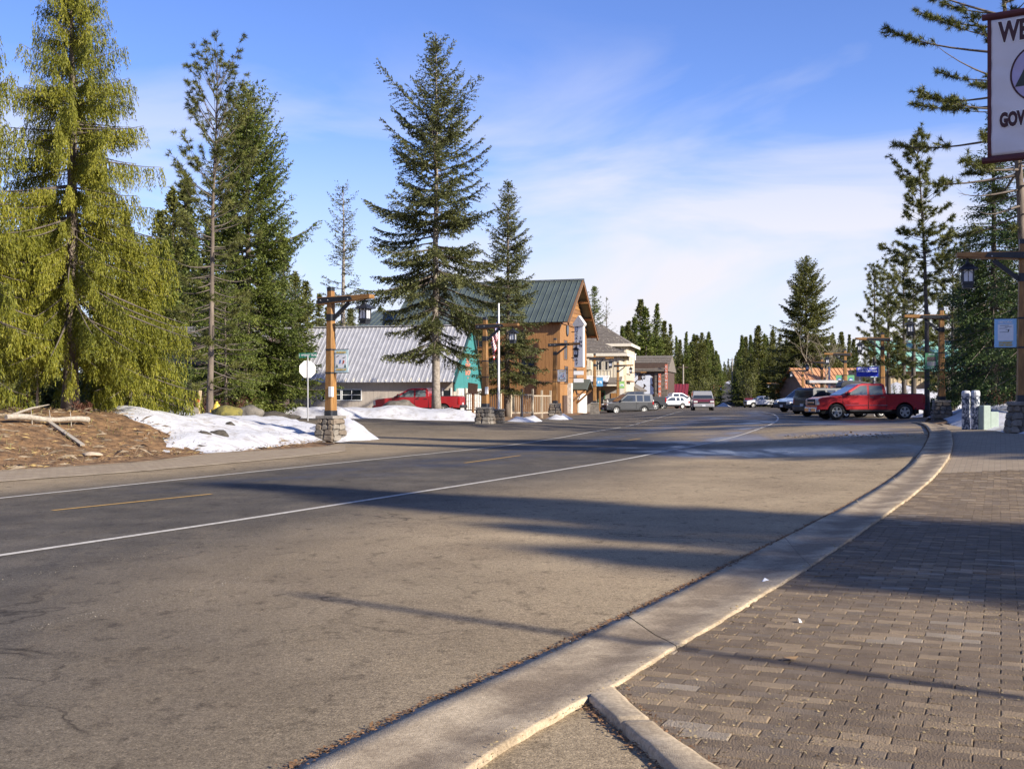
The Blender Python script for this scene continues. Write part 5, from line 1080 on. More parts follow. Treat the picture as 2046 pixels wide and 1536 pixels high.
def banner_part(root, kind, x0, w, z0, z1):
    y = -.02; m = MB(); m.cbox(x0 + w/2, y, (z0+z1)/2, w, .012, z1 - z0); b = m.build('banner', BAN[{'ski': 'mint', 'historic': 'sky', 'photo': 'green'}.get(kind, kind)], root, bevel=.004, seg=1)
    for zz in (z0, z1):
        r_ = MB(); r_.tube([(x0 - .3, y, zz), (x0 + w + .03, y, zz)], .013, 6); r_.build('banner_rod', M_STEEL, root)
    def pan(name, mt, cx, cz, ww, hh, d=.006):
        q = MB(); q.cbox(cx, y - .006 - d/2, cz, ww, d, hh); return q.build(name, mt, b)
    cx = x0 + w/2; H = z1 - z0; f = y - .018
    def poly(mt, pts, d=.012):
        q = MB(); q.prism([(cx + u * w, z0 + v * H) for u, v in pts], y - .006, y - d, 'Y'); q.build('print', mt, b)
    if kind in ('ski', 'white'):
        if kind == 'ski': pan('print', M_PRW, cx, z0 + H*.5, w*.82, H*.58)
        text_part('lettering', 'SKI THE GLADE', H*.115, M_GOLD, b, (cx, f, z1 - H*.13), bold=.004, sx=.62*w/.55); text_part('lettering', 'GOVERNMENT CAMP', H*.10, M_GOLD, b, (cx, f, z0 + H*.13), bold=.003, sx=.56*w/.55)
        poly(M_PRD, [(-.36,.66),(-.30,.72),(-.12,.76),(-.2,.70)], .016); poly(M_PRD, [(.08,.62),(.2,.66),(.34,.68),(.2,.61)], .016); poly(M_PRB, [(-.14,.38),(-.04,.40),(.0,.54),(-.1,.56),(-.12,.47)], .016); poly(M_PRR, [(.08,.36),(.2,.40),(.26,.50),(.15,.55),(.12,.45)], .016)
        for sx_ in (-.3, .3): poly(mat('pine_print', (.05, .14, .10), .7, var=0), [(sx_-.08,.23),(sx_+.08,.23),(sx_,.38)], .016)
    elif kind == 'historic':
        pan('print', M_PRW, cx, z0 + H*.52, w*.70, H*.56); text_part('lettering', 'HISTORIC', H*.12, M_PRW, b, (cx, f, z1 - H*.13), bold=.004, sx=.85*w/.55)
        for q, (uu, vv, ln) in enumerate(((-.05,.74,.4),(.12,.70,.3),(-.1,.65,.35),(.1,.60,.2),(-.08,.52,.38))): poly(mat('sketch_grey', (.28, .30, .31), .8, var=0), [(uu-ln/2,vv),(uu+ln/2,vv+.01),(uu+ln/2,vv+.03),(uu-ln/2,vv+.018)], .015)
        poly(M_PRD, [(.10,.52),(.16,.56),(.14,.64),(.10,.60)], .016)
        text_part('lettering', 'GOVERNMENT', H*.085, M_GOLD, b, (cx, f, z0 + H*.17), bold=.003, sx=.75*w/.55); text_part('lettering', 'CAMP, OREGON', H*.085, M_GOLD, b, (cx, f, z0 + H*.085), bold=.003, sx=.68*w/.55)
    elif kind == 'photo':
        pan('print', mat('photo_print_dark', (.07, .055, .05), .7, scale=25, col2=(.28, .20, .17), contrast=(.4, .6)), cx, z0 + H*.64, w*.72, H*.26); pan('print', mat('photo_print_pale', (.35, .33, .29), .7, scale=25, col2=(.55, .52, .47), contrast=(.4, .6)), cx, z0 + H*.34, w*.72, H*.26)
        text_part('lettering', 'HISTORIC', H*.10, M_PRW, b, (cx, f, z1 - H*.10), bold=.003, sx=.8*w/.55); text_part('lettering', 'GOVERNMENT CAMP', H*.085, M_PRW, b, (cx, f, z0 + H*.10), bold=.003, sx=.58*w/.55)
    elif kind == 'green':
        q = MB(); q.lathe([(0, 0), (w*.32, 0), (w*.32, .006)], 20, 'Y'); e = q.build('emblem', M_PRB, b); e.location = (cx, y - .016, z0 + H*.5); poly(M_PRW, [(-.26,.47),(-.05,.60),(.04,.55),(.12,.58),(.27,.47)], .026)
    else:
        pan('print', M_PRW, cx, z0 + H*.45, w*.6, H*.3); poly(mat('print_mid', (.2, .35, .45), .7, var=0), [(-.25,.32),(0,.58),(.25,.32)], .02)
def lamp(x, D, label, side, banner=None, hi=True, zb=None, rot=0, ban2=None, seed=0, box=False, sc=1.0, pale=False):
    """side +1: lantern arm towards +x"""
    p = at(x, D); z = p.z if zb is None else zb
    o = thing('street_lamp', (p.x, p.y, z), (0 if side > 0 else math.pi) + rot, label, 'street lamp', 'timber street lamps with stone feet'); o.scale = (sc,) * 3
    f = 1 if side > 0 else -1       # face of the post that looks at the camera is local -y (side +) or +y (side -)
    stone_base(o, hi=hi, seed=seed)
    m = MB(); frustum_oct(m, .325, .20, .9, 4.98); m.build('post', W_POST, o)
    m = MB(); frustum_oct(m, .35, .345, .80, 1.0); m.build('foot_collar', M_STEEL, o)
    m = MB(); frustum_oct(m, .215, .205, 4.97, 5.10); m.build('post_cap', M_STEEL, o)
    m = MB(); frustum_oct(m, .255, .25, 3.98, 4.20); m.build('brace_collar', M_STEEL, o)
    b = MB(); b.add([(-.46,-.15,4.53),(1.66,-.15,4.66),(1.66,.15,4.66),(-.46,.15,4.53),(-.46,-.15,4.77),(1.66,-.15,4.79),(1.66,.15,4.79),(-.46,.15,4.77)], [(0,3,2,1),(4,5,6,7),(0,1,5,4),(1,2,6,5),(2,3,7,6),(3,0,4,7)]); bo = b.build('cross_beam', W_BEAM, o, bevel=.012, seg=1)
    for yy in (-.16, .16):
        q = MB(); q.prism([(-.42, 4.555), (.98, 4.64), (.90, 4.755), (-.42, 4.745)], yy - .012, yy + .012, 'Y'); pl = q.build('steel_plate', M_STEEL, bo)
        if hi:
            for bx_ in (-.3, 0, .8):
                k = MB(); k.lathe([(0, -.012), (.02, -.01), (.022, 0)], 8, 'Y'); kb = k.build('bolt', M_GALV, pl); kb.location = (bx_, yy * 1.08 + (.0 if yy < 0 else .012), 4.66)
    q = MB(); q.beam((.10, 0, 4.04), (.74, 0, 4.56), .10, .11); q.build('brace', M_STEEL, o)
    # lantern
    L = link('lantern', None, o) if False else None
    m = MB(); m.tube([(1.38, 0, 4.66), (1.38, 0, 4.50)], .03, 8); hg = m.build('lantern_hanger', M_STEEL, o)
    m = MB(); m.lathe([(.045, 4.53), (.07, 4.49), (.33, 4.36), (.345, 4.33), (.20, 4.335)], 4, 'Z'); m.lathe([(.05, 4.535), (.06, 4.50)], 8, 'Z'); rf_ = m.build('lantern_roof', M_STEEL, o); rf_.location = (1.38, 0, 0); rf_.rotation_euler = (0, 0, R(45))
    m = MB(); m.cbox(1.38, 0, 4.17, .245, .245, .31); gl = m.build('lantern_glass', M_LGLASS, o)
    m = MB()
    for a in (-1, 1):
        for c in (-1, 1): m.cbox(1.38 + a*.13, c*.13, 4.165, .035, .035, .35)
    for c in (-1, 1):
        m.cbox(1.38, c*.130, 4.17, .014, .012, .31); m.beam((1.26, c*.130, 4.22), (1.38, c*.130, 4.325), .012, .012); m.beam((1.50, c*.130, 4.22), (1.38, c*.130, 4.325), .012, .012); m.cbox(1.38 + c*.130, 0, 4.17, .012, .014, .31)
    m.cbox(1.38, 0, 4.335, .30, .30, .03); m.build('lantern_frame', M_STEEL, o)
    m = MB(); m.cbox(1.38, 0, 3.975, .29, .29, .08); m.cbox(1.38, 0, 3.89, .25, .25, .10); m.build('lantern_base', M_STEEL, o, bevel=.008, seg=1)
    if banner or box:
        h_ = bpy.data.objects.new('banner_arm', None) if False else None
        for zz in (2.25, 3.02):
            s_ = MB(); frustum_oct(s_, lerp(.325, .20, (zz-.9)/4.08) + .02, lerp(.325, .20, (zz-.9)/4.08) + .02, zz - .025, zz + .025); s_.build('strap', M_STEEL, o)
    def hang(kind, sgn_x):
        # a banner faces the camera side: build in a child frame turned when the lamp is turned
        e = MB(); grp = len(kids(o))
        x0 = .17; before = set(bpy.data.objects); banner_part(o, kind, x0, .55, 2.25, 3.02)
        new = [q for q in bpy.data.objects if q not in before and q.parent == o]
        flip = (f < 0)
        for q in new:
            M_ = Matrix.Identity(4)
            if flip: M_ = Matrix.Rotation(math.pi, 4, 'Z') @ Matrix.Translation((-2 * .17 - .55, 0, 0))
            if sgn_x < 0: M_ = (Matrix.Translation((-2 * .17 - .55, 0, 0)) if not flip else Matrix.Rotation(math.pi, 4, 'Z'))
            q.matrix_local = M_ @ q.matrix_local
    if banner: hang(banner, 1)
    if ban2: hang(ban2, -1)
    if box:
        q = MB(); q.cbox(.13, -.16 * f, 1.62, .14, .12, .34); q.build('meter_box', M_WHITE, o, bevel=.01, seg=1)
    return o
lamp(661, 38.3, 'timber street lamp with mint ski banner in the snow at left', 1, 'ski', True, 0.0, R(-28), seed=1, box=True)
lamp(969.5, 54.8, 'timber street lamp without banner beside the white flagpole', 1, None, True, 0.16, R(-18), seed=2, box=True)
lamp(1109, 75.6, 'timber lamp with framed white banner before the lodge corner', 1, 'white', True, 0.26, R(-8), seed=3)
lamp(1188, 100, 'timber lamp with blue banner in front of the cream house', 1, 'blue', False, 0.2, R(-6))
lamp(1234.5, 124, 'timber lamp with green banner at the cream house corner', 1, 'leaf', False, 0.25, R(-6))
lamp(1265, 146, 'timber lamp with two banners before the honey-wood shop', 1, 'white', False, 0.0, R(-6), ban2='blue')
lamp(1284, 169, 'thin far lamp before the white mural', 1, None, False, -0.2, R(-6))
lamp(1302.5, 184, 'far timber lamp with pale blue banner right of the mural', 1, 'sky', False, -0.5, R(-6))
lamp(2045, 30.3, 'nearest timber lamp with light blue historic banner at right edge', -1, 'historic', True, 0.49, R(-14), seed=11)
lamp(1881, 53.2, 'timber lamp with green photo banner behind the red pickup tailgate', -1, 'photo', True, 0.49, R(-10), seed=12)
lamp(1763, 73, 'timber lamp with white ski banner beside the blue road sign', -1, 'ski', False, 0.48, R(-10))
lamp(1688.5, 92, 'timber lamp with two green emblem flags right of the orange roof middle', -1, 'green', False, 0.25, R(-6), ban2='green')
lamp(1642, 111, 'yellow timber lamp against the orange metal roof', -1, None, False, 0.2, R(-6))
lamp(1604, 140, 'lamp with dark post at the left end of the orange roof', -1, None, False, 0.1, R(-6))
lamp(1584, 176, 'far lamp with green and blue flags left of the orange roof', -1, 'green', False, -0.2, R(-6), ban2='blue')
lamp(1551, 205, 'farthest right-hand lamp with bright yellow post by the white pickup', -1, None, False, -0.6, R(-6))
lamp(1426, 226, 'farthest left-hand lamp by the foot of the climbing road', 1, None, False, -0.9, R(-6))
# ================================================================== VEHICLES
def paint(name, c, metal=0.0): return mat('car_paint_' + name, c, 0.45, var=0.04, scale=2, coat=0.5, metal=metal)
M_TYRE = mat('tyre_rubber', (0.016, 0.016, 0.017), 0.85, var=0.2); M_RIM = mat('alloy_rim', (0.55, 0.54, 0.50), 0.35, var=0.05, metal=0.4); M_DARKP = mat('dark_plastic', (0.022, 0.022, 0.024), 0.65, var=0.1)
M_CARGL = glass('car_glass', (0.03, 0.036, 0.042), 0.05); M_CARGL2 = glass('pale_car_glass', (0.13, 0.155, 0.165), 0.08); M_CHROME = mat('chrome', (0.60, 0.60, 0.60), 0.15, var=0, metal=1.0)
M_HEAD = mat('headlight_lens', (0.55, 0.54, 0.50), 0.12, var=0.05, spec=0.8); M_AMBER = mat('amber_lens', (0.60, 0.22, 0.03), 0.2, var=0); M_TAIL = mat('tail_lens', (0.36, 0.01, 0.012), 0.15, var=0); M_UNDER = mat('underbody', (0.01, 0.01, 0.01), 0.9, var=0); M_PLATE = mat('licence_plate', (0.6, 0.6, 0.62), 0.5, var=0.05)
WHEELS = {}
def wheel(root, x, y, r, w, style='alloy'):
    key = (round(r, 3), round(w, 3), style)
    if key not in WHEELS:
        t = MB(); t.lathe([(r*.60, -w/2), (r*.66, -w/2*1.02), (r*.93, -w/2), (r, -w/2*.75), (r, w/2*.75), (r*.93, w/2), (r*.66, w/2*1.02), (r*.60, w/2)], 32, 'Y'); tm = t.mesh('tyre', M_TYRE, True)
        q = MB(); q.lathe([(r*.62, -w/2*.9), (r*.58, -w/2*.95), (r*.55, -w/2*.6), (r*.1, -w/2*.35), (0.001, -w/2*.35)], 28, 'Y', 1); q.lathe([(r*.64, -w/2*.85), (r*.64, -w/2*1.03), (r*.57, -w/2*1.0), (r*.56, -w/2*.7)], 28, 'Y', 0)
        ns = 5 if style == 'alloy' else 7
        for k in range(ns):
            a = 2 * math.pi * k / ns + .3; c, s = math.cos(a), math.sin(a); wd = r * (.13 if style == 'alloy' else .08)
            def P(rr, ww, yy): return (c * rr - s * ww, yy, s * rr + c * ww)
            q.add([P(r*.08, -wd*.8, -w*.42), P(r*.58, -wd*1.15, -w*.47), P(r*.58, wd*1.15, -w*.47), P(r*.08, wd*.8, -w*.42), P(r*.08, -wd*.8, -w*.3), P(r*.58, -wd*1.15, -w*.3), P(r*.58, wd*1.15, -w*.3), P(r*.08, wd*.8, -w*.3)], [(0,1,2,3),(0,4,5,1),(1,5,6,2),(2,6,7,3),(3,7,4,0)], 0)
        q.lathe([(r*.13, -w*.3), (r*.13, -w*.48), (r*.09, -w*.50), (0.001, -w*.50)], 14, 'Y', 0); rm = q.mesh('rim', [M_RIM, M_DARKP]); WHEELS[key] = (tm, rm)
    tm, rm = WHEELS[key]; wo_ = link('wheel', tm, root); wo_.location = (x, y, r); ri = link('rim', rm, wo_)
    if y > 0: wo_.rotation_euler = (0, 0, math.pi)
    return wo_
def hw(z, W, zb, zr, tum): return W/2 * (1 - 0.05 * max(0, (zb - z)) / zb) if z <= zb else W/2 * lerp(0.985, tum, (z - zb) / (zr - zb))
def car(name, label, cat, pt, L, W, H, axles, r, top, sill, belt, cabin, wins, wsh, rear=None, arch=1.22, loc=(0, 0, 0), rz=0, details=(), tw=0.23, tum=0.80, style='alloy', group='vehicles in the town', cladding=None, glass_m=None, cab_pt=None):
    """x forward. top: outline of the body from tail to nose; cabin: side polygon above the belt; wins: side window polygons; wsh/rear: (x,z)->(x,z) glass lines"""
    o = thing(name, loc, rz, label, cat, group); xf, xr = axles; ra = r * arch; gl = glass_m or M_CARGL
    poly = [(top[0][0] + .02, sill)]
    for ax in (xr, xf):
        n = 9; dz = max(-.98, min(.98, (sill - r) / ra)); a0 = math.pi - math.asin(dz) if True else 0
        a1 = math.asin(dz)
        for k in range(n + 1):
            a = lerp(math.pi - a1, a1, k / n); poly.append((ax + ra * math.cos(a), r + ra * math.sin(a)))
    poly.append((top[-1][0] - .02, sill)); poly += list(reversed(top))
    m = MB(); n = len(poly); hb = lambda z: W/2 * (1 - 0.05 * (belt - z) / belt); vs = [(x, -hb(z), z) for x, z in poly] + [(x, hb(z), z) for x, z in poly]
    m.add(vs, [tuple(range(n)), tuple(range(2*n-1, n-1, -1))] + [(i, i+n, (i+1) % n + n, (i+1) % n) for i in range(n)]); body = m.build('body', pt, o, bevel=.045, seg=3)
    for p_ in body.data.polygons: p_.use_smooth = False
    c = MB(); n = len(cabin); vs = [(x, -hw(z, W, belt, H, tum), z) for x, z in cabin] + [(x, hw(z, W, belt, H, tum), z) for x, z in cabin]
    c.add(vs, [tuple(range(n)), tuple(range(2*n-1, n-1, -1))] + [(i, i+n, (i+1) % n + n, (i+1) % n) for i in range(n)]); c.build('cab', cab_pt or pt, o, bevel=.05, seg=3)
    for wp in wins:
        for s in (-1, 1):
            g = MB(); vs = [(x, s * (hw(z, W, belt, H, tum) + .006), z) for x, z in wp]; vi = [(x, s * (hw(z, W, belt, H, tum) - .03), z) for x, z in wp]; k = len(wp)
            g.add(vs + vi, [tuple(range(k)), tuple(range(2*k-1, k-1, -1))] + [(i, i+k, (i+1) % k + k, (i+1) % k) for i in range(k)]); g.build('window', gl, o)
    for nm, ln in (('windscreen', wsh), ('rear_window', rear)):
        if not ln: continue
        (x0, z0), (x1, z1) = ln; d = Vector((z1 - z0, 0, -(x1 - x0))).normalized(); 
        if (d.x < 0) == (nm == 'windscreen'): d = -d
        q = [(x0, -hw(z0, W, belt, H, tum) * .93, z0), (x0, hw(z0, W, belt, H, tum) * .93, z0), (x1, hw(z1, W, belt, H, tum) * .90, z1), (x1, -hw(z1, W, belt, H, tum) * .90, z1)]
        g = MB(); g.add([tuple(Vector(p) + d * .008) for p in q] + [tuple(Vector(p) - d * .03) for p in q], [(0,1,2,3),(7,6,5,4),(0,4,5,1),(1,5,6,2),(2,6,7,3),(3,7,4,0)]); g.build(nm, gl, o)
    ub = MB(); ub.box(top[0][0] + .25, top[-1][0] - .25, -W*.42, W*.42, r*.75, sill + .25); ub.build('underbody', M_UNDER, o)
    for ax in (xf, xr):
        for s in (-1, 1):
            wheel(o, ax, s * (W/2 - tw/2 - .005), r, tw, style)
            if cladding:
                a_ = MB(); n = 14; P_ = [(ax + ra * math.cos(math.pi * k / n), r + ra * math.sin(math.pi * k / n)) for k in range(n + 1)]; Q_ = [(ax + (ra + .09) * math.cos(math.pi * k / n), r + (ra + .09) * math.sin(math.pi * k / n)) for k in range(n + 1)]
                y0, y1 = s * (W/2 - .04), s * (W/2 + .02)
                a_.add([(x, y0, z) for x, z in P_] + [(x, y1, z) for x, z in P_] + [(x, y1, z) for x, z in Q_] + [(x, y0, z) for x, z in Q_], [f_ for k in range(n) for f_ in ((k, k+1, n+2+k, n+1+k), (n+1+k, n+2+k, 2*n+3+k, 2*n+2+k), (2*n+2+k, 2*n+3+k, 3*n+4+k, 3*n+3+k))]); a_.build('wheel_arch', cladding, o)
    for d in details:
        nm, mt, cx, cy, cz, sx_, sy_, sz_ = d[:8]; bev = d[8] if len(d) > 8 else .015
        for s in ((-1, 1) if cy else (1,)):
            q = MB(); q.cbox(cx, cy * s, cz, sx_, sy_, sz_); q.build(nm, mt, o, bevel=bev, seg=2)
    return o
def pose(x, D, z=None):
    p = at(x, D); return (p.x, p.y, p.z if z is None else z)
def pickup(name, label, pt, loc, rz, L=5.75, W=2.02, H=1.86, r=.405, scale=1.0, chrome=True, crew=True, glass_m=None, tail=True, gap_m=None, dark_bed=True, mould=True):
    xf, xr = L*.315, -L*.315; fr, re = L/2, -L/2; belt = 1.24 * H / 1.86; bed = belt + .07
    cabr = -.86 * L / 5.75 if crew else -.05; 
    top = [(re, .62), (re + .01, bed), (cabr + .02, bed - .01), (cabr + .6, belt), (fr - 1.30, belt), (fr - 1.15, belt - .01), (fr - .35, belt - .09), (fr - .10, belt - .16), (fr - .03, belt - .30), (fr, .58), (fr - .03, .45)]
    cab = [(cabr, belt - .12), (cabr + .03, belt + .25), (cabr + .10, H - .06), (cabr + .22, H), (fr - 2.40, H), (fr - 2.18, H - .05), (fr - 1.24, belt - .01), (fr - 1.26, belt - .12)]
    mid = lerp(cabr + .2, fr - 1.75, .45)
    wins = [[(cabr + .20, belt + .05), (cabr + .24, H - .12), (mid - .05, H - .11), (mid - .05, belt + .03)], [(mid + .06, belt + .03), (mid + .06, H - .11), (fr - 2.28, H - .12), (fr - 1.55, belt + .03)]] if crew else [[(cabr + .2, belt + .05), (cabr + .25, H - .12), (fr - 2.62, H - .12), (fr - 1.92, belt + .03)]]
    hy = W/2
    det = [('bumper', M_CHROME if chrome else M_DARKP, fr - .05, 0, .50, .26, W*.95, .26, .05), ('grille', M_DARKP, fr - .005, 0, belt - .34, .06, W*.62, .32, .02), ('grille_bar', M_CHROME if chrome else M_DARKP, fr + .02, 0, belt - .36, .04, W*.60, .06, .01),
           ('headlight', M_HEAD, fr - .07, hy*.84, belt - .34, .16, .30, .30, .03), ('indicator', M_AMBER, fr - .135, hy*.952, belt - .28, .14, .05, .09, .01), ('indicator', M_AMBER, fr - .135, hy*.952, belt - .43, .14, .05, .07, .01),
           ('rear_bumper', M_DARKP if not chrome else M_STEEL, re - .06, 0, .60, .22, W*.9, .20, .04), ('tail_light', M_TAIL, re + .05, hy*.955, bed - .28, .13, .10, .42, .02), ('tailgate', pt, re - .012, 0, bed - .30, .05, W*.80, .52, .02), ('bed_cover', M_DARKP, lerp(re, cabr, .5), 0, bed + .012, (cabr - re) - .12, W*.90, .05, .02),
           ('mirror', M_DARKP, fr - 1.62, hy + .11, belt + .10, .13, .22, .20, .04), ('mirror_shell', pt, fr - 1.60, hy + .12, belt + .17, .12, .2, .1, .03), ('door_seam', M_UNDER, mid, hy*.985, belt - .30, .012, .025, .72, .0), ('door_seam', M_UNDER, cabr + .02, hy*.985, belt - .28, .014, .025, .76, .0), ('door_seam', M_UNDER, fr - 1.34, hy*.985, belt - .32, .012, .025, .70, .0),
           ('door_handle', M_CHROME if chrome else M_DARKP, mid - .16, hy - .002, belt - .09, .22, .035, .045, .01), ('rocker', M_DARKP, 0, hy*.93, .46, 2.2, .08, .10, .02), ('plate', M_PLATE, fr + .09, 0, .50, .02, .30, .15, .0), ('licence_plate', M_PLATE, re - .05, 0, bed - .45, .03, .30, .15, 0)]
    if crew: det.append(('door_handle', M_CHROME if chrome else M_DARKP, cabr + .22, hy - .002, belt - .09, .22, .035, .045, .01))
    if mould: det += [('side_moulding', M_CHROME, mid + .62, hy*.985, belt - .50, 1.18, .03, .035, .008), ('side_moulding', M_CHROME, mid - .52, hy*.985, belt - .50, .92, .03, .035, .008), ('badge', M_CHROME, mid + .75, hy*.988, belt - .40, .48, .02, .03, 0)]
    det.append(('mud_flap', M_DARKP, xr - .56, hy*.88, .42, .03, .24, .42, 0))
    o = car(name, label, 'pickup', pt, L, W, H, (xf, xr), r, top, .52, belt, cab, wins, ((fr - 1.26, belt + .03), (fr - 2.16, H - .08)), ((cabr + .05, belt + .10), (cabr + .09, H - .1)), loc=loc, rz=rz, details=det, tw=.27, glass_m=glass_m, tum=.83)
    o.scale = (scale,) * 3; return o
RED = paint('red', (0.42, 0.012, 0.018)); RED2 = paint('crimson', (0.33, 0.015, 0.02)); CHAR = paint('charcoal', (0.055, 0.057, 0.062), .3); WHT = paint('white', (0.70, 0.70, 0.70)); GREY = paint('silver_grey', (0.062, 0.063, 0.066), .2); BLK = paint('black', (0.022, 0.023, 0.026)); MAR = paint('maroon', (0.13, 0.018, 0.022)); BLUEW = paint('ice_blue', (0.50, 0.62, 0.72))
pickup('pickup_truck', 'red crew-cab pickup parked on the right with chrome bumper', RED, pose(1727, 60), math.pi + R(2), L=5.6, glass_m=M_CARGL2)
pickup('pickup_truck', 'red pickup partly hidden by spruce trunk and boulder at left', RED2, pose(838, 71.5), math.pi + R(-8), L=5.4, W=1.9, H=1.72, r=.36, chrome=False, mould=False, glass_m=M_CARGL2)
pickup('pickup_truck', 'charcoal pickup parked just behind the boxy grey car', CHAR, pose(1268, 112), math.pi + R(6), L=5.8, mould=False)
pickup('pickup_truck', 'white pickup facing right before the red-roofed shop', WHT, pose(1351, 141), R(10), L=5.6, r=.43, mould=False)
pickup('pickup_truck', 'white far pickup parked broadside at the end of the lot', WHT, pose(1524, 178), math.pi + R(4), L=5.5, W=1.95, H=1.80, r=.39, mould=False)
def suv(label, pt, loc, rz, L=4.3, W=1.82, H=1.79, r=.34, boxy=True, clad=None, name='parked_car', tum=.86, cat='car', lower_clad=False, cab_pt=None):
    fr, re = L/2, -L/2; belt = H * .60; xf, xr = L*.30, -L*.30
    hood = fr - L*.24
    top = [(re, .5), (re - .0, belt), (hood, belt), (fr - .35, belt - .12), (fr - .08, belt - .26), (fr, .55), (fr - .03, .38)]
    if boxy: cab = [(re + .01, belt - .1), (re + .06, H - .10), (re + .2, H), (hood - .95, H), (hood - .78, H - .06), (hood + .02, belt), (hood, belt - .1)]
    else: cab = [(re + .03, belt - .1), (re + .20, belt + .2), (re + .62, H - .06), (re + .85, H), (hood - 1.0, H - .01), (hood - .82, H - .06), (hood + .05, belt), (hood, belt - .1)]
    a, b = re + (.30 if boxy else .62), hood - .85; w = b - a
    wins = [[(a, belt + .06), (a + (.03 if boxy else .18), H - .15), (a + w*.27, H - .14), (a + w*.27, belt + .05)], [(a + w*.33, belt + .05), (a + w*.33, H - .14), (a + w*.58, H - .13), (a + w*.58, belt + .05)], [(a + w*.64, belt + .05), (a + w*.64, H - .13), (b - .06, H - .13), (hood - .22, belt + .05)]]
    hy = W/2
    det = [('bumper', clad or pt, fr - .08, 0, .48, .28, W*.96, .30, .06), ('grille', M_DARKP, fr - .02, 0, belt - .35, .08, W*.5, .16, .02), ('headlight', M_HEAD, fr - .12, hy*.76, belt - .27, .22, .36, .18, .04), ('indicator', M_AMBER, fr - .2, hy*.97, belt - .30, .12, .04, .08, .01), ('rear_bumper', clad or pt, re + .03, 0, .50, .26, W*.95, .34, .06), ('tail_light', M_TAIL, re + .06, hy*.95, belt - .12, .14, .12, .26, .03), ('reverse_light', M_HEAD, re + .05, hy*.945, belt + .10, .13, .12, .16, .03),
           ('mirror', M_DARKP, hood - .25, hy + .1, belt + .10, .14, .2, .15, .04), ('door_handle', M_DARKP, a + w*.56, hy*.99, belt - .12, .22, .04, .07, .02), ('door_seam', M_UNDER, a + w*.61, hy*.985, belt - .3, .012, .025, .6, 0), ('door_seam', M_UNDER, hood - .15, hy*.985, belt - .3, .012, .025, .6, 0), ('rocker', clad or M_DARKP, 0, hy*.97, .40, L*.48, .06, .18, .03), ('licence_plate', M_PLATE, fr + .06, 0, .46, .02, .3, .15, 0), ('rear_plate', M_PLATE, re - .1, 0, .7, .02, .3, .15, 0)]
    if lower_clad: det += [('fender_panel', clad, fr - .42, hy*.975, .72, .55, .05, .42, .05), ('quarter_panel', clad, re + .32, hy*.975, .80, .5, .05, .5, .05)]
    return car(name, label, cat, pt, L, W, H, (xf, xr), r, top, .36, belt, cab, wins, ((hood + .0, belt + .03), (hood - .80, H - .08)), ((re + (.02 if boxy else .16), belt + .12), (re + (.07 if boxy else .55), H - .12)), loc=loc, rz=rz, details=det, cladding=clad, tum=tum, arch=1.14, cab_pt=cab_pt)
suv('boxy grey car with charcoal plastic wings, nose to the shops', GREY, pose(1253, 104.5, .02), math.pi + R(14), clad=M_DARKP, lower_clad=True, L=4.45)
suv('oncoming maroon van with silver trim, sky-paled cab and headlights, driving in the road', MAR, pose(1403, 106), R(-96), L=4.7, W=1.92, H=1.78, r=.36, name='van', cat='van', clad=mat('silver_trim', (.30, .30, .31), .4, var=.05), cab_pt=paint('sky_sheen', (.26, .255, .25)))  # cab painted pale to stand in for the sky reflected on its roof
suv('small white car half behind the white pickup', WHT, pose(1338, 134), math.pi + R(16), L=4.2, W=1.75, H=1.42, r=.31, boxy=False)
suv('white crossover with icy blue bonnet and black arches in the parked row', BLUEW, pose(1612, 84), math.pi + R(28), L=4.7, W=1.86, H=1.72, r=.37, boxy=False, clad=M_DARKP)
suv('white crossover tucked between the black roof-rack car and its neighbour', WHT, pose(1640, 77), math.pi + R(30), L=4.6, W=1.84, H=1.66, r=.35, boxy=False, clad=M_DARKP)
k5 = suv('black car with ladder rack and dark tinted rear, left of red pickup', BLK, pose(1668, 69), R(24), L=4.7, W=1.86, H=1.72, r=.36)
suv('pale car mostly hidden behind the red pickup cab', WHT, pose(1702, 66), math.pi + R(30), L=4.6, W=1.84, H=1.60, r=.35, boxy=False)
suv('dark red car parked nose-out beside the white far pickup', MAR, pose(1498, 186), R(-100), L=4.6, W=1.8, H=1.55, r=.33)
# ladder rack and cargo box: carried things
kp = Vector(pose(1650, 68)); o = thing('aluminium_roof_box', (kp.x, kp.y, kp.z + 2.06), R(4), 'silver aluminium ladder beam on the black car roof rack', 'roof rack')
m = MB(); m.cbox(0, 0, 0.02, 2.1, .30, .17); m.build('beam', M_GALV, o, bevel=.02); m = MB(); m.cbox(-1.12, 0, .02, .14, .34, .22); m.cbox(.85, 0, .02, .3, .34, .2); m.build('end_cap', M_DARKP, o, bevel=.02); m = MB(); m.cbox(.1, 0, -.12, 2.6, .06, .05); m.cbox(-.75, 0, -.2, .14, .2, .18); m.cbox(.75, 0, -.2, .14, .2, .18); m.build('bracket', M_DARKP, o)
kp = Vector(pose(1713, 66.5)); o = thing('cargo_box', (kp.x, kp.y, kp.z + 1.72), R(4), 'long dark grey rooftop cargo box above the red pickup cab', 'cargo box')
m = MB(); prof = [(-1.15, .05), (-1.05, .30), (-.7, .40), (.1, .37), (.8, .22), (1.15, .06), (1.1, 0), (-1.1, 0)]; m.prism(prof, -.42, .42, 'Y'); m.build('shell', mat('cargo_box_plastic', (.035, .036, .04), .5, var=.1), o, bevel=.05, seg=3); m = MB(); m.box(-1.12, 1.1, -.43, .43, .06, .075); m.build('seam', M_UNDER, o); m = MB(); m.cbox(-.6, 0, -.06, .06, 1.0, .1); m.cbox(.5, 0, -.06, .06, 1.0, .1); m.build('cross_bar', M_DARKP, o)

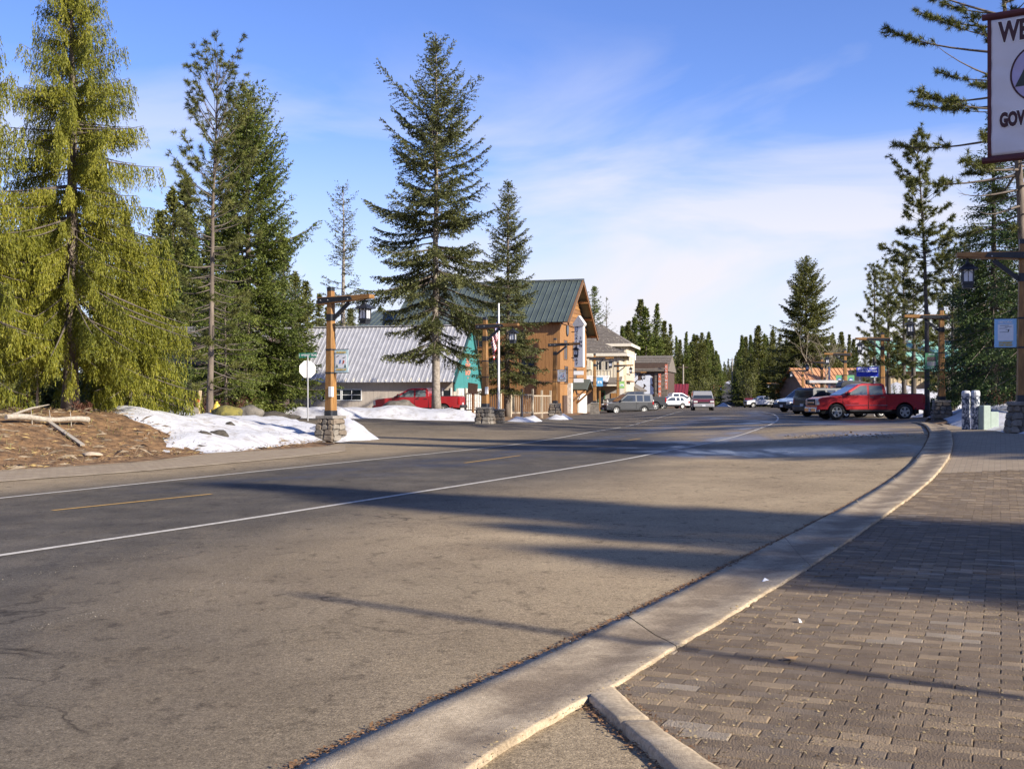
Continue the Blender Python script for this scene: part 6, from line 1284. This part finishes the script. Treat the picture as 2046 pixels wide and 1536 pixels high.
# ================================================================== SIGNS, BANNER, STREET FURNITURE
# welcome banner hung from a pole beyond the right edge
Dn = 12.0; s_ = FPX / Dn; P = at(2046, Dn); zt, zb_ = zpx(36, Dn), zpx(320, Dn); bh = zt - zb_; bw = bh * 0.72
o = thing('welcome_banner', ((1973 - CX0) / s_, Dn, T((1973 - CX0) / s_, Dn)), R(-33), 'white welcome banner with maroon border and mountain emblem, top right', 'banner'); gz = o.location.z
MARN = mat('maroon_cloth', (.085, .022, .026), .75, var=.12, scale=8); CLO = mat('white_banner_cloth', (.66, .64, .66), .8, var=.05, scale=2)
def fold(x, z): return .011 * (mnoise.noise((x*1.6, z*5.0 + x*3, 1)) + .5*mnoise.noise((x*4, z*11 + x*4, 4)))
def wrap(ob, eps):
    for v in ob.data.vertices:
        p = ob.matrix_basis @ v.co; q = Vector((p.x, fold(p.x, p.z) - eps - (.0015 if v.co.z > 0 else 0), p.z)); v.co = ob.matrix_basis.inverted() @ q
    ob.data.update()
def cloth(x0, x1, z0, z1, y, mt, name, par, amp=.007, n=40):
    V = []; F = []
    for j in range(n + 1):
        for i in range(n + 1):
            x, z = lerp(x0, x1, i/n), lerp(z0, z1, j/n); V.append((x, y + fold(x, z) * (1 if amp > .0065 else .6), z))
    F = [(j*(n+1)+i, j*(n+1)+i+1, (j+1)*(n+1)+i+1, (j+1)*(n+1)+i) for j in range(n) for i in range(n)]
    ob = link(name, npmesh(name, V, F, mt, smooth=True), par); q = ob.modifiers.new('thick', 'SOLIDIFY'); q.thickness = .004; q.offset = 1; return ob
c0, c1 = zb_ - gz, zt - gz; e = .038
cl = cloth(e, bw - e, c0 + e, c1 - e, 0, CLO, 'cloth', o)
for a in ((0, e, c0, c1), (bw - e, bw, c0, c1), (e, bw - e, c0, c0 + e), (e, bw - e, c1 - e, c1)): cloth(*a, -.002, MARN, 'border', o, amp=.006, n=16)
for zz in (c0 - .005, c1 + .005):
    m = MB(); m.tube([(-.05, 0, zz), (bw + .35, 0, zz)], .034, 10); m.build('rod', MARN, o)
m = MB(); m.tube([(bw + .35, 0, -.2), (bw + .35, 0, c1 + .6)], [.09, .07], 12); m.build('pole', W_POST, o)
def ring(r0, r1, cx, cz, y, mt, name, par, a0=0, a1=6.2832, n=48):
    m = MB(); vs = []; 
    for k in range(n + 1):
        a = lerp(a0, a1, k/n); vs += [(cx + r0*math.cos(a), y, cz + r0*math.sin(a)), (cx + r1*math.cos(a), y, cz + r1*math.sin(a))]
    m.add(vs, [(2*k, 2*k+1, 2*k+3, 2*k+2) for k in range(n)]); ob = m.build(name, mt, par); q = ob.modifiers.new('thick', 'SOLIDIFY'); q.thickness = .003; return ob
mx_, mz = .53, lerp(c0, c1, .567); rr_ = bh * .205
INK = mat('dark_maroon_print', (.055, .020, .024), .7, var=0); LAV = mat('lavender_print', (.42, .38, .56), .8, var=.05)
em = ring(0, rr_, mx_, mz, -.0115, LAV, 'emblem', o); ring(rr_ - .012, rr_ + .006, mx_, mz, -.0165, INK, 'ring', em)
m = MB(); m.prism([(mx_ - rr_*.86, mz - rr_*.40), (mx_ - rr_*.66, mz + rr_*.02), (mx_ - rr_*.56, mz + rr_*.22), (mx_ - rr_*.38, mz + rr_*.26), (mx_ - rr_*.1, mz + rr_*.25), (mx_ + rr_*.4, mz + rr_*.2), (mx_ + rr_*.86, mz - rr_*.40)], -.0165, -.0120, 'Y'); m.build('hill', mat('forest_print', (.045, .055, .05), .8, var=.05), em)
m = MB(); m.prism([(mx_ - rr_*.42, mz + rr_*.42), (mx_ - rr_*.2, mz + rr_*.26), (mx_ + rr_*.35, mz + rr_*.22), (mx_ + rr_*.1, mz + rr_*.62), (mx_ - .03, mz + rr_*.78), (mx_ - rr_*.24, mz + rr_*.55)], -.0160, -.0118, 'Y'); m.build('snow_peak', M_PRW, em)
for ob, ep in [(em, .006)] + [(c_, .0085) for c_ in bpy.data.objects if c_.parent == em]:
    bm = bmesh.new(); bm.from_mesh(ob.data); bmesh.ops.triangulate(bm, faces=bm.faces); bmesh.ops.subdivide_edges(bm, edges=[e_ for e_ in bm.edges if e_.calc_length() > .08], cuts=3, use_grid_fill=True); bmesh.ops.triangulate(bm, faces=bm.faces)
    for v in bm.verts: v.co.y = fold(v.co.x, v.co.z) - ep
    bmesh.ops.remove_doubles(bm, verts=bm.verts, dist=1e-5); bm.to_mesh(ob.data); bm.free()
HALO = mat('white_outline', (.80, .80, .80), .8, var=0)
def lettered(s, size, z, sx, x=None, align='CENTER', b=.012):
    xx = mx_ if x is None else x
    wrap(text_part('lettering_outline', s, size, HALO, o, (xx, -.0125, z), bold=b + .010, sx=sx, align=align), .007); wrap(text_part('lettering', s, size, INK, o, (xx, -.0165, z), bold=b, sx=sx, align=align), .0095)
lettered('WELCOME', .285, lerp(c0, c1, .873), .64, x=.115, align='LEFT'); lettered('GOVERNMENT', .19, lerp(c0, c1, .262), .58, x=.12, align='LEFT'); lettered('CAMP', .19, lerp(c0, c1, .125), .62)
# stop sign seen from behind, with street name blade
P = at(615, 53); o = thing('stop_sign', (P.x, P.y, P.z), R(30), 'back of a white stop sign with green street name plate, in the snow', 'sign')
m = MB(); m.tube([(0, 0, -.2), (0, 0, 3.0)], .035, 8); m.build('post', M_GALV, o); m = MB(); m.prism([(.385 * math.cos(R(22.5 + 45*k)) / math.cos(R(22.5)) * 1.0, 2.38 + .385 * math.sin(R(22.5 + 45*k)) / math.cos(R(22.5))) for k in range(8)], .04, .05, 'Y'); m.build('octagon', mat('sign_back', (.66, .65, .61), .5, var=.04), o)
m = MB(); m.cbox(0, 0, 3.02, .92, .012, .22); bl = m.build('street_name_plate', mat('sign_green', (.012, .20, .12), .5, var=.05), o); bl.rotation_euler = (0, 0, R(-50)); text_part('lettering', 'E  WYEAST TRAIL', .15, M_PRW, bl, (0, -.012, 3.02), bold=.002, sx=.80)
# blue road sign
P = at(1733, 70.5); o = thing('road_sign', (P.x, P.y, 0), R(-4), 'blue road sign for the ski bowl tubing adventure park', 'sign'); z0, z1 = zpx(752, 70.5), zpx(733.5, 70.5)
m = MB(); m.cbox(0, 0, (z0+z1)/2, 1.30, .03, z1 - z0); b = m.build('panel', mat('sign_blue', (.008, .03, .42), .45, var=.05), o); text_part('lettering', 'SKI BOWL TUBING', .15, M_PRW, b, (0, -.02, z1 - .10), bold=.002, sx=.92); text_part('lettering', 'ADVENTURE PARK', .15, M_PRW, b, (0, -.02, z1 - .26), bold=.002, sx=.94)
for x in (-.45, .45):
    m = MB(); m.cbox(x, .05, z1/2, .09, .06, z1); m.build('post', M_GALV, o)
# flagpole with limp flag
P = at(996.5, 56); o = thing('flagpole', (P.x, P.y, P.z), 0, 'white flagpole on a small stone foot beside the left lamp', 'flagpole'); H_ = zpx(606, 56) - P.z
m = MB(); m.tube([(0, 0, .4), (0, 0, H_)], [.06, .04], 12); m.build('pole', M_WHITE, o); stone_base(o, .55, .5, .66, True, 9)
o = thing('flag', (P.x, P.y, P.z), 0, 'limp red white and blue flag hanging on the flagpole', 'flag')
FL = [mat('flag_red', (.45, .03, .04), .8, var=.05), mat('flag_white', (.72, .72, .72), .8, var=.05), mat('flag_blue', (.03, .04, .16), .8, var=.05)]
V = []; 
for k in range(13):
    m = MB(); n = 14; vs = []
    for j in (0, 1):
        for i in range(n + 1):
            u = i / n; w_ = (k + j) / 13; vs.append((-.05 - .34 * u * (1 - .5*w_) + .03 * math.sin(u*16), .10 * math.sin(u * 14 + w_ * 2) * (.4 + u), H_ - .6 - 1.0 * w_ * .9 - 1.25 * u ** .8))
    m.add(vs, [(i, i+1, n+2+i, n+1+i) for i in range(n)]); st = m.build('stripe', FL[k % 2], o); st.modifiers.new('thick', 'SOLIDIFY').thickness = .004
m = MB(); vs = []
for j in (0, 1):
    for i in range(7):
        u = i / 14; w_ = j * 7 / 13; vs.append((-.05 - .34 * u * (1 - .5*w_) + .03 * math.sin(u*16), .10 * math.sin(u * 14 + w_ * 2) * (.4 + u) - .012, H_ - .6 - 1.0 * w_ * .9 - 1.25 * u ** .8))
m.add(vs, [(i, i+1, 8+i, 7+i) for i in range(6)]); m.build('canton', FL[2], o).modifiers.new('thick', 'SOLIDIFY').thickness = .004
# post fence before the lodge
def fence(x0, x1, D0, D1, label, n):
    a, b = at(x0, D0), at(x1, D1); d = b - a; o = thing('picket_fence', a, math.atan2(d.y, d.x), label, 'fence'); L_ = math.hypot(d.x, d.y); WF = wood_mat('pale_fence_wood', (.36, .29, .20), (.52, .44, .33), 'Z')
    for i in range(3):
        m = MB(); m.cbox(L_ * i / 2, 0, .85, .13, .13, 2.0); m.build('post', WF, o)
    for zz in (.25, 1.45):
        m = MB(); m.cbox(L_/2, 0, zz, L_, .06, .09); m.build('rail', WF, o)
    for i in range(n):
        m = MB(); m.cbox(L_ * (i + .5) / n, -.035, .85, .05, .02, 1.25); m.build('picket', WF, o)
fence(1020, 1064, 76, 78.5, 'pale picket fence beside the fir before the lodge', 11); fence(1064, 1100, 78.6, 84, 'grey picket fence running back to the lodge corner', 11)
fence(930, 1000, 84, 82, 'weathered board fence behind the flagpole', 16)
# two painted bollards and the utility box
def bollard(x, D, label, seed):
    p = at(x, D); o = thing('bollard', p, 0, label, 'bollard', 'painted wooden bollards'); m = MB(); m.lathe([(.115, -.2), (.115, 1.02)], 14); m.build('post', mat('speckled_bollard', (.055, .07, .10), .8, scale=14, col2=(.55, .55, .55), contrast=(.48, .56)), o); m = MB(); m.lathe([(.125, .98), (.125, 1.08), (.10, 1.13), (.001, 1.14)], 14); m.build('cap', mat('bollard_cap', (.42, .42, .42), .8, scale=12, col2=(.65, .65, .65)), o)
bollard(1930, 33.5, 'left of two speckled blue and white wooden bollards', 1); bollard(1949, 33.2, 'right of two speckled blue and white wooden bollards', 2)
P = at(1972, 33); o = thing('utility_box', P, R(8), 'pale green utility pedestal behind the bollards in the snow', 'utility box'); m = MB(); MG = mat('pale_green_metal', (.30, .36, .30), .6, var=.08); m.cbox(-.08, 0, .25, .22, .3, .9); m.build('cabinet', MG, o, bevel=.02); m = MB(); m.cbox(.17, .02, .17, .26, .28, .70); m.build('door', MG, o, bevel=.02)
# hydrant
P = at(433, 44.5); o = thing('fire_hydrant', (P.x, P.y, P.z - .12), 0, 'yellow fire hydrant top showing above the snow', 'hydrant'); MY = mat('hydrant_yellow', (.62, .42, .06), .5, var=.1); m = MB(); m.lathe([(.14, 0), (.14, .45), (.18, .47), (.18, .52), (.15, .55), (.12, .66), (.05, .73), (.05, .80), (.001, .80)], 16); m.build('barrel', MY, o); m = MB(); m.tube([(-.24, 0, .42), (.24, 0, .42)], .07, 10); m.build('nozzle', MY, o)
# stakes
P = at(397, 41); o = thing('survey_stake', P, 0, 'leaning pale wooden stake with red ribbon in the snow', 'stake'); m = MB(); m.beam((-.04, 0, -.2), (.06, 0, .98), .10, .05); m.build('stake', wood_mat('raw_pine', (.42, .30, .17), (.58, .45, .29), 'Z'), o); m = MB(); m.cbox(-.04, 0, .62, .15, .09, .10); m.build('ribbon', mat('red_ribbon', (.5, .04, .03), .7, var=0), o)
P = at(74, 33.8); o = thing('marker_post', P, 0, 'thin wooden post with pale plates on the left bank', 'post'); m = MB(); m.beam((0, 0, -.2), (.03, 0, 1.55), .06, .05); m.build('post', wood_mat('raw_post', (.36, .26, .16), (.5, .38, .26), 'Z'), o)
for k, zz in enumerate((1.42, 1.22, 1.04)):
    m = MB(); m.cbox(.02 - .03 * (k % 2), -.04, zz, .10, .015, .17); m.build('plate', mat('pinkish_plate', (.62, .55, .52), .7, var=.06), o)
P = at(447, 56); o = thing('cabin_post', P, 0, 'square timber post before the cabin door', 'post'); m = MB(); m.cbox(0, 0, 1.0, .18, .18, 2.4); m.build('post', wood_mat('old_post', (.18, .13, .08), (.3, .23, .15), 'Z'), o, bevel=.01)
P = at(945, 72); o = thing('plaque_stand', P, R(-20), 'brown carved plaque on a stake by the stone house end', 'sign'); m = MB(); m.cbox(0, 0, .8, .12, .12, 2.0); m.build('post', W_TRIM, o); m = MB(); m.prism([(-.32, 1.5), (.32, 1.45), (.36, 2.05), (-.3, 2.15)], -.1, -.05, 'Y'); m.build('board', W_DARK, o)
# utility poles far off
for k, (x, D, top) in enumerate(((1365, 200, 728), (1463, 300, 715), (1479, 340, 722), (1470, 420, 735), (1487, 280, 728))):
    p = at(x, D); h = zpx(top, D) - p.z; o = thing('utility_pole', p, 0, ['utility pole left of the oncoming van', 'tallest utility pole beside the climbing road', 'utility pole right of the climbing road, second', 'farthest utility pole on the climbing road', 'utility pole by the bare thicket right of the climbing road'][k], 'utility pole'); m = MB(); m.tube([(0, 0, -.3), (0, 0, h)], [.18, .12], 8); m.build('pole', mat('weathered_pole', (.30, .26, .21), .9, var=.15), o); m = MB(); m.cbox(0, 0, h - .5, 1.8, .12, .12); m.build('cross_arm', W_DARK, o)
P = at(1657, 118); o = thing('steel_pole', P, 0, 'plain grey steel pole before the orange roof', 'pole'); m = MB(); m.tube([(0, 0, -.2), (0, 0, zpx(733, 118) - P.z)], [.12, .10], 10); m.build('shaft', M_GALV, o); m = MB(); m.lathe([(.2, 0), (.2, .1), (.12, .12)], 10); m.build('foot', M_GALV, o)
P = Vector((8.4, 0.8, 0)); o = thing('sign_pole', P, 0, 'slim steel pole beyond the right edge casting the thin shadow', 'pole'); m = MB(); m.tube([(0, 0, -.1), (0, 0, 5.8)], .05, 10); m.build('shaft', M_GALV, o); m = MB(); m.lathe([(.09, 0), (.09, .1), (.06, .12)], 10); m.build('foot', M_GALV, o)

# ================================================================== ROCKS, LOGS, LITTER
def rock(x, y, w, h, label, mt, seed, name='boulder', D=None, sub=3, sink=.15):
    p = G(x, y) if D is None else at(x, D); bm = bmesh.new(); bmesh.ops.create_icosphere(bm, subdivisions=sub, radius=1)
    for v in bm.verts:
        n = v.co.copy(); d = 1 + .28 * mnoise.noise((n.x * 1.2 + seed, n.y * 1.2, n.z * 1.2)) + .12 * mnoise.noise((n.x * 3.1, n.y * 3.1 + seed, n.z * 3.1)) + .05 * mnoise.noise((n.x * 8, n.y * 8, n.z * 8 + seed)); v.co = Vector((n.x * w / 2, n.y * w / 2 * .8, n.z * h / 2)) * d
    me = bpy.data.meshes.new(name); bm.to_mesh(me); bm.free(); me.materials.append(mt); me.polygons.foreach_set('use_smooth', [True] * len(me.polygons)); o = link(name, me); o.location = p + Vector((0, 0, h / 2 - h * sink)); tag(o, label, 'rock'); return o
M_MOSS = mat('mossy_rock', (.055, .052, .022), .95, scale=3.5, col2=(.19, .16, .035), bump=1, bscale=18, contrast=(.35, .6)); M_BASALT = mat('dark_basalt', (.022, .019, .015), .9, scale=5, col2=(.075, .062, .045), bump=.9, bscale=14); M_GROCK = mat('grey_boulder', (.065, .057, .046), .9, scale=3, col2=(.17, .15, .12), bump=1, bscale=12)
rock(452, 838, 1.15, .62, 'mossy green boulder in the snow below the hydrant', M_MOSS, 1); rock(405, 878, .52, .30, 'left of three black rocks poking through the snow', M_BASALT, 2, 'rock'); rock(437, 876, .60, .30, 'middle black rock poking through the snow', M_BASALT, 3, 'rock'); rock(459, 859, .32, .32, 'small upright black rock in the snow', M_BASALT, 4, 'rock')
rock(796, 838, 2.1, 1.15, 'large grey boulder in front of the left red pickup', M_GROCK, 5, D=66); rock(775, 840, 1.2, .5, 'low mossy rock at the foot of the grey boulder', M_MOSS, 6, D=64.5); rock(838, 840, .9, .4, 'mossy rock left of the spruce trunk', M_MOSS, 7, D=65); rock(905, 834, 1.1, .5, 'low bushy rock right of the spruce trunk', M_GROCK, 8, D=67.5)
rock(378, 830, .7, .5, 'brown rock at the cedar skirts in the snow', M_GROCK, 9, D=41); rock(500, 832, 1.0, .7, 'grey upright rock beneath the young fir', M_GROCK, 10, D=47); rock(540, 838, 1.4, .45, 'low brown rock in the snow left of the stop sign', M_BASALT, 11, D=48); rock(575, 840, 1.1, .3, 'flat dark rock showing through the snow before the taupe door', M_BASALT, 12, D=50); rock(185, 911, .42, .12, 'pale flat stone at the foot of the brown bank', mat('pale_stone', (.42, .33, .23), .9, var=.15), 13, 'stone')
M_LOG = mat('silvered_log', (.24, .20, .15), .9, scale=4, stretch=(.4, 4, 4), col2=(.44, .385, .31), bump=.7, bscale=9, contrast=(.3, .7))
a, b = G(12, 846), G(176, 851); o = thing('fallen_log', (0, 0, 0), 0, 'long silvered log lying on the brown bank', 'log'); m = MB(); q0, q1 = a + Vector((0, 0, .16)), b + Vector((0, 0, .16)); m.tube([q0.lerp(q1, t) + Vector((0, 0, .03 * math.sin(t * 9))) for t in np.linspace(0, 1, 9)], [.075 + .010 * math.sin(t * 7) - .012 * (1 - t) for t in np.linspace(0, 1, 9)], 12); m.build('trunk', M_LOG, o, smooth=False)
for t in (.3, .52, .78):
    k = MB(); p_ = q0.lerp(q1, t); k.tube([p_, p_ + Vector((.02, -.04, -.32))], [.02, .008], 5); k.build('branch_stub', M_LOG, o)
    k = MB(); k.tube([p_, p_ + Vector((-.03, 0, .24))], [.018, .006], 5); k.build('branch_stub', M_LOG, o)
a, b = G(98, 850), G(165, 893); o = thing('weathered_plank', (0, 0, 0), 0, 'grey plank sloping down the bank under the log', 'plank'); m = MB(); m.beam(a + Vector((0, 0, .10)), b + Vector((0, 0, .05)), .11, .04); m.build('plank', M_LOG, o)
a, b = G(24, 835), G(98, 819); o = thing('dead_branch', (0, 0, 0), 0, 'thin dead branch lying above the log', 'branch'); m = MB(); m.tube([a + Vector((0, 0, .08)), (a + b) / 2 + Vector((0, 0, .15)), b + Vector((0, 0, .15))], [.035, .03, .012], 6); m.build('branch', M_LOG, o)
for (x, y, w) in ((1529, 1166.5, .026), (1598, 1249, .022)):
    p = G(x, y); o = thing('paper_scrap', p + Vector((0, 0, .022)), random.uniform(0, 3), 'white paper scrap on the ' + ('gutter concrete' if x < 1560 else 'brick pavement'), 'litter'); m = MB(); m.add([(-w, -w*.4, 0), (w, -w*.5, .01), (w*.9, w*.5, .0), (0, w*.4, .025), (-w*.9, w*.4, 0)], [(0, 1, 3), (1, 2, 3), (0, 3, 4)]); m.build('scrap', M_PRW, o)
p = G(1577, 1325); o = thing('fallen_leaf', p + Vector((0, 0, .02)), .4, 'curled tan leaf on the brick pavement', 'leaf'); m = MB(); m.add([(-.05, 0, 0), (-.02, .025, .012), (.05, .02, .004), (.06, 0, .014), (.02, -.025, .006), (-.03, -.02, .012)], [(0,1,5),(1,2,3),(1,3,4),(1,4,5)]); m.build('blade', mat('tan_leaf', (.35, .21, .09), .8, var=.1), o)
# litter that nobody could count
def scatter(name, label, pts, mt, size, cat, flat=.35, seed=0):
    rg = np.random.default_rng(seed); n = len(pts); P = np.array(pts); D_ = rg.normal(0, 1, (n, 3)); D_[:, 2] *= .15; D_ = unit(D_); Nn = unit(np.array([0, 0, 1.0]) + rg.normal(0, .25, (n, 3)))
    ln = size * rg.uniform(.4, 1.6, n); V, F = sprigs(P, D_, Nn, ln, ln * flat * rg.uniform(.5, 1.5, n)); V = V.reshape(-1, 4, 3); V[:, 1, 2] += ln * .12; V = V.reshape(-1, 3)
    o = link(name, npmesh(name, V, F, mt)); tag(o, label, cat, kind='stuff')
rg = np.random.default_rng(4); ptsA, ptsB, ptsC, ptsD = [], [], [], []
for i in range(len(seamR) - 1):
    for _ in range(70):
        p = seamR[i].lerp(seamR[i+1], rg.random()); w = rg.normal(0, .022) * (1 + 1.2 * abs(mnoise.noise((p.x * 1.3, p.y * 1.3, 0)))); q = (p.x - .012 + w, p.y + w * .6); ptsA.append((*q, T(*q) + .016))
    for _ in range(8):
        p = rimR[i].lerp(rimR[i+1], rg.random()); w = rg.normal(.0, .03); q = (p.x + w, p.y + w * .3); ptsB.append((*q, T(*q) + .045 if w < 0 else T(*q) + .024))
for a, b in zip(kl[:-1], kl[1:]):
    for _ in range(70):
        p = Vector(a).lerp(Vector(b), rg.random()); w = rg.normal(-.02, .018); ptsA.append((p.x + w, p.y, T(p.x, p.y) + .012))
for a, b in zip(kr[:-1], kr[1:]):
    for _ in range(40):
        p = Vector(a).lerp(Vector(b), rg.random()); w = rg.normal(.02, .02); ptsA.append((p.x + w, p.y, T(p.x, p.y) + .03))
while len(ptsC) < 3800:
    y = 3.2 + 17 * rg.random() ** 1.6; x = y * rg.uniform(.05, .46)
    if inside(x, y, pave) and mnoise.noise((x * .9, y * .9, 3)) > -.25 + .3 * rg.random(): ptsC.append((x, y, T(x, y) + .019))
for x, y in ((1700 + 90 * rg.normal(), 871 + 2.5 * rg.normal()) for _ in range(420)):
    if 1560 < x < 1850 and 862 < y < 882: p = G(x, y); ptsD.append((p.x, p.y, p.z + .008))
scatter('needle_litter', 'rusty fallen needles packed along the gutter seam', ptsA, mat('rusty_needles', (.11, .055, .025), .9, scale=40, col2=(.26, .14, .06)), .018, 'litter', .45, 1)
scatter('seam_litter', 'pale needle litter along the pavement edge', ptsB, mat('straw_litter', (.28, .20, .09), .9, scale=40, col2=(.42, .32, .16)), .014, 'litter', .5, 2)
scatter('bract_litter', 'tiny straw-coloured scales strewn over the brick pavement', ptsC, mat('straw_litter', (.28, .20, .09)), .011, 'litter', .6, 3)
scatter('road_gravel', 'orange-tan gravel bits on the wet asphalt', ptsD, mat('tan_gravel', (.34, .23, .12), .9, var=.2), .06, 'gravel', .7, 4)
ptsE, ptsF, ptsG = [], [], []
while len(ptsE) < 16000:
    y = 17 + 22 * rg.random(); x = vx(y) - 9 * rg.random()
    ptsE.append((x, y, T(x, y) + rg.uniform(-.01, .03)))
scatter('bank_litter', 'brown needle and twig litter covering the bank', ptsE, mat('bank_litter', (.10, .050, .022), .95, scale=18, col2=(.34, .21, .10), contrast=(.35, .65)), .065, 'litter', .22, 5)
tw = [p for p in ptsE[:1100]]; gr = [p for p in ptsE[1100:3200] if mnoise.noise((p[0] * .7, p[1] * .7, 21)) > 0]
scatter('bank_twigs', 'grey twigs strewn over the brown bank', tw, mat('grey_twigs', (.13, .095, .06), .9, scale=9, col2=(.30, .235, .16)), .30, 'twigs', .018, 7)
scatter('bank_straw', 'yellow straw patches on the brown bank', gr, mat('yellow_straw', (.30, .20, .07), .9, scale=9, col2=(.46, .34, .14)), .13, 'straw', .03, 8)
ptsH = []
while len(ptsH) < 420:
    y = 29 + 16 * rg.random(); x = vx(y) - 9 * rg.random()
    if mnoise.noise((x * .5, y * .5, 31)) > .02: ptsH.append((x, y, T(x, y) + .20))
scatter('snow_litter', 'dark needles and bark crumbs lying on the left snow bank', ptsH, mat('bark_crumbs', (.06, .04, .025), .9, var=.3), .05, 'litter', .5, 9)
for p0, p1, n in (((0,1160),(733,1030),520), ((0,1270),(660,1121),520), ((760,1028),(1000,985),120)):
    A_, B_ = G(*p0), G(*p1)
    for _ in range(n):
        t = rg.random(); 
        if mnoise.noise((t * 14, p0[1], 0)) < -.25: continue
        w = rg.normal(0, .05); ptsF.append((lerp(A_.x, B_.x, t) + w, lerp(A_.y, B_.y, t) - w * .4, T(0, 5) + .006))
scatter('worn_paint_flakes', 'worn white flakes of an old painted line on the asphalt', ptsF, mat('worn_paint', (.30, .255, .19), .9, var=.2), .008, 'paint flakes', .7, 6)
# dead grass on the bank
VV, FF, TT = [], [], []; off = 0
n = 2600; y = 17 + 20 * rg.random(n); x = np.array([vx(q) for q in y]) - 8 * rg.random(n) ** .8; keep = np.array([mnoise.noise((a * .6, b * .6, 11)) > .05 for a, b in zip(x, y)]); x, y = x[keep], y[keep]; n = len(x)
P = np.stack([x, y, np.array([T(a, b) for a, b in zip(x, y)]) - .02], 1); V, F = sprigs(P, unit(np.stack([rg.normal(0, .5, n), rg.normal(0, .5, n), np.full(n, .8)], 1)), rg.normal(0, 1, (n, 3)), rg.uniform(.08, .24, n), np.full(n, .014))
o = link('dead_grass', npmesh('dead_grass', V, F, leaf_mat('dead_grass', (.13, .10, .04), (.24, .19, .08), (.20, .21, .06)), rg.random(n))); tag(o, 'tufts of dead yellow grass on the brown bank', 'grass', kind='stuff')
